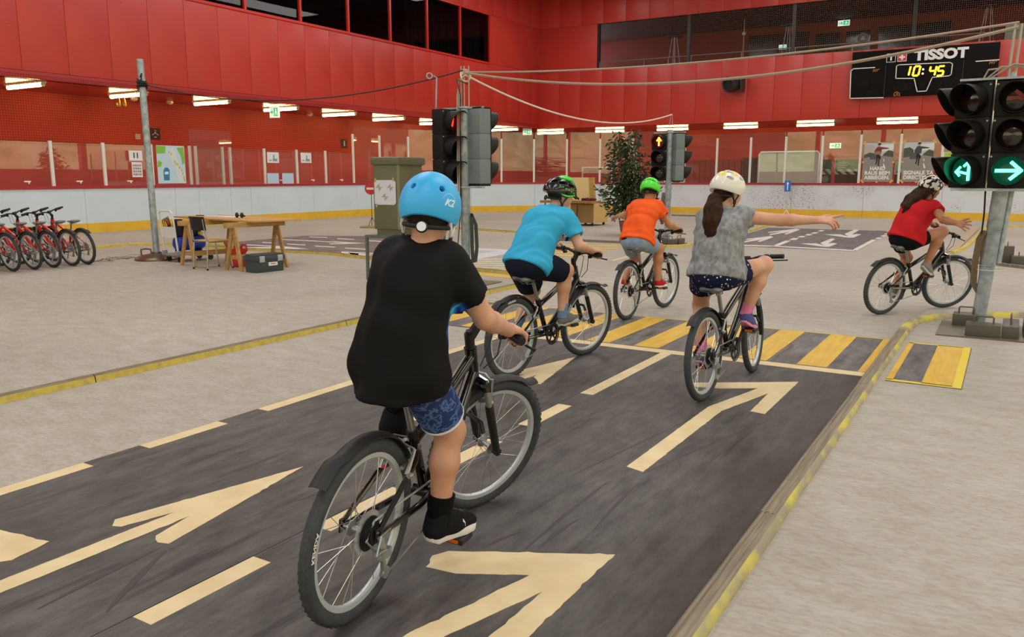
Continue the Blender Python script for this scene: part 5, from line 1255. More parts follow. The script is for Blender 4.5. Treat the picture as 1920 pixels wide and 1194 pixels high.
        pth = [onshell(az, -2 + 4 * math.sin(math.radians(az * 2.2)), 0.0)[0] for az in range(-80, 81, 8)]; MB().tube(pth, 0.0012, 5).build('seam_line', M('seam_grey', '6a6c6c', 0.5), o)
    # straps, dial
    SB = M('strap_black', '121214', 0.7); SWH = M('strap_white', 'd9dcdf', 0.6)
    for q in (-1, 1):
        st_ = MB(); y0 = q * (R_[1] - 0.016)
        st_.tube([(-0.055, y0 * 0.88, rim0 + 0.03), (-0.03, q * 0.083, -0.055), (0.0, q * 0.079, -0.083), (0.03, q * 0.055, -0.112), (0.045, 0, -0.126)], [0.006, 0.006, 0.006, 0.005, 0.005], 6); st_.build('chin_strap', SWH if kind == 'skate' else SB, o)
        MB().tube([(0.035, y0 * 0.95, rim0 + 0.03), (0.012, q * 0.083, -0.05), (0.0, q * 0.079, -0.083)], 0.005, 6).build('chin_strap', SWH if kind in ('skate',) else SB, o)
        MB().box((0.0, q * 0.08, -0.085), (0.02, 0.01, 0.024)).build('strap_buckle', SB, o, bevel=0.002)
    cr_ = MB(); cr_.tube([(-R_[0] * math.cos(a) * 0.80, R_[1] * math.sin(a) * 0.78, -0.046 - 0.018 * math.cos(a)) for a in np.linspace(-1.2, 1.2, 15)], [0.0075] * 15, 8); cr_.build('nape_cradle', SB, o)
    dl = MB(); c = np.array((-R_[0] * 0.80 - 0.004, 0, -0.066)); dl.lathe([(0.02, 0), (0.02, 0.006), (0.016, 0.010)], c, (-1, 0, 0), 22); dl.build('fit_dial', M('dial_black', '17181b', 0.5), o)
    if kind in ('skate', 'flower'): MB().lathe([(0.0155, 0), (0.0155, 0.0015)], c + np.array((-0.0095, 0, 0)), (-1, 0, 0), 22).build('dial_face', M('dial_face', 'd5e3ea', 0.4), o)

SK1 = skin('skin_fair', 'd2a288', 'c28d72'); SK2 = skin('skin_light', 'd8aa90', 'ca9478'); SK3 = skin('skin_tan', 'c08a68', 'ab7756')
HAIRB = M('hair_brown', '3d2414', 0.62, col2='1f110a', scale=40, stretch=(1, 6, 0.3), spec=0.15); HAIRD = M('hair_dark', '2a1d16', 0.7, col2='1b120d', scale=60, spec=0.2)
GRIPS = {-1: 'grip', 1: 'grip'}
rider('b1', 'person in an oversized black shirt, blue patterned shorts and plain blue helmet riding away', dict(
    pel=(0.168, -0.016, 0.845), neck=(0.29, -0.012, 1.215), head=(0.315, -0.012, 1.338), yaw=17, pitch=10, skin=SK1, h=0.0046, foot={-1: -2, 1: -24}, arm=GRIPS, hunch=0.018, splay=0.12, w=1.0, shw=0.86, tw=0.58, toeout=0.3,
    shirt=dict(mat=print_mat('shirt_black_print', '0d0d0f', (0.33, -0.13, 0.94), (0.13, 0.10, 0.13), [(0.3, '0a0d1c'), (0.42, '143a9a'), (0.5, '2c86e0'), (0.58, '58d6f0'), (0.68, '1b49b0')], 12, 0.1), hem=(-0.10, 0.5), slv=0.62, inf=0.017, loose=0.0, hemr=0.082, fold=0.013, ff=55, sl=-0.002, seed=2, belly=(0.012,)),
    shorts=dict(mat=print_mat('shorts_palm', '24345e', (0.3, 0, 0.7), (3, 3, 3), [(0.0, '27386a'), (0.5, '27386a'), (0.53, '5a74ac'), (0.6, '4c66a0'), (0.63, '27386a')], 26, 0.1), len=0.72, flare=0.012, inf=0.004, hem=M('hem_white', 'd5d8de', 0.8)),
    shoe=dict(mat=cloth('shoe_black', '16171b'), sole=M('sole_white', 'dcd8d4', 0.6), sz=1.16, sock=cloth('sock_black', '0c0c0e'), sh=0.095, lace=BLKM, mark=M('mark_white', 'ececec', 0.4)), hair=('short', HAIRD), helmet='skate'))
rider('b2', 'person in a light blue shirt, navy shorts and black and lime helmet riding away', dict(
    pel=(0.165, 0.0, 0.835), neck=(0.475, 0, 1.195), head=(0.545, 0.0, 1.325), yaw=-30, pitch=10, skin=SK2, h=0.0055, foot={-1: 6, 1: -10}, arm=GRIPS, hunch=0.035, splay=0.1,
    shirt=dict(mat=print_mat('shirt_blue_print', '39a9d8', (0.40, -0.12, 0.99), (0.095, 0.08, 0.075), [(0.3, '12213f'), (0.48, '14264a'), (0.52, 'dfe9f0'), (0.6, '1b3a6a'), (0.66, 'cfe3ee')], 30, 0.06), hem=(-0.06, 0.05), slv=0.66, inf=0.018, loose=0.012, fold=0.013, ff=62, sl=0.012, seed=8),
    shorts=dict(mat=cloth('shorts_navy', '171b2c'), len=0.8, flare=0.02, inf=0.018),
    shoe=dict(mat=cloth('shoe_grey', '77777a'), sole=M('sole_offwhite', 'c9c7c2', 0.6), sock=cloth('sock_blue', '6d8bb4'), sh=0.09, lace=M('lace_orange', 'e0602c', 0.6)), hair=('short', HAIRD), helmet='stripe'))
rider('b3', 'person in an orange shirt and bright green helmet stretching out the left arm', dict(
    pel=(0.19, 0.0, 0.805), neck=(0.44, 0, 1.185), head=(0.49, 0.0, 1.31), yaw=10, pitch=14, skin=SK3, h=0.006, foot={-1: -2, 1: -15}, arm={-1: 'grip', 1: ((0.5, 0.78, -0.25), 0.25)}, palm={1: (0.2, 0, -1)}, thumb={1: (1, 0, 0)}, hunch=0.03, w=0.98,
    shirt=dict(mat=cloth('shirt_orange', 'f0622a', 'e85a26'), hem=(-0.035, 0.05), slv=0.5, inf=0.016, loose=0.01, fold=0.012, ff=60, sl=0.006, trim=cloth('trim_dark', '2a0f12')),
    shorts=dict(mat=cloth('shorts_denim', '8ca2bd', '7b92b0', scale=20), len=0.6, flare=0.012), shoe=dict(mat=cloth('shoe_red', 'b5202b'), sole=M('sole_white2', 'dedbd6', 0.6)), hair=('short', HAIRD), helmet='grid', hand=dict(curl=(0.2, 0.3, 0.35, 0.4))))
rider('b4', 'girl in a mottled grey shirt with a ponytail and floral white helmet signalling right', dict(
    pel=(0.175, 0.0, 0.83), neck=(0.315, 0, 1.225), head=(0.362, 0.0, 1.36), yaw=-22, pitch=8, skin=SK1, h=0.005, foot={-1: -22, 1: -15}, arm={-1: ((0.16, -0.97, -0.03), 0.05), 1: 'grip'}, palm={-1: (0.55, 0, -0.8)}, thumb={-1: (0.4, 0, 1)}, hunch=0.02, splay=0.5, w=1.02,
    shirt=dict(mat=cloth('shirt_heather', '9b9ea2', '6f7276', scale=34, stretch=(1, 1, 0.7), detail=6, lo=0.35, hi=0.7), hem=(-0.045, 0.06), slv=0.30, inf=0.012, loose=0.01, fold=0.011, ff=60, seed=4),
    shorts=dict(mat=dots_mat('shorts_dots', '171a38', ('d6d3e0', 'c08aa8', 'e0e0ea'), 42, 0.22), len=0.42, flare=0.012),
    shoe=dict(mat=cloth('shoe_violet', '4a4f86', '5d6296'), sole=M('sole_pink', 'd98aa4', 0.6), sock=cloth('sock_pink', 'dd7fae'), sh=0.055, lace=M('lace_pink', 'd05a94', 0.6)), hair=('pony', HAIRB), helmet='flower', hand=dict(curl=(-0.05, 0.5, 0.6, 0.6), spread=0.22)))
rider('b5', 'girl in a red shirt with long loose hair and black and white helmet signalling right', dict(
    pel=(0.205, 0.0, 0.815), neck=(0.40, 0, 1.185), head=(0.455, 0.0, 1.345), yaw=-18, pitch=8, skin=SK3, h=0.006, foot={-1: -38, 1: -15}, arm={-1: ((-0.42, -0.86, -0.16), 0.25), 1: 'grip'}, palm={-1: (0.8, 0, -0.4)}, thumb={-1: (0, 0, 1)}, hunch=0.035, splay=0.25, w=1.04,
    shirt=dict(mat=cloth('shirt_red', 'c3242b', 'b81f27'), hem=(-0.03, 0.05), slv=0.42, inf=0.02, loose=0.022, fold=0.013, ff=55, sl=0.008, seed=6, belly=(0.02,)),
    shorts=dict(mat=cloth('shorts_black', '101012'), len=0.45, flare=0.006), shoe=dict(mat=cloth('shoe_ash', '8b8580'), sole=M('sole_ash', 'c4beb6', 0.6)), hair=('long', HAIRB), helmet='mono', hand=dict(curl=(0.0, 0.1, 0.15, 0.2), spread=0.3)))
# ================================================================== signal masts
def zpix(px, py, X, Y):
    r = wray(px, py); t = math.hypot(X, Y) / math.hypot(r[0], r[1]); return CAM_H + t * r[2]
GALV = M('galvanised', '8b979d', 0.42, 0.35, col2='b3bdc2', scale=14, detail=5, lo=0.35, hi=0.7)
HOUS = M('signal_black', '100e0c', 0.55, spec=0.3)
HOUSG = M('signal_grey', '6f7a7e', 0.5)
LENS_D = M('lens_dark', '1a0d0a', 0.15, coat=0.5)
CABLE = M('cable_beige', 'a08f7e', 0.6); CABLEW = M('cable_white', 'd8d2ca', 0.6); CABLEB = M('cable_black', '17120f', 0.6); CABLEO = M('cable_olive', '6a5a43', 0.6)
EM = {'green': M('signal_green', '30ffb0', 0.4, emit='40f5b8', estr=9.0), 'red': M('signal_red', 'ff2a12', 0.4, emit='ff2412', estr=5.0), 'orange': M('signal_orange', 'ff7a3a', 0.4, emit='ff6a2a', estr=8.0), 'reflection': M('signal_reflection', '5a1410', 0.4, emit='c0281a', estr=0.12)}
LENSG = {'green': M('lens_green', '06281c', 0.2, emit='0a5c40', estr=0.5), 'red': M('lens_red', '300a08', 0.2, emit='5c0c08', estr=0.3), 'orange': M('lens_amber', '300a08', 0.2, emit='5c1408', estr=0.3)}
def visor_mesh():
    mb = MB(); n = 28; vs = []; R0 = 0.142
    for layer in (0.0, -0.005):
        for t in (0.0, 0.5, 1.0):
            for k in range(n):
                a = 2 * math.pi * k / n; L_ = 0.23 * (0.28 + 0.72 * (0.5 + 0.5 * math.sin(a)) ** 0.8); R = (R0 + layer) * (1 - 0.05 * t); vs.append((L_ * t, R * math.cos(a), R * math.sin(a)))
    fs = []
    for l in (0, 1):
        for i in range(2):
            for k in range(n):
                k2 = (k + 1) % n; b = l * 3 * n; q = (b + i * n + k, b + i * n + k2, b + (i + 1) * n + k2, b + (i + 1) * n + k); fs.append(q if l else q[::-1])
    for k in range(n): k2 = (k + 1) % n; fs.append((2 * n + k, 2 * n + k2, 5 * n + k2, 5 * n + k))
    return mb.add(vs, fs).mesh('visor', HOUS, smooth=50)
VIS = visor_mesh()
LENSM = MB().lathe([(0.0, 0.022), (0.05, 0.02), (0.1, 0.012), (0.132, 0.0), (0.132, -0.01)], (0, 0, 0), (1, 0, 0), 28)
def arrow_sym(kind, mat, par):
    mb = MB(); ex, ey = (0, -1, 0), (0, 0, 1)         # seen from +x looking at the lens: right of viewer = -y... viewer's right
    def bar(a, b, w=0.03):
        a, b = np.array(a), np.array(b); d = unit(b - a); n_ = np.array([-d[1], d[0]]) * w / 2; P = [a + n_ - d * w * 0.3, b + n_ + d * w * 0.3, b - n_ + d * w * 0.3, a - n_ - d * w * 0.3]
        mb.prism([tuple(p) for p in P], (0.026, 0, 0), (0, 1, 0), (0, 0, 1), 0.003)
    if kind == 'right': bar((-0.1, 0), (0.09, 0)); bar((0.02, 0.075), (0.1, 0.0)); bar((0.02, -0.075), (0.1, 0.0))
    if kind == 'split': bar((0.035, -0.085), (0.035, 0.08), 0.026); bar((-0.01, 0.045), (0.035, 0.09), 0.022); bar((0.06, 0.06), (0.035, 0.09), 0.02); bar((0.035, -0.03), (-0.07, -0.005), 0.022); bar((-0.045, 0.035), (-0.085, -0.01), 0.02); bar((-0.05, -0.045), (-0.085, -0.01), 0.02)
    if kind == 'up': bar((0, -0.08), (0, 0.07), 0.034); bar((-0.045, 0.02), (0, 0.085), 0.03); bar((0.045, 0.02), (0, 0.085), 0.03)
    if kind == 'turn': bar((-0.06, 0), (0.06, 0.0), 0.03); bar((0.0, 0.06), (0.06, 0), 0.03)
    if kind == 'glow': bar((-0.02, -0.05), (0.0, 0.05), 0.04)
    return mb.build('lens_symbol', mat, par, smooth=0)
def signal_head(par, loc, az, lit=None, back=None, zb=1.335):
    """three section head facing azimuth az (deg); local +x is the face"""
    h0 = 0.328; hd = MB()
    for i in range(3): hd.box((-0.10, 0, h0 * (i + 0.5)), (0.2, 0.335, h0 - 0.006))
    hd.box((-0.10, 0, 1.5 * h0), (0.18, 0.32, 3 * h0 - 0.01))
    o = hd.build('signal_head', HOUS if back is None else back, par, bevel=0.012); o.matrix_local = Matrix.Translation((loc[0], loc[1], zb)) @ Matrix.Rotation(math.radians(az), 4, 'Z')
    if back is not None:
        fc = MB()
        for i in range(3): fc.box((0.004, 0, h0 * (i + 0.5)), (0.012, 0.34, h0 - 0.004))
        fc.build('front_plate', HOUS, o)
        MB().box((-0.1, 0, -0.012), (0.2, 0.32, 0.03)).build('bottom_cap', HOUS, o); MB().box((-0.1, 0, 3 * h0 + 0.008), (0.2, 0.33, 0.016)).build('top_cap', HOUS, o)
    for i in range(3):
        z = h0 * (2.5 - i); v = link('visor', VIS, o); v.location = (0.0, 0, z)
        li = (lit or {}).get(i); L_ = LENSM.mesh('lens', LENSG[li[1]] if li and li[1] in LENSG else LENS_D, smooth=60); lo_ = link('lens', L_, o); lo_.location = (0.004, 0, z)
        if li: q = arrow_sym(li[0], EM[li[1]], o); q.location = (0.004, 0, z)
        for y in (-0.15, 0.15):
            if not back: MB().cyl((-0.002, y, z + 0.13), (0.006, y, z + 0.13), 0.009, n=8).build('screw', GALV, o)
    return o
def mast(loc, label, r, top, z_rod):
    t = thing('traffic_light', label, 'traffic light', (loc[0], loc[1], 0), 0, None)
    pm_ = MB(); pm_.tube([(z_rod, 0, 0.01), (z_rod * 0.3, 0, 0.95), (z_rod * 0.29, 0, 0.96), (0, 0, top)], [r * 0.92, r * 0.92, r, r], 24); pm_.build('pole', GALV, t, smooth=40)
    return t
# near mast at the kerb bend
m1 = mast((-0.09, 9.12), 'galvanised mast with two signal heads lit with green arrows beside the kerb bend', 0.068, 1.36, -0.085)
MB().tube([(0.035, 0.06, 0.62), (0.085, 0.06, 1.36)], 0.028, 12).build('side_pole', GALV, m1)
for z in (0.93, 0.6): MB().torus((-0.085 * (1 - z / 1.36), 0, z), (0, 0, 1), 0.069, 0.004, 24, 6).build('pole_joint', GALV, m1)
lohi('head_bracket', (-0.42, -0.16, 1.31), (0.3, 0.12, 1.335), GALV, m1); lohi('head_bracket', (-0.42, -0.16, 2.325), (0.3, 0.12, 2.345), GALV, m1)
MB().tube([(0, 0.02, 1.36), (0, 0.02, 2.4)], 0.03, 12).build('upper_pole', GALV, m1)
signal_head(m1, (0.045, -0.14), 268, {2: ('right', 'green'), 0: ('turn', 'reflection')}, zb=1.335)  # top lens is off: its faint arrow reflection is painted as a weak glow
signal_head(m1, (-0.30, -0.10), 245, {2: ('split', 'green')}, zb=1.335)
signal_head(m1, (-0.40, 0.16), 200, None, zb=1.335)
MB().tube([(-0.125, -0.14, 1.34), (-0.125, -0.145, 2.33)], 0.009, 8).build('joint_strip', CHR, m1)
for (x, y0) in ((-0.03, 0.0), (0.02, 0.03)): MB().tube([(x, y0, 2.33), (x, y0, 2.5), (x + 0.01, y0, 2.83)], 0.012, 8).build('top_rod', M('rod_pale', 'a8a493', 0.5, 0.3), m1)
for k in range(3): MB().tube([(-0.24 + 0.02 * k, 0.0, 2.34), (-0.2 + 0.1 * k, -0.02, 2.43 + 0.02 * k), (0.05 + 0.05 * k, 0.0, 2.45), (0.22, 0.02, 2.35)], 0.009, 6).build('head_cable', CABLE, m1)
for k in range(4):
    dd = 0.085 + 0.012 * k; MB().tube([(-dd, -0.03 + 0.015 * k, 0.93), (-dd - 0.035, -0.03 + 0.012 * k, 0.85), (-dd - 0.055, -0.02, 0.6), (-dd - 0.05, -0.02, 0.42), (-dd - 0.0, -0.02, 0.36 - 0.01 * k), (-dd + 0.02, -0.02 + 0.012 * k, 0.42), (-dd + 0.012, -0.01, 0.7), (-dd + 0.0, -0.02, 0.93)], 0.012, 6, closed=True).build('cable_loop', CABLEO, m1)
MB().tube([(-0.13, -0.02, 1.34), (-0.12, -0.02, 1.1), (-0.125, -0.03, 0.9)], 0.009, 6).build('cable_drop', CABLEB, m1)
MB().torus((-0.02, 0, 0.56), (0, 0, 1), 0.12, 0.003, 24, 5).build('cable_tie', CABLEW, m1)
lohi('base_plate', (-0.40, -0.75, 0), (0.5, 0.12, 0.012), M('steel_plate', '6d6558', 0.5, 0.3), m1)
BALL = M('ballast_grey', '58554f', 0.5, 0.25)
def ballast(x, y, rz, label, group, z=0.012, sx=0.24, sy=0.34, h=0.11):
    t = thing('ballast_block', label, 'weight', (x, y, z), rz, group); lohi('block', (-sx / 2, -sy / 2, 0), (sx / 2, sy / 2, h), BALL, t, bevel=0.004)
    MB().tube([(0, -sy * 0.28, h - 0.005), (0, -sy * 0.28, h + 0.055), (0, -sy * 0.24, h + 0.065), (0, sy * 0.24, h + 0.065), (0, sy * 0.28, h + 0.055), (0, sy * 0.28, h - 0.005)], 0.008, 8).build('handle', M('handle_steel', '6f675a', 0.4, 0.6), t)
    return t
bl = 'grey steel ballast block with loop handle on the green-lit mast base plate'
ballast(-0.115, -0.58 + 9.12 - 0.02, math.radians(90), 'grey ballast block laid crosswise in front of the green-lit mast', 'blocks on the green-lit mast plate', sx=0.2, sy=0.28)
ballast(0.10 + 0.0, 9.12 - 0.42, math.radians(0), 'long grey ballast block between the crosswise block and another long one at the green-lit mast', 'blocks on the green-lit mast plate', sx=0.13, sy=0.5)
ballast(0.27, 9.12 - 0.28, math.radians(0), 'outermost long grey ballast block at the green-lit mast, away from the road', 'blocks on the green-lit mast plate', sx=0.14, sy=0.5)
ballast(-0.28, 9.12 - 0.05, math.radians(90), 'short grey ballast block on the road side of the green-lit mast', 'blocks on the green-lit mast plate', sx=0.2, sy=0.22)
# centre mast behind the first rider
m2 = mast((-6.33, 9.23), 'galvanised mast with two signal heads, the red lamp glowing, behind the blue helmet', 0.066, 2.36, 0)
signal_head(m2, (-0.16, -0.08), -10, {0: ('glow', 'red')}, zb=1.345)
signal_head(m2, (0.17, 0.17), 76, None, back=HOUSG, zb=1.345)
for z in (1.30, 2.34): MB().torus((0, 0, z), (0, 0, 1), 0.07, 0.012, 24, 8).build('clamp', GALV, m2); lohi('head_bracket', (-0.34, -0.03, z - 0.012), (0.3, 0.03, z + 0.012), GALV, m2)
for q in ((0, 0), (0.06, 0.02), (-0.05, 0.0)): MB().tube([(q[0], q[1], 2.34), (q[0], q[1], 2.88)], 0.009, 8).build('top_rod', M('rod_pale', 'a8a493', 0.5, 0.3), m2)
MB().tube([(-0.38, -0.12, 2.34), (-0.36, -0.12, 2.74), (-0.40, -0.14, 2.765)], 0.011, 8).build('eye_rod', GALV, m2)
MB().torus((-0.45, -0.16, 2.765), (0.6, -0.8, 0), 0.036, 0.009, 18, 6).build('eye_ring', GALV, m2)
for k in range(6):
    a = k * 1.1; MB().tube([(0.05 * math.cos(a), 0.03, 2.80 - 0.03 * k), (-0.05, -0.05 - 0.01 * k, 2.70), (-0.08 + 0.01 * k, -0.05, 2.5), (-0.075 + 0.008 * k, -0.06, 2.1), (-0.07 + 0.01 * k, -0.08, 1.6), (-0.06 + 0.008 * k, -0.085, 1.0), (-0.09, -0.08, 0.35)], 0.0065, 6).build('head_cable', (CABLEW, CABLE, CABLEB)[k % 3], m2)
for k in range(3): MB().torus((0.01, 0.02, 2.74 + 0.012 * k), (0.8, -0.5, 0.1), 0.06 + 0.008 * k, 0.007, 20, 6).build('cable_loop', CABLEW, m2)
for k in range(6):
    dd = 0.075 + 0.009 * k; MB().tube([(dd * 0.8, 0.03, 0.95), (dd + 0.045, 0.04, 0.8), (dd + 0.06, 0.04, 0.5), (dd + 0.04, 0.03, 0.3), (dd, 0.03, 0.28), (dd - 0.005, 0.02, 0.5), (dd - 0.01, 0.02, 0.9)], 0.006, 6, closed=True).build('cable_loop', M('cable_green', '3d4a44', 0.6), m2)
lohi('base_plate', (-0.4, -0.3, 0), (0.4, 0.3, 0.012), MATS['steel_plate'], m2)
# far mast behind the orange rider
m3 = mast((-6.32, 16.92), 'galvanised mast with one head showing an orange arrow beside the tall plant', 0.066, 2.42, 0)
signal_head(m3, (-0.21, -0.07), 275, {0: ('up', 'orange')}, zb=1.35)
signal_head(m3, (0.21, 0.14), 45, None, back=HOUSG, zb=1.35)
for z in (1.32, 2.36): lohi('head_bracket', (-0.36, -0.03, z - 0.012), (0.34, 0.03, z + 0.012), GALV, m3); MB().torus((0, 0, z), (0, 0, 1), 0.07, 0.012, 20, 8).build('clamp', GALV, m3)
for q in (-0.05, 0.05): MB().tube([(q, 0, 2.38), (q * 0.2 + 0.02, 0, 2.74)], 0.006, 6).build('top_rod', GALV, m3)
for k in range(5):
    dd = 0.07 + 0.012 * k; MB().tube([(-dd, -0.03, 1.1), (-dd - 0.03, -0.03, 0.9), (-dd - 0.05, -0.03, 0.55), (-dd - 0.02, -0.02, 0.42), (-dd + 0.01, -0.02, 0.6), (-dd, -0.02, 1.0)], 0.008, 6, closed=True).build('cable_loop', (CABLEO, M('cable_grey', '6f6f6c', 0.6))[k % 2], m3)
lohi('base_plate', (-0.35, -0.35, 0), (0.35, 0.35, 0.012), MATS['steel_plate'], m3)
bl3 = 'grey steel ballast block with wire handle at the foot of the mast by the plant'
ballast(-6.32 + 0.1, 16.92 - 0.26, math.radians(90), 'long grey ballast block laid crosswise in front of the mast by the plant', 'blocks at the mast by the plant', sx=0.16, sy=0.42); ballast(-6.32 + 0.26, 16.92 + 0.05, 0, 'grey ballast block under the grey signal back of the mast by the plant', 'blocks at the mast by the plant', sx=0.14, sy=0.36); ballast(-6.32 - 0.2, 16.92 - 0.02, 0, 'grey ballast block on the plant side of the mast by the plant', 'blocks at the mast by the plant', sx=0.16, sy=0.36)
# loose weights on the dark kerb behind the green-lit mast
ballast(0.02, 15.95, 0, 'dark ballast block with loop handle standing on the kerb behind the green-lit mast', 'loose weights behind the green-lit mast', z=0.0, sx=0.2, sy=0.22, h=0.3); ballast(0.19, 15.72, 0, 'low dark ballast block standing on the kerb behind the green-lit mast', 'loose weights behind the green-lit mast', z=0.0, sx=0.2, sy=0.22, h=0.16)
db = thing('dumbbell_weight', 'round black and silver weight lying by the kerb behind the green-lit mast', 'weight', (0.42, 15.75, 0.0))
for x in (-0.05, 0.12): MB().lathe([(0.03, -0.03), (0.075, -0.03), (0.085, 0), (0.075, 0.03), (0.03, 0.03)], (x, 0, 0.085), (1, 0.2, 0), 20).build('disc', BLKM, db)
MB().cyl((-0.15, -0.03, 0.085), (0.14, 0.03, 0.085), 0.025, n=12).build('bar', CHR, db)

# left guy pole with round foot
LPX, LPY = -12.78, 9.03
lp = thing('guy_pole', 'tall galvanised pole on a round brown metal foot near the parked bicycles', 'pole', (LPX, LPY, 0))
MB().tube([(0, 0, 0.08), (-0.06, 0.0, 3.40)], 0.056, 20).build('pole', GALV, lp)
MB().lathe([(0.37, 0.0), (0.365, 0.03), (0.30, 0.07), (0.18, 0.10), (0.09, 0.115), (0.085, 0.14), (0.0, 0.14)], n=36).build('foot', M('foot_bronze', '6b5a4c', 0.3, 0.6), lp)
MB().tube([(-0.26, -0.12, 0.07), (-0.29, -0.10, 0.17), (-0.27, -0.02, 0.18), (-0.2, 0.03, 0.17), (-0.18, 0.02, 0.09)], 0.014, 8).build('handle', M('handle_brown', '5d4c3f', 0.4, 0.4), lp)
for k in range(5): MB().torus((-0.053, 0.0, 2.93 + 0.03 * k), (0.15 * (k - 2), 0.1, 1), 0.075 + 0.008 * (k % 2), 0.012, 16, 6).build('cord_wrap', CABLEB, lp)
MB().tube([(-0.02, -0.05, 3.1), (0.03, -0.05, 3.16), (0.0, -0.06, 3.0)], 0.012, 6).build('hook', CABLEB, lp)
# overhead lines
def sag(a, b, s, n=28): a, b = np.array(a), np.array(b); return [a + (b - a) * t - np.array([0, 0, s * 4 * t * (1 - t)]) for t in np.linspace(0, 1, n)]
P2, P1, P3, P0 = (-6.30, 9.23, 2.80), (-0.08, 9.12, 2.80), (-6.30, 16.92, 2.73), (LPX - 0.05, LPY, 3.0)
def line(label, a, b, s, r, mat, grp=None):
    mb = MB().tube(sag(a, b, s), r, 6); c = np.array(a); mb.v = [tuple(np.array(v) - c) for v in mb.v]; o = mb.build('overhead_cable', mat); o.location = a; return tag(o, label, 'cable', grp)
line('thin black cable strung from the guy pole to the red-lit mast', P0, (-6.33, 9.20, 2.82), 0.33, 0.009, CABLEB)
line('upper beige cable strung between the red-lit and green-lit masts', P2, (-0.08, 9.12, 2.84), 0.12, 0.012, CABLE)
line('thick beige cable hanging lower between the red-lit and green-lit masts', (P2[0], P2[1], 2.79), P1, 0.30, 0.017, CABLE)
line('white cable sagging from the red-lit mast to the mast by the plant', (P2[0], P2[1], 2.76), P3, 0.36, 0.013, CABLEW)

# ================================================================== green cabinet on steel stand
OLIVE = M('cabinet_olive', '66684a', 0.45, col2='5f6145', scale=2); STND = M('stand_green', '5c6b62', 0.45, 0.3)
tb = thing('cabinet_stand', 'thin grey green steel frame stand carrying the olive cabinet', 'stand', (-7.72, 8.80, 0), math.radians(4))
for (x, y) in ((0, 0), (0.9, 0), (0, 0.6), (0.9, 0.6)): MB().lohi((x - 0.018, y - 0.018, 0), (x + 0.018, y + 0.018, 0.62)).build('leg', STND, tb)
lohi('top_frame', (-0.02, -0.02, 0.595), (0.92, 0.62, 0.635), STND, tb)
for y in (0, 0.6): lohi('stretcher', (0, y - 0.012, 0.14), (0.9, y + 0.012, 0.165), STND, tb)
cb = thing('control_cabinet', 'tall olive green steel cabinet with rounded lid standing on the frame', 'cabinet', (-7.66, 8.90, 0.635), math.radians(4))
lohi('body', (0.0, 0.0, 0.08), (0.42, 0.6, 0.97), OLIVE, cb, bevel=0.006); lohi('plinth', (0.03, 0.02, 0.0), (0.40, 0.58, 0.085), OLIVE, cb); 
MB().lohi((-0.03, -0.03, 0.965), (0.46, 0.64, 1.075)).build('lid', OLIVE, cb, bevel=0.03); lohi('door_edge', (0.405, -0.008, 0.08), (0.435, 0.02, 0.97), M('olive_light', '7e8060', 0.4), cb)
PAP = M('paper_white', 'cfcfdc', 0.7); INK = M('ink_grey', '9a9a8c', 0.7)
pp = MB(); pp.mi = 0; pp.prism([(0.02, 0), (0.33, 0), (0.36, 0.03), (0.36, 0.31), (0.33, 0.34), (0.03, 0.34), (0, 0.31), (0, 0.02)], (0.02, -0.004, 0.42), (1, 0, 0), (0, 0, 1), 0.002)
pp.mi = 1
for (cx_, cz_) in ((0.10, 0.66), (0.29, 0.66), (0.20, 0.53)):
    for (dx_, dz_, w_, h_) in ((-0.03, 0, 0.05, 0.012), (0.03, 0, 0.05, 0.012), (0, 0.03, 0.012, 0.05), (0, -0.03, 0.012, 0.05), (-0.02, 0.02, 0.025, 0.02), (0.02, -0.02, 0.025, 0.02)): pp.lohi((cx_ + dx_ - w_ / 2, -0.0075, cz_ + dz_ - h_ / 2), (cx_ + dx_ + w_ / 2, -0.0062, cz_ + dz_ + h_ / 2))
tag(pp.build('taped_plan', [PAP, INK], cb, smooth=0), 'white course plan sheet with faint junction drawings')
TPC = M('tape_tan', 'b59a6a', 0.6)
for (x, z) in ((0.04, 0.76), (0.34, 0.77), (0.05, 0.41)): MB().box((x, -0.005, z), (0.03, 0.003, 0.05)).build('tape_piece', TPC, cb)

# ================================================================== signs on stands
NE = thing('no_entry_sign', 'small round red no entry sign on a thin pole beside the olive cabinet', 'sign', (-15.55, 17.95, 0))
nz = math.radians(-60 + 10); ex = (math.cos(nz + math.pi / 2), math.sin(nz + math.pi / 2), 0)
d = MB(); d.mi = 0; d.disc((0, 0, 1.10), ex, (0, 0, 1), 0.17, n=32, t=0.012); d.mi = 1; d.prism([(-0.12, -0.028), (0.12, -0.028), (0.12, 0.028), (-0.12, 0.028)], np.array((0, 0, 1.10)) + np.cross(ex, (0, 0, 1)) * 0.012, ex, (0, 0, 1), 0.002)
d.build('sign_face', [M('sign_red', 'b5222b', 0.4), M('sign_cream', 'e0d6bc', 0.5)], NE, smooth=0)
MB().cyl((0, 0.02, 0.25), (0, 0.02, 1.0), 0.009, n=8).build('pole', BLKM, NE)
for a in (0.3, 2.4, 4.5): MB().tube([(0, 0.02, 0.3), (0.13 * math.cos(a), 0.02 + 0.13 * math.sin(a), 0.05)], 0.008, 6).build('leg', BLKM, NE)
MB().lathe([(0.34, 0), (0.34, 0.035), (0.30, 0.045), (0, 0.045)], n=30).build('base', M('base_ochre', '8f8350', 0.6), NE)
OW = thing('one_way_sign', 'small blue square sign with white arrow on a thin stand before the end boards', 'sign', (-6.95, 30.7, 0), math.radians(8))
d = MB(); d.mi = 0; d.lohi((-0.11, -0.01, 0.9), (0.11, 0, 1.29)); d.mi = 1; d.lohi((-0.018, -0.013, 0.95), (0.018, -0.0101, 1.2)); d.add([(-0.05, -0.012, 1.17), (0.05, -0.012, 1.17), (0, -0.012, 1.25)], [(0, 1, 2)])
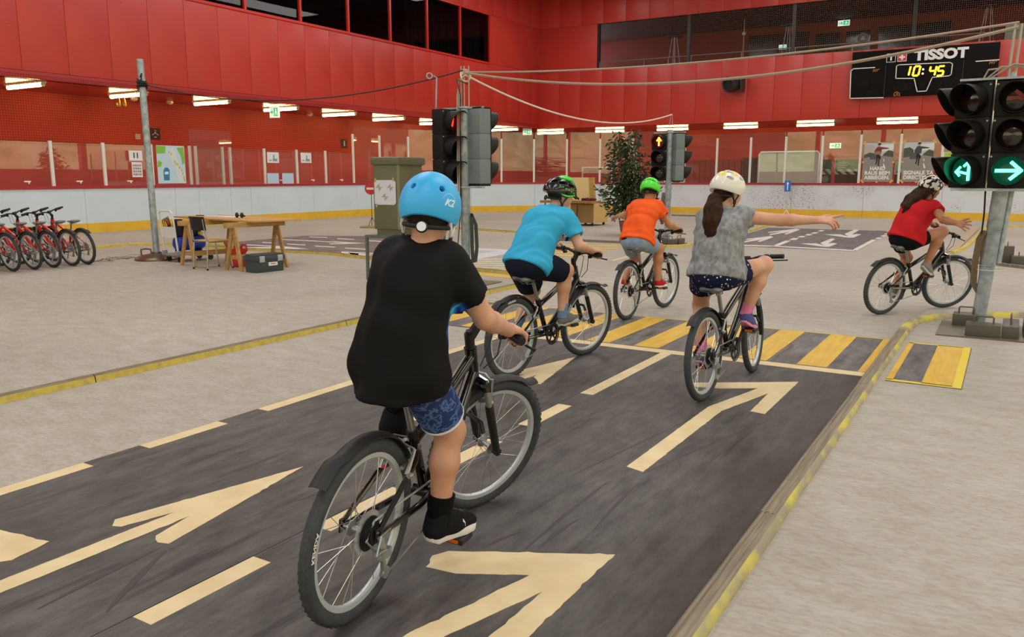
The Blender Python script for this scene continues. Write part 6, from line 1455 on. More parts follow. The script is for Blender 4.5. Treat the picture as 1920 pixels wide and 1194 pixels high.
d.build('sign_face', [M('sign_blue', '1f6fd0', 0.4), M('sign_white', 'e6ecf2', 0.5)], OW, smooth=0); MB().cyl((0, 0.005, 0.22), (0, 0.005, 0.9), 0.008, n=6).build('pole', GALV, OW)
for q in (-0.14, 0.14): MB().tube([(0, 0.005, 0.25), (q, -0.02, 0.0)], 0.012, 6).build('leg', DECAL, OW)
MB().tube([(-0.14, -0.02, 0.02), (0.14, -0.02, 0.02)], 0.012, 6).build('foot_bar', DECAL, OW); MB().tube([(0, 0.005, 0.25), (0, 0.2, 0.0)], 0.012, 6).build('leg', DECAL, OW)

# ================================================================== workshop corner
WOOD = M('pine', 'b8935c', 0.55, col2='a8804a', scale=3, stretch=(1, 1, 8)); PLY = M('plywood', 'c49a5b', 0.5, col2='b98e4d', scale=2.5, stretch=(6, 1, 1))
TR = math.radians(-8.4)
def trestle(x, y, label):
    t = thing('trestle', label, 'trestle', (x, y, 0), TR, 'trestles under the table top')
    lohi('beam', (-0.04, -0.14, 0.66), (0.04, 0.92, 0.74), WOOD, t)
    for yy in (0.0, 0.78):
        for s in (-1, 1): MB().beam((s * 0.02, yy, 0.67), (s * 0.21, yy + (-0.02 if yy == 0 else 0.02), 0.0), 0.03, 0.075, up=(1, 0, 0)).build('leg', WOOD, t)
        MB().beam((-0.15, yy, 0.2), (0.15, yy, 0.2), 0.02, 0.05).build('tie', WOOD, t)
    for s in (-1, 1): MB().beam((s * 0.155, 0.0, 0.2), (s * 0.155, 0.78, 0.2), 0.02, 0.05).build('rail', WOOD, t)
trestle(-11.38, 8.63, 'pine A-frame trestle behind the hand cart'); trestle(-10.25, 8.60, 'pine A-frame trestle beside the grey toolbox')
tt = lohi('table_top', (-1.25, -0.02, 0.0), (1.22, 0.85, 0.022), PLY); tt.location = (-11.18, 8.98, 0.741); tt.rotation_euler = (0, 0, TR); tag(tt, 'long plywood board laid across the two trestles', 'table top')
def on_table(x, y): c, s = math.cos(TR), math.sin(TR); return (-11.18 + x * c - y * s, 8.98 + x * s + y * c, 0.764)
for i, (x, y, w, h, c, lb) in enumerate(((-0.75, 0.45, 0.5, 0.35, 'bcc6dc', 'large pale drawing sheet spread on the plywood board'), (-0.25, 0.5, 0.42, 0.3, 'd8dbe4', 'white paper sheet lying beside the drawing on the board'))):
    o = box('paper_sheet', (0, 0, 0.002), (w, h, 0.004), M('sheet_%d' % i, c, 0.6)); o.location = on_table(x, y); o.rotation_euler = (0, 0, TR + 0.3 * i - 0.1); tag(o, lb, 'paper')
em = thing('ear_muffs', 'black ear muffs lying on the plywood board', 'ear muffs', on_table(0.15, 0.4))
for s in (-1, 1): MB().ell((s * 0.06, 0, 0.045), (0.035, 0.03, 0.045), 12, 8).build('ear_cup', BLKM, em)
MB().tube([(-0.07, 0, 0.05), (-0.07, 0.06, 0.03), (0, 0.12, 0.02), (0.07, 0.06, 0.03), (0.07, 0, 0.05)], 0.008, 6).build('band', BLKM, em)
o = MB().tube([(0, 0, 0.012), (0.16, 0.03, 0.012)], 0.011, 8).build('marker_pen', BLKM); o.location = on_table(-0.95, 0.25); tag(o, 'short black marker lying at the end of the plywood board', 'pen')
o = box('folding_rule', (0, 0, 0.006), (0.2, 0.03, 0.012), M('rule_yellow', 'd3b447', 0.5)); o.location = on_table(-0.8, 0.2); o.rotation_euler = (0, 0, 0.3); tag(o, 'yellow folding rule lying near the marker on the board', 'rule')
# chair
ch = thing('chair', 'chrome tube chair with black backrest and plywood seat drawn up to the board', 'chair', (-10.77, 8.60, 0), math.radians(-6))
MB().box((0, 0.02, 0.45), (0.40, 0.40, 0.018)).build('seat', PLY, ch, bevel=0.006)
bk = MB(); vs = []
for i in range(9):
    x = -0.2 + 0.4 * i / 8
    for (y, z) in ((-0.25, 0.83), (-0.22, 0.62), (-0.205, 0.62), (-0.235, 0.83)): vs.append((x, y - 0.03 * (1 - (x / 0.2) ** 2), z))
bk.add(vs, [(0, 1, 2, 3), (35, 34, 33, 32)] + [(i * 4 + j, i * 4 + (j + 1) % 4, (i + 1) * 4 + (j + 1) % 4, (i + 1) * 4 + j) for i in range(8) for j in range(4)]); bk.build('backrest', BLKM, ch)
for s in (-1, 1):
    MB().tube([(s * 0.19, -0.22, 0.0), (s * 0.185, -0.19, 0.43)], 0.0125, 10).build('leg', CHR, ch); MB().tube([(s * 0.19, 0.23, 0.0), (s * 0.185, 0.18, 0.43)], 0.0125, 10).build('leg', CHR, ch)
    MB().tube([(s * 0.185, 0.2, 0.432), (s * 0.185, -0.15, 0.432), (s * 0.183, -0.2, 0.47), (s * 0.175, -0.225, 0.66), (s * 0.175, -0.245, 0.8)], 0.0115, 10).build('side_frame', CHR, ch)
    for y in (-0.22, 0.23): MB().cyl((s * 0.19, y, 0), (s * 0.19, y, 0.03), 0.015, n=10).build('foot_cap', BLKM, ch)
# hand cart and compressor
ct = thing('hand_cart', 'white platform hand cart with folding handle beside the guy pole', 'cart', (-12.19, 8.87, 0), math.radians(-3))
WHM = M('cart_white', 'd7d8d6', 0.4)
lohi('deck', (-0.22, 0.0, 0.115), (0.22, 0.78, 0.14), M('deck_grey', '8c8f92', 0.5), ct)
for x in (-0.16, 0.16):
    for y in (0.08, 0.68): w_ = MB().lathe([(0.0, -0.016), (0.048, -0.016), (0.05, 0), (0.048, 0.016), (0, 0.016)], (x, y, 0.05), (1, 0.1, 0), 18).build('caster', BLKM, ct); MB().box((x, y, 0.095), (0.05, 0.05, 0.03)).build('caster_fork', GALV, w_)
MB().tube([(-0.19, 0.03, 0.14), (-0.19, -0.01, 0.6), (-0.185, -0.03, 0.83), (-0.14, -0.035, 0.87), (0.14, -0.035, 0.87), (0.185, -0.03, 0.83), (0.19, -0.01, 0.6), (0.19, 0.03, 0.14)], 0.016, 10).build('handle', WHM, ct)
lohi('handle_panel', (-0.18, -0.015, 0.42), (0.18, 0.0, 0.6), WHM, ct)
for x in (-0.19, 0.19): MB().box((x, 0.03, 0.165), (0.05, 0.07, 0.06)).build('hinge', GALV, ct)
cp = thing('air_compressor', 'blue tank air compressor with black motor standing on the hand cart', 'compressor', (-12.21, 8.91, 0.14), math.radians(-3))
BLU = M('tank_blue', '1f3fb4', 0.3)
MB().lathe([(0.0, 0.0), (0.07, 0.015), (0.115, 0.05), (0.13, 0.1), (0.13, 0.5), (0.115, 0.55), (0.07, 0.585), (0, 0.6)], (0, 0.06, 0.17), (0, 1, 0), 26).build('tank', BLU, cp)
for y in (0.16, 0.52): MB().box((0, y, 0.03), (0.2, 0.04, 0.06)).build('tank_foot', BLKM, cp)
lohi('motor', (-0.09, 0.2, 0.30), (0.09, 0.55, 0.5), BLKM, cp, bevel=0.02); lohi('pump_head', (-0.07, 0.1, 0.30), (0.07, 0.21, 0.58), BLKM, cp, bevel=0.01)
HOSE = M('hose_brown', '7a3a28', 0.5)
for k in range(5): MB().torus((-0.12 + 0.01 * k, 0.0 + 0.015 * k, 0.5 + 0.012 * k), (0.2 + 0.1 * k, 1, 0.3), 0.085, 0.007, 22, 6).build('coiled_hose', HOSE, cp)
for k in range(6): MB().torus((0.05, 0.42 + 0.02 * k, 0.52), (0.2, 1, 0.2 - 0.05 * k), 0.075, 0.008, 22, 6).build('coiled_hose', M('hose_red', '8c2f22', 0.5), cp)
MB().cyl((0.10, 0.5, 0.33), (0.16, 0.5, 0.33), 0.03, n=14).build('gauge', M('gauge_yellow', 'd8c84a', 0.4), cp)
# red can
jc = thing('fuel_can', 'red plastic can with slanted spout under the plywood board', 'can', (-10.62, 8.98, 0), math.radians(10)); JR = M('can_red', 'c8321f', 0.4)
lohi('body', (-0.1, -0.09, 0.0), (0.1, 0.09, 0.30), JR, jc, bevel=0.03); MB().tube([(-0.1, 0, 0.24), (-0.2, -0.02, 0.34), (-0.25, -0.03, 0.42)], [0.035, 0.022, 0.016], 10).build('spout', JR, jc); MB().tube([(0.05, 0, 0.29), (0.09, 0, 0.36), (0.16, 0, 0.36), (0.18, 0, 0.28), (0.11, 0, 0.2)], 0.018, 8).build('handle', JR, jc); MB().cyl((-0.02, 0, 0.29), (-0.02, 0, 0.35), 0.045, n=16).build('cap', JR, jc)
# toolbox
tb_ = thing('toolbox', 'dark grey plastic toolbox with pale latches and white label on the floor', 'toolbox', (-9.80, 8.5, 0), math.radians(-4)); TG = M('toolbox_grey', '3b4347', 0.5)
tp = MB().prism([(-0.135, 0.0), (0.135, 0.0), (0.15, 0.19), (-0.15, 0.19)], (0, 0.02, 0), (1, 0, 0), (0, 0, 1), -0.5); tp.build('body', TG, tb_, bevel=0.006)
lohi('lid', (-0.165, 0.0, 0.185), (0.165, 0.54, 0.25), TG, tb_, bevel=0.012); lohi('lid_top', (-0.11, 0.0, 0.245), (0.13, 0.54, 0.275), TG, tb_, bevel=0.012)
for y in (0.10, 0.44): lohi('latch', (0.155, y - 0.045, 0.16), (0.175, y + 0.045, 0.255), M('latch_grey', 'a3b1b6', 0.4), tb_, bevel=0.004)
lb_ = MB(); lb_.mi = 0; lb_.lohi((0.146, 0.23, 0.095), (0.149, 0.40, 0.15)); lb_.mi = 1; lb_.lohi((0.1491, 0.27, 0.117), (0.1496, 0.36, 0.13)); lb_.build('label', [DECAL, M('label_red', 'b5564e', 0.5)], tb_, smooth=0)
# tangle of thin cord on the floor
cd = MB(); r2 = random.Random(4); a = W(178, 492); b = W(262, 482)
for j in range(3):
    P_ = [a + (b - a) * t + np.array([r2.uniform(-0.12, 0.12), r2.uniform(-0.12, 0.12), 0]) for t in np.linspace(0, 1, 14)]
    cd.tube([(p[0], p[1], 0.006 + r2.uniform(0, 0.05) * (j > 0)) for p in P_], 0.004, 5)
tag(cd.build('loose_cord', M('cord_grey', '7d7264', 0.7)), 'thin tangled cord lying between the red bicycles and the guy pole', 'cord', kind='stuff')
# parked red bicycles
red = bicycle('red bicycle parked in the row before the long boards', 'parked red bicycles', 0.975, math.radians(14), math.radians(-150), REDF, fine=False)
MB().tube([(0.36, 0.05, 0.27), (0.32, 0.17, 0.03), (0.30, 0.175, 0.012)], 0.009, 8).build('kickstand', SILV, red)
reds = [red] + [copy_tree(red) for _ in range(5)]
reds[5]['label'] = 'endmost red bicycle of the parked row, nothing beyond it but the guy pole'
for i, (o, y) in enumerate(zip(reds, (6.42, 6.74, 7.05, 7.37, 7.67, 7.94))): o.matrix_world = bike_matrix(-13.06 - 0.02 * (i % 2), y, 180.5 - 0.6 * (i % 2), -6 - (i % 2))

# ================================================================== far floor: crate table, plant
cr = thing('wheeled_crate', 'plywood crate on small castors with a plank top in front of the end boards', 'crate', (-10.78, 21.8, 0)); PLY2 = M('crate_ply', 'b7924f', 0.55, col2='a5803f', scale=4, stretch=(1, 1, 4))
lohi('front_panel', (-0.37, -0.01, 0.09), (0.37, 0.0, 0.64), M('crate_shade', '8f6d3c', 0.6), cr)  # shade on the front face put into a darker ply colour
lohi('side_panel', (0.37, -0.01, 0.09), (0.39, 0.95, 0.66), M('crate_lit', 'caa566', 0.55), cr); lohi('side_panel', (-0.39, -0.01, 0.09), (-0.37, 0.95, 0.66), PLY2, cr); lohi('bottom', (-0.37, 0, 0.09), (0.37, 0.95, 0.11), PLY2, cr); lohi('back_panel', (-0.37, 0.93, 0.09), (0.37, 0.95, 0.66), PLY2, cr)  # light on the outer side face put into a paler ply colour
for x in (-0.3, 0.3):
    for y in (0.06, 0.85): MB().lathe([(0, -0.02), (0.045, -0.02), (0.045, 0.02), (0, 0.02)], (x, y, 0.045), (1, 0, 0), 14).build('castor', BLKM, cr)
lohi('plank_top', (-1.35, -0.15, 0.66), (0.37, 0.5, 0.73), M('plank', '9c7743', 0.5, col2='8a6636', scale=3, stretch=(6, 1, 1)), cr); lohi('top', (-0.4, 0.5, 0.66), (0.4, 0.97, 0.69), PLY2, cr)
MB().tube([(-0.12, -0.3, 0.01), (-0.12, -0.12, 0.01), (-0.12, -0.1, 0.6)], 0.015, 6).build('prop_leg', BLKM, cr)
for x in (-1.25,): MB().tube([(x, 0, 0), (x, 0, 0.66)], 0.02, 6).build('prop_leg', BLKM, cr)
ld_ = thing('open_box_lid', 'upright plywood box lid standing on the plank top', 'lid', (-11.0, 22.0, 0.73))
MB().prism([(-0.42, 0), (0.32, 0), (0.27, 0.68), (-0.42, 0.68)], (0, 0.1, 0), (1, 0, 0), (0, 0, 1), -0.02).build('panel', M('lid_pale', 'd9c08b', 0.6), ld_); MB().prism([(0.32, 0), (0.46, 0), (0.41, 0.68), (0.27, 0.68)], (0, 0.09, 0), (1, 0, 0), (0, 0, 1), -0.12).build('edge', PLY2, ld_)
MB().tube([(0.42, 0.1, 0.45), (0.95, 0.1, -0.02)], 0.012, 6).build('stay_rod', BLKM, ld_)
bt = thing('bottle', 'small clear bottle with green label on the crate', 'bottle', (-10.44, 22.55, 0.69)); MB().lathe([(0.045, 0), (0.045, 0.2), (0.018, 0.27), (0.018, 0.31), (0, 0.31)], n=14).build('glass', glass_mat('bottle_glass', (0.8, 0.85, 0.85), 0.25, 0.1), bt); MB().lathe([(0.046, 0.07), (0.046, 0.16)], n=14).build('label', M('label_green', '6fae8c', 0.5), bt); MB().cyl((0, 0, 0.3), (0, 0, 0.33), 0.02, n=10).build('cap', M('cap_grey', '8a8a8c', 0.5), bt)
gl_ = SDF((-0.25, -0.2, -0.02), (0.25, 0.2, 0.12), 0.012)
for i in range(5): gl_.cap((-0.17 + 0.08 * i, -0.05 + 0.05 * (i % 2), 0.03), (-0.12 + 0.08 * i, 0.05, 0.035 + 0.02 * (i % 2)), 0.045, 0.03, 0.02)
o = link('bundled_cloth', gl_.mesh('bundled_cloth', cloth('cloth_purple', '4a2440', '6a2a3a'))); o.location = (-10.7, 22.05, 0.735); tag(o, 'dark purple cloth bundle lying on the plank top', 'cloth')

pl = thing('potted_plant', 'tall leafy ficus in a brown pot behind the orange rider', 'plant', (-8.02, 18.75, 0))
MB().lathe([(0.0, 0), (0.16, 0), (0.22, 0.33), (0.235, 0.36), (0.215, 0.36), (0.2, 0.3), (0, 0.3)], n=26).build('pot', M('pot_brown', '8a6048', 0.6), pl)
rp_ = np.random.RandomState(11); LEAF1 = M('leaf_green', '1d3015', 0.35, col2='30491c', scale=3, spec=0.6)
lf = MB(); stems = []
for k in range(9):
    a = 2 * math.pi * k / 9; ht = rp_.uniform(1.3, 2.5) if k else 2.55; rr = rp_.uniform(0.05, 0.35) if k else 0.12
    P_ = [np.array([0.05 * math.cos(a), 0.05 * math.sin(a), 0.3]), np.array([rr * 0.35 * math.cos(a), rr * 0.35 * math.sin(a), 0.3 + (ht - 0.3) * 0.4]), np.array([rr * math.cos(a), rr * math.sin(a), ht])]
    MB().tube([P_[0] * (1 - t) ** 2 + P_[1] * 2 * t * (1 - t) + P_[2] * t * t for t in np.linspace(0, 1, 8)], list(np.linspace(0.016, 0.004, 8)), 6).build('stem', M('bark', '4a3a26', 0.8), pl)
    stems.append(P_)
for i in range(2000):
    P_ = stems[rp_.randint(len(stems))]; t = rp_.uniform(0.12, 1.0) ** 0.8; c = P_[0] * (1 - t) ** 2 + P_[1] * 2 * t * (1 - t) + P_[2] * t * t
    z = c[2]; w = (1 + 0.35 * math.sin(3.1 * z + 1.7 * math.atan2(c[1], c[0] + 1e-6))) * np.interp(z, [0.4, 0.8, 1.3, 1.7, 2.1, 2.4, 2.6], [0.44, 0.62, 0.52, 0.42, 0.28, 0.13, 0.06]); dv = rp_.normal(size=3); dv[2] *= 0.5; c = c + unit(dv) * w * rp_.uniform(0.15, 1.0)
    if c[2] < 0.42: continue
    d = unit(np.array([c[0] * 1.2 + rp_.normal() * 0.25, c[1] * 1.2 + rp_.normal() * 0.25, -0.15 + rp_.normal() * 0.3])); u = unit(np.cross(d, rp_.normal(size=3))); L_ = rp_.uniform(0.10, 0.17); w_ = L_ * 0.38; n_ = np.cross(u, d) * 0.012
    lf.add([c, c + d * L_ * 0.35 + u * w_ * 0.5 + n_, c + d * L_ * 0.75 + u * w_ * 0.36 + n_, c + d * L_, c + d * L_ * 0.75 - u * w_ * 0.36 + n_, c + d * L_ * 0.35 - u * w_ * 0.5 + n_, c + d * L_ * 0.5 - n_ * 0.5], [(0, 1, 6), (1, 2, 6), (2, 3, 6), (3, 4, 6), (4, 5, 6), (5, 0, 6)])
tag(lf.build('foliage', LEAF1, pl, smooth=0), kind='stuff')
# ================================================================== scoreboard and wall fittings
YS = 36.2
sb = thing('scoreboard', 'black scoreboard with white lettering and glowing yellow clock on the end wall', 'scoreboard', (-3.4, YS, 4.55)); SBK = M('score_black', '0d0b0a', 0.7, spec=0.15); SBW = M('score_white', 'e4e4e2', 0.5)
def sp_(px, py): p = onY(px, py, YS); return (p[0] + 3.4, p[2] - 4.55)
x0, z0 = sp_(1593, 185); x1, z1 = sp_(1876, 80)
lohi('case', (x0, 0, 0), (x1, 0.24, 1.78), SBK, sb, bevel=0.01)
def sline(px, w=0.035, closed=False):
    P_ = [sp_(*p) for p in px]; mb = MB(); n = len(P_)
    for i in range(n if closed else n - 1):
        a, b = np.array(P_[i]), np.array(P_[(i + 1) % n]); d = unit(b - a); q = np.array([-d[1], d[0]]) * w / 2; a = a - d * w * 0.4; b = b + d * w * 0.4
        mb.prism([tuple(a + q), tuple(b + q), tuple(b - q), tuple(a - q)], (0, 0, 0), (1, 0, 0), (0, 0, 1), 0.006)
    return mb
sline([(1656, 183), (1593.5, 184.5), (1595.5, 133), (1600, 129), (1640, 126.5)]).build('frame_line', SBW, sb, smooth=0)
sline([(1830, 115), (1873, 112)]).build('frame_line', SBW, sb, smooth=0); sline([(1801, 174.3), (1807, 174)]).build('frame_line', SBW, sb, smooth=0)
sline([(1681, 123.5), (1686, 121.5), (1781, 117), (1786, 119.5), (1783.5, 139), (1780, 142), (1748, 145), (1737, 170.5), (1719.5, 171.5), (1714, 147), (1679.5, 147)], 0.032, True).build('frame_line', SBW, sb, smooth=0)
tm = MB(); cx_, cz_ = sp_(1764, 102); text(tm, 'TISSOT', 0.50, (cx_, -0.004, cz_), (1, 0, 0), (0, 0, 1), bold=0.026, t=0.002, sx=1.14); tm.build('lettering', SBW, sb, smooth=0)
ax_, az_ = sp_(1671, 108.5); bx_, bz_ = sp_(1691.5, 107)
lg = MB(); s_ = 0.165
lg.mi = 0; lg.lohi((ax_ - s_, -0.006, az_ - s_), (ax_ + s_, -0.001, az_ + s_)); lg.mi = 1; lg.lohi((ax_ - s_ + 0.018, -0.008, az_ - s_ + 0.018), (ax_ + s_ - 0.018, -0.003, az_ + s_ - 0.018)); lg.mi = 0
lg.lohi((ax_ - 0.1, -0.011, az_ + 0.045), (ax_ + 0.1, -0.006, az_ + 0.1)); lg.lohi((ax_ - 0.03, -0.0112, az_ - 0.1), (ax_ + 0.03, -0.006, az_ + 0.06))
lg.mi = 0; lg.lohi((bx_ - s_, -0.006, bz_ - s_), (bx_ + s_, -0.001, bz_ + s_)); lg.mi = 2; lg.lohi((bx_ - s_ + 0.018, -0.008, bz_ - s_ + 0.018), (bx_ + s_ - 0.018, -0.003, bz_ + s_ - 0.018)); lg.mi = 0
lg.lohi((bx_ - 0.105, -0.011, bz_ - 0.033), (bx_ + 0.105, -0.006, bz_ + 0.033)); lg.lohi((bx_ - 0.033, -0.0112, bz_ - 0.105), (bx_ + 0.033, -0.006, bz_ + 0.105))
lg.build('emblem', [SBW, SBK, M('swiss_red', 'd02a2e', 0.5)], sb, smooth=0)
SEG = {'0': 'abcdef', '1': 'bc', '4': 'bcfg', '5': 'acdfg', '8': 'abcdefg'}
def digit(mb, ch, x, z, w, h, t=0.045, sh=0.16):
    P_ = {'a': ((0, h), (w, h)), 'b': ((w, h / 2), (w, h)), 'c': ((w, 0), (w, h / 2)), 'd': ((0, 0), (w, 0)), 'e': ((0, 0), (0, h / 2)), 'f': ((0, h / 2), (0, h)), 'g': ((0, h / 2), (w, h / 2))}
    for s in SEG[ch]:
        a, b = (np.array(q, float) for q in P_[s]); d = unit(b - a); q = np.array([-d[1], d[0]]) * t / 2; a = a + d * t * 0.3; b = b - d * t * 0.3
        mb.prism([(x + p[0] + sh * p[1], z + p[1]) for p in (a + q, a - d * t * 0.25, a - q, b - q, b + d * t * 0.25, b + q)], (0, -0.001, 0), (1, 0, 0), (0, 0, 1), 0.006)
CLK = M('clock_yellow', 'ffd21a', 0.4, emit='ffb81a', estr=7.0); DIM = M('segment_off', '1b1512', 0.6, spec=0.15)
for ch_, px in (('1', 1695), ('0', 1711), ('4', 1741), ('5', 1756)):
    x, z = sp_(px, 142); dg = MB(); digit(dg, ch_, x, z - 0.0, 0.2 if ch_ != '1' else 0.16, 0.345, 0.062); dg.build('clock_digit', CLK, sb, smooth=0)
for (px, py) in ((1731, 130), (1730, 138)): x, z = sp_(px, py); MB().disc((x, -0.001, z), (1, 0, 0), (0, 0, 1), 0.035, n=12, t=0.005).build('clock_dot', M('clock_dot', 'ffe9c0', 0.4, emit='ffd9a0', estr=3.0), sb, smooth=0)
off = MB()
for (px, py, n, w, h) in ((1675, 170, 3, 0.15, 0.26), (1762, 163, 3, 0.15, 0.28), (1612, 160, 2, 0.12, 0.2), (1625, 178, 3, 0.1, 0.16), (1820, 160, 3, 0.12, 0.2), (1725, 164, 1, 0.13, 0.2)):
    x, z = sp_(px, py)
    for i in range(n): digit(off, '8', x + i * w * 1.45, z, w, h, 0.028)
tag(off.build('unlit_segments', DIM, sb, smooth=0), kind='stuff')
ORS = M('score_orange', 'b06a2a', 0.5)
for (px, py) in ((1642, 132.5), (1861, 117.5)): x, z = sp_(px, py); q = MB(); text(q, "MY'", 0.15, (x, -0.003, z), (1, 0, 0), (0, 0, 1), t=0.002, bold=0.003, shear=0.2); q.build('small_text', ORS, sb, smooth=0)
sline([(1676.5, 180), (1676, 175), (1680.5, 172), (1686.5, 174.5), (1686.5, 179.5)], 0.03).build('penalty_icon', ORS, sb, smooth=0); sline([(1679, 180), (1682, 174), (1683.5, 179.6)], 0.025).build('penalty_icon', ORS, sb, smooth=0)
sline([(1769, 175.5), (1770, 172), (1774, 171)], 0.03).build('whistle_icon', ORS, sb, smooth=0); sline([(1774.5, 175.5), (1777, 169.5), (1781, 170), (1781.5, 174.5)], 0.03).build('whistle_icon', ORS, sb, smooth=0)
for px in (1659, 1804): x, z = sp_(px, 150); lohi('panel_joint', (x - 0.008, -0.003, 0.03), (x + 0.008, 0.001, 1.2), M('joint_grey', '3a332e', 0.5), sb)
# loudspeaker drum on the end wall
c = onY(1382, 159, YW); ls = thing('drum_loudspeaker', 'round black drum shaped loudspeaker bracketed to the red end wall', 'loudspeaker', (c[0], YW - 0.16, c[2]))
ax = unit((-0.45, -0.85, -0.12)); b0 = np.array((-0.02, -0.22, 0)); mb = MB(); mb.lathe([(0.0, -0.02), (0.27, -0.02), (0.3, 0.02), (0.3, 0.46), (0.33, 0.5), (0.3, 0.52), (0.27, 0.5), (0.26, 0.40), (0.0, 0.40)], b0 - ax * 0.12, ax, 28); mb.build('drum', M('drum_grey', '2c2b2b', 0.45), ls)
for k in range(-3, 4): e = unit(np.cross(ax, (0, 0, 1))); MB().tube([b0 + ax * 0.36 + e * 0.07 * k + np.array((0, 0, 1)) * math.sqrt(0.24 ** 2 - (0.07 * k) ** 2), b0 + ax * 0.36 + e * 0.07 * k - np.array((0, 0, 1)) * math.sqrt(0.24 ** 2 - (0.07 * k) ** 2)], 0.008, 5).build('grille_bar', STEEL_D, ls)
lohi('wall_bracket', (0.32, -0.45, -0.3), (0.36, 0.16, 0.3), STEEL_D, ls); lohi('bracket_arm', (-0.2, -0.3, -0.34), (0.36, -0.26, -0.30), STEEL_D, ls)
# exit signs
EXG = M('exit_green', '2fae72', 0.4, emit='3fc98a', estr=0.9); EXW = M('exit_white', 'e8f6ee', 0.4, emit='e8fff2', estr=0.8)
def exit_sign(loc, w, h, label, rz=0.0, hang=0.0):
    t = thing('exit_sign', label, 'exit sign', loc, rz); lohi('box', (-w / 2, 0, -h / 2), (w / 2, 0.06, h / 2), EXW, t)
    g = MB(); g.lohi((-0.02 * w, -0.004, -h * 0.38), (w * 0.42, 0, h * 0.38)); g.prism([(-w * 0.4, -h * 0.08), (-w * 0.2, -h * 0.08), (-w * 0.2, -h * 0.25), (-w * 0.06, 0), (-w * 0.2, h * 0.25), (-w * 0.2, h * 0.08), (-w * 0.4, h * 0.08)], (0, 0, 0), (1, 0, 0), (0, 0, 1), 0.004); g.build('pictogram', EXG, t, smooth=0)
    r = MB(); r.disc((w * 0.22, -0.004, h * 0.22), (1, 0, 0), (0, 0, 1), h * 0.09, n=10, t=0.003); r.prism([(w * 0.12, -h * 0.3), (w * 0.18, -h * 0.3), (w * 0.24, -h * 0.05), (w * 0.32, -h * 0.25), (w * 0.36, -h * 0.2), (w * 0.28, h * 0.12), (w * 0.14, h * 0.1)], (0, -0.004, 0), (1, 0, 0), (0, 0, 1), 0.003); r.build('running_figure', EXW, t, smooth=0)
    if hang: MB().cyl((0, 0.03, h / 2), (0, 0.03, h / 2 + hang), 0.012, n=6).build('hanger', SMW, t)
    return t
c = onY(1582, 43, 40.9); exit_sign((c[0], 40.9, c[2]), 0.5, 0.25, 'lit green exit sign hanging high in the gallery', 0, 0.35)
c = onY(1467, 88, 41.3); exit_sign((c[0], 41.3, c[2]), 0.34, 0.2, 'small lit exit sign above the gallery window beside the standing tables', 0)
c = onY(1566, 273, 41.3); exit_sign((c[0], 41.3, c[2]), 0.5, 0.24, 'green exit sign on the red wall above the hatched doors behind the end glass', 0)
c = onX(513, 200, -21.3); exit_sign((-21.3, c[1], 3.55), 0.42, 0.36, 'hanging exit sign beside a strip lamp over the long boards', math.radians(-0), 0.03)
c = onY(988, 247, 37.6); exit_sign((c[0], 37.6, c[2]), 0.5, 0.32, 'hanging exit sign in the corner where the two soffits meet', 0, 0.05)
# gallery bits: standing tables
def bar_table(px, pyt, y, label):
    c = onY(px, pyt, y); zt = c[2]; t = thing('standing_table', label, 'table', (c[0], y, WB)); MB().lathe([(0.02, 0), (0.36, 0), (0.36, 0.03), (0.02, 0.04)], (0, 0, zt - WB), n=24).build('top', BLKM, t)
    for k in range(4): a = k * math.pi / 2 + 0.5; MB().tube([(0.1 * math.cos(a), 0.1 * math.sin(a), zt - WB), (0.3 * math.cos(a), 0.3 * math.sin(a), 0)], 0.018, 6).build('leg', RAILM, t)
bar_table(1265, 69.5, 37.6, 'slim standing table near the left end of the gallery'); bar_table(1480, 48.5, 37.8, 'slim standing table between the gallery windows beside the dark post'); bar_table(1855, 13, 37.6, 'tall standing table at the gallery end above the scoreboard')
c = onY(1395, 63, 38.5); fl = thing('wall_flag_light', 'thin pole with small pale globe in the gallery', 'lamp', (c[0], 38.5, WB)); MB().cyl((0, 0, 0.0), (0, 0, 2.0), 0.012, n=6).build('pole', SMW, fl); MB().ell((0, 0, c[2] - WB), (0.09, 0.09, 0.09)).build('globe', SMW, fl)
c0 = onY(1886, 46, 37.2); c1 = onY(1925, 76, 37.2); gp_ = lohi('grey_banner', (0, 0, 0), (2.2, 0.04, c0[2] - WB), M('banner_grey', '8f8c84', 0.6)); gp_.location = (c0[0], 37.2, WB); tag(gp_, 'plain grey board standing at the gallery end beside the railing', 'board')

# ================================================================== passage behind the end boards (seen through the glass)
def far_wall_box(px0, px1, py0, py1, mat, name, par, t=0.03, y=41.5):
    a = onY(px0, (py0 + py1) / 2, y); b = onY(px1, (py0 + py1) / 2, y); m_ = (px0 + px1) / 2; return lohi(name, (a[0], y - t, max(0.0, onY(m_, py1, y)[2])), (b[0], y, onY(m_, py0, y)[2]), mat, par)
dk = struct(empty('door_1')); far_wall_box(1393, 1420, 296, 375, M('door_dark', '2c1d18', 0.4), 'leaf', dk); far_wall_box(1390, 1393, 294, 375, RED_TRIM, 'frame', dk, 0.05)
wn = struct(empty('window_7'))
HG = M('hatch_glass', '1c1f1d', 0.15)
for (a_, b_) in ((1541, 1558), (1565, 1607), (1676, 1692)):
    far_wall_box(a_, b_, 299, 372, HG, 'pane', wn); p = onY(a_, 330, 41.5); q = onY(b_, 330, 41.5); hb = MB(); zc = onY(a_, 327, 41.5)[2]; zt_ = onY(a_, 317, 41.5)[2]; hatch_film(hb, p[0], q[0], zc, zt_, 41.5 - 0.034, 0.36, 0.2); hb.build('hatched_film', FILM, wn, smooth=0)
p = onY(1547, 336, 41.45); MB().disc((p[0], 41.44, p[2]), (1, 0, 0), (0, 0, 1), 0.16, n=20).build('round_emblem', M('emblem_blue', '5f7480', 0.5), wn)
tx_ = MB()
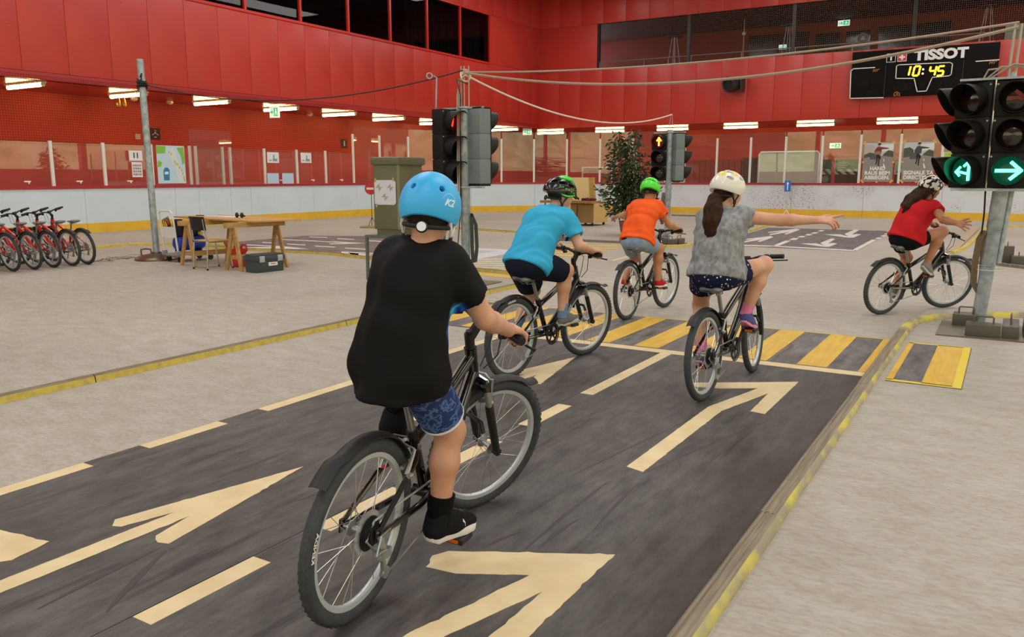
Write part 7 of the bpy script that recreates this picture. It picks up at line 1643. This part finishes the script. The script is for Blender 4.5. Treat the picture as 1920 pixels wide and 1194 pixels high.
for k, py in enumerate((304, 306.5, 310.5, 314)): p = onY(1576, py, 41.45); tx_.lohi((p[0] - 0.12, 41.455, p[2] - 0.018), (p[0] + 0.3 - 0.08 * (k % 2), 41.46, p[2] + 0.018))
tag(tx_.build('door_lettering', FILM, wn, smooth=0), kind='stuff')
lk = thing('locker_row', 'row of red lockers with vertical joints behind the end glass', 'lockers', (onY(1292, 320, 41.3)[0], 41.2, 0)); wl = onY(1390, 320, 41.2)[0] - onY(1292, 320, 41.2)[0]; zt_ = onY(1340, 301, 41.2)[2]
for k in range(9): lohi('locker_door', (wl * k / 9 + 0.012, -0.02, 0.1), (wl * (k + 1) / 9 - 0.012, 0.0, zt_), M('locker_red', '8e2119', 0.5), lk)
lohi('carcass', (0, 0, 0.1), (wl, 0.28, zt_ + 0.02), M('locker_dark', '6a1610', 0.6), lk)
yw_ = 32.3; a = onY(1421, 320, yw_); b = onY(1536, 320, yw_); zt_ = onY(1478, 284, yw_)[2]
wb = thing('white_board', 'large pale whiteboard with rounded frame standing behind the end glass', 'whiteboard', (a[0], yw_, 0)); w_ = b[0] - a[0]
lohi('panel', (0.06, 0, 0.35), (w_ - 0.06, 0.03, zt_ - 0.05), M('board_pale', 'b9b6a6', 0.4), wb); MB().tube([(0.03, 0, 0.0), (0.03, 0, zt_ - 0.1), (0.1, 0, zt_ - 0.02), (w_ - 0.1, 0, zt_ - 0.02), (w_ - 0.03, 0, zt_ - 0.1), (w_ - 0.03, 0, 0.0)], 0.04, 8).build('frame', POSTM, wb)
yw_ = 32.6; a = onY(1092, 330, yw_); b = onY(1147, 330, yw_); zt_ = onY(1120, 314, yw_)[2]
rk = thing('coat_rack', 'white tubular coat rack with row of hooks behind the corner glass', 'coat rack', (a[0], yw_, 0)); w_ = b[0] - a[0]
for x in (0, w_): MB().tube([(x, 0, 0), (x, 0, zt_)], 0.028, 8).build('upright', POSTM, rk)
for z in (zt_, zt_ - 0.22): MB().tube([(0, 0, z), (w_, 0, z)], 0.022, 8).build('rail', POSTM, rk)
for k in range(12): MB().tube([(w_ * (k + 0.5) / 12, 0, zt_ - 0.02), (w_ * (k + 0.5) / 12 + 0.03, -0.05, zt_ - 0.2)], 0.018, 6).build('hook', M('hook_grey', '7b5d5d', 0.5), rk)

# ================================================================== things taped to the glass
def frame_on_end(px, py): p = onY(px, py, YB - 0.0); return p
YP = YB + 0.03
ORT = M('tape_orange', 'e3a63a', 0.5)
def poster(pxs, label, lines, jacket, tree):
    (xa, ya), (xb, yb), (xc, yc), (xd, yd) = pxs; A = onY(xa, ya, YP); C_ = onY(xc, yc, YP); w = abs(onY(xb, yb, YP)[0] - A[0]); z1 = A[2]; z0 = C_[2]; h = z1 - z0
    t = thing('poster', label, 'poster', (A[0], YP, z0)); lohi('sheet', (0, 0, 0), (w, 0.004, h), M('poster_grey', '8e8a84', 0.6), t)
    ms = [M('po_sky', 'b9c0c8', 0.6), M('po_cloud', 'd9dcdd', 0.6), M('po_road', '8a8683', 0.6), M('po_house', 'b5aca4', 0.6), M('po_tree', tree, 0.6), M('po_car', '4d5460', 0.6), M('po_jacket_' + jacket, jacket, 0.6), M('po_dark', '1f1d1f', 0.6), M('po_skin', 'b98a6c', 0.6), M('po_white', 'e6e4df', 0.6), M('po_basket', '9a6f48', 0.6)]
    mb = MB()
    def P_(i, pts, d): mb.mi = i; mb.prism([(x * w, y * h) for x, y in pts], (0, -0.0005 - 0.0007 * d, 0), (1, 0, 0), (0, 0, 1), 0.0006)
    P_(0, [(0.02, 0.55), (0.98, 0.55), (0.98, 0.98), (0.02, 0.98)], 0); P_(1, [(0.4, 0.75), (0.98, 0.8), (0.98, 0.95), (0.5, 0.93)], 1)
    P_(3 if jacket == '7a2a2e' else 4, [(0.02, 0.62), (0.4, 0.64), (0.42, 0.86), (0.3, 0.93), (0.02, 0.95)] if jacket == '7a2a2e' else [(0.02, 0.62), (0.35, 0.64), (0.33, 0.8), (0.2, 0.86), (0.02, 0.83)], 2)
    P_(4, [(0.02, 0.6), (0.45, 0.6), (0.4, 0.72), (0.2, 0.74), (0.02, 0.68)], 3); P_(4, [(0.6, 0.6), (0.98, 0.6), (0.98, 0.76), (0.82, 0.8), (0.66, 0.7)], 3)
    P_(2, [(0.02, 0.34), (0.98, 0.34), (0.98, 0.62), (0.62, 0.66), (0.42, 0.66), (0.02, 0.6)], 4)
    P_(9, [(0.7, 0.34), (0.76, 0.34), (0.7, 0.46), (0.67, 0.46)], 5); P_(9, [(0.68, 0.52), (0.71, 0.52), (0.69, 0.58), (0.675, 0.58)], 5)
    P_(5, [(0.22, 0.57), (0.46, 0.56), (0.46, 0.64), (0.4, 0.69), (0.28, 0.69), (0.23, 0.64)], 6)
    P_(7, [(0.42, 0.44), (0.46, 0.44), (0.5, 0.62), (0.58, 0.56), (0.58, 0.64), (0.5, 0.72), (0.42, 0.7), (0.44, 0.58)], 7); P_(7, [(0.5, 0.4), (0.54, 0.4), (0.55, 0.62), (0.5, 0.62)], 7)
    P_(6, [(0.38, 0.7), (0.58, 0.7), (0.6, 0.82), (0.82, 0.83), (0.82, 0.85), (0.58, 0.88), (0.44, 0.88), (0.36, 0.78)], 8)
    if jacket == '7a2a2e': P_(10, [(0.38, 0.69), (0.58, 0.69), (0.57, 0.77), (0.39, 0.77)], 9)
    P_(8, [(0.47, 0.88), (0.54, 0.88), (0.55, 0.95), (0.47, 0.95)], 9); P_(7, [(0.45, 0.93), (0.57, 0.93), (0.55, 0.975), (0.47, 0.975)], 10)
    mb.build('photo_print', ms, t, smooth=0)
    tx = MB()
    for i, (s, al) in enumerate(lines): text(tx, s, h * 0.128, (w * (0.5 if al == 'C' else 0.06), -0.003, h * (0.335 - 0.115 * i) if len(lines) == 3 else h * (0.225 - 0.115 * i)), (1, 0, 0), (0, 0, 1), align='CENTER' if al == 'C' else 'LEFT', bold=0.007, t=0.003, sx=0.98)
    tx.build('lettering', ms[9], t, smooth=0)
    for (x, z) in ((0.02, 0.99), (0.5, 1.0), (0.98, 0.99), (0.02, 0.01), (0.5, 0.0), (0.98, 0.01), (0.0, 0.5), (1.0, 0.5)):
        rz_ = 0.785 if x in (0.02,) and z > 0.9 or (x == 0.98 and z < 0.1) else (-0.785 if x in (0.02, 0.98) and z not in (0.5,) else 0); c_, s2 = math.cos(rz_), math.sin(rz_)
        MB().box((x * w, -0.004, z * h), (0.14 if rz_ else 0.07, 0.003, 0.06), R=np.array([[c_, 0, -s2], [0, 1, 0], [s2, 0, c_]])).build('tape_piece', ORT, t)
    return t
poster(((1620.5, 267), (1678, 265.5), (1673, 341), (1618, 341)), 'taped poster of a cyclist in a red jacket with white German lettering', (('HAND', 'C'), ('RAUS BEIM', 'C'), ('ABBIEGEN.', 'C')), '7a2a2e', '4d5040')
poster(((1695, 265.5), (1754, 264), (1748, 341), (1692, 341.5)), 'taped poster of a cyclist in a dark jacket with white French lettering', (('SIGNALE TA', 'L'), ('DIRECTION.', 'L')), '3d4048', '8a8440')
a = onY(1768, 285, YP); b = onY(1796, 303, YP); o = thing('small_poster', 'small green and white picture behind the glass beside the posters', 'poster', (a[0], YP, b[2])); mb = MB(); mb.mi = 0; mb.lohi((0, 0, 0), (b[0] - a[0], 0.004, a[2] - b[2])); mb.mi = 1; mb.lohi((0.05, -0.002, 0.05), (0.35, 0.0, 0.3)); mb.build('sheet', [M('sheet_pale', 'd9dcde', 0.6), M('sheet_green', '9cc24a', 0.6)], o, smooth=0)
XP = XB + 0.03
def left_sheet(name, p0, p1, mat, label, cat, off=0.0, par=None):
    a = onX(*p0, XP + off); b = onX(*p1, XP + off); t = thing(name, label, cat, (XP + off, a[1], b[2])); w, h = b[1] - a[1], a[2] - b[2]
    lohi('sheet', (-0.003, 0, 0), (0.0, w, h), mat, t); return t, w, h
EY = (0, 1, 0); EZ = (0, 0, 1); PW = M('paper_bright', 'dfe0e6', 0.6)
t, w, h = left_sheet('number_card', (241, 282), (267.5, 301.5), PW, 'white card with a bold number eleven on the rink glass', 'card'); q = MB(); text(q, '11', h * 0.75, (0, w * 0.5, h * 0.5), EY, EZ, bold=0.006, t=0.004); q.build('numerals', BLKM, t, smooth=0)
t, w, h = left_sheet('calendar_sheet', (246.5, 304), (268, 332), PW, 'paper sheet with rows of small pictures below the number card', 'paper')
for r in range(4):
    for c in range(4): lohi('picture', (0.001, w * (0.1 + 0.21 * c), h * (0.12 + 0.2 * r)), (0.003, w * (0.27 + 0.21 * c), h * (0.25 + 0.2 * r)), M('thumb_%d' % ((r + c) % 3), ('a38b93', '8d7f8f', 'b09a98')[(r + c) % 3], 0.6), t)
t, w, h = left_sheet('street_map_panel', (292, 272), (349.5, 343.5), M('map_blue', 'bcd3e2', 0.6), 'pale illustrated street scene panel with a blue car on the rink glass', 'panel')
mb = MB()
def mp_(i, pts): mb.mi = i; mb.prism([(x * w, y * h) for x, y in pts], (0.0005 + 0.0006 * i, 0, 0), EY, EZ, 0.0006)
mp_(0, [(0.0, 0.78), (0.3, 0.8), (0.34, 0.98), (0.0, 0.99)]); mp_(0, [(0.72, 0.95), (0.98, 0.97), (0.99, 0.55), (0.9, 0.5), (0.85, 0.75)]); mp_(0, [(0.02, 0.42), (0.14, 0.45), (0.17, 0.55), (0.08, 0.6), (0.02, 0.56)])
mp_(1, [(0.42, 0.9), (0.6, 0.95), (0.9, 0.2), (0.98, 0.02), (0.75, 0.02), (0.6, 0.45), (0.5, 0.6)]); mp_(2, [(0.2, 0.08), (0.4, 0.08), (0.42, 0.36), (0.36, 0.42), (0.26, 0.42), (0.2, 0.34)]); mp_(3, [(0.24, 0.24), (0.37, 0.24), (0.38, 0.31), (0.25, 0.31)])
for (x, y) in ((0.45, 0.82), (0.52, 0.78), (0.62, 0.58), (0.66, 0.52), (0.72, 0.5), (0.78, 0.42), (0.86, 0.35), (0.88, 0.25), (0.92, 0.15), (0.94, 0.08)): mp_(4, [(x - 0.025, y - 0.03), (x + 0.02, y - 0.03), (x + 0.03, y + 0.03), (x - 0.01, y + 0.04)])
mb.build('printed_scene', [M('map_green', '7fb843', 0.6), M('map_road', 'cfd6dc', 0.6), M('map_car', '2c7fae', 0.5), M('map_window', 'd5ecf4', 0.5), M('map_figures', 'c8b04e', 0.6)], t, smooth=0)
for (p0, p1, k) in (((500.5, 285), (523.5, 305.5), 1), ((563.5, 286), (584, 305.5), 2), ((501, 324.5), (523.5, 344), 0), ((529, 324.5), (551, 344), 0)):
    t, w, h = left_sheet('notice_sheet', p0, p1, PW if k else M('paper_blue', 'b4cbe2', 0.6), (('white notice with a small sketch above the two plain blue notices', 'white notice with a small sketch alone in its glass pane')[k - 1] if k else 'plain pale blue notice low on the rink glass'), 'paper'); t['group'] = 'notices with a sketch' if k else 'plain blue notices'
    if k:
        q = MB(); q.lohi((0.001, w * 0.15, h * 0.18), (0.002, w * 0.35, h * 0.3)); q.lohi((0.001, w * 0.45, h * 0.15), (0.002, w * 0.85, h * 0.4)); q.lohi((0.001, w * 0.5, h * 0.4), (0.002, w * 0.62, h * 0.75)); q.build('sketch', M('sketch_grey', '8f959c', 0.6), t, smooth=0)
# signs on the left lower wall
def wall_sign(px, py, s, label):
    c = onX(px, py, XL); t = thing('wall_sign', label, 'sign', (XL, c[1], c[2])); lohi('plate', (0, -s / 2, -s / 2), (0.02, s / 2, s / 2), M('sign_black', '191614', 0.4), t); return t
t = wall_sign(290.5, 251, 0.36, 'black cloakroom sign with white hanger symbol on the red passage wall'); q = MB()
q.prism([(-0.11, -0.045), (0.0, 0.02), (0.11, -0.045), (0.11, -0.028), (0.0, 0.045), (-0.11, -0.028)], (0.021, 0, 0), EY, EZ, 0.003); q.tube([(0.023, 0, 0.03), (0.023, 0.0, 0.06), (0.023, 0.03, 0.085), (0.023, 0.015, 0.115), (0.023, -0.02, 0.105)], 0.009, 6); q.lohi((0.021, -0.04, -0.11), (0.024, -0.01, -0.085)); q.lohi((0.021, 0.01, -0.11), (0.024, 0.04, -0.085)); q.build('hanger_symbol', DECAL, t, smooth=0)
t = wall_sign(645, 269, 0.36, 'black toilet sign with a white figure on the red passage wall'); q = MB(); q.lohi((0.021, -0.03, -0.1), (0.024, 0.03, 0.05)); q.disc((0.021, 0, 0.085), EY, EZ, 0.028, n=12, t=0.003); q.build('figure_symbol', DECAL, t, smooth=0)
c = onX(257, 256, XL); t = lohi('wall_box', (0, -0.08, -0.08), (0.06, 0.08, 0.08), M('box_cream', 'd3bcae', 0.5)); t.location = (XL, c[1], c[2]); tag(t, 'small cream switch box on the red passage wall beside the cloakroom sign', 'switch box')
for i, (px, py) in enumerate(((222, 192), (232, 191))): c = onX(px, py, -21.2); t = MB().lathe([(0.02, 0.12), (0.05, 0.05), (0.07, -0.05), (0.06, -0.12), (0.02, -0.14)], (0, 0, 0), (0, 0, 1), 12).build('hanging_horn', M('horn_gold', 'b98a34', 0.3, 0.5)); t.location = (c[0], c[1], c[2]); tag(t, 'small golden bell shaped horn hanging below a strip lamp', 'horn', 'golden horns')
# small white glass fittings row and board clips
cm = MB().box((0, 0, 0), (0.012, 0.16, 0.03)).box((0, 0.03, -0.035), (0.012, 0.03, 0.04)).mesh('glass_clip', DECAL)
for y in (11.0, 12.3, 13.7, 19.1, 20.5, 21.9): o = link('glass_clip', cm, BOARD); o.location = (XB + 0.0, y, 1.32)
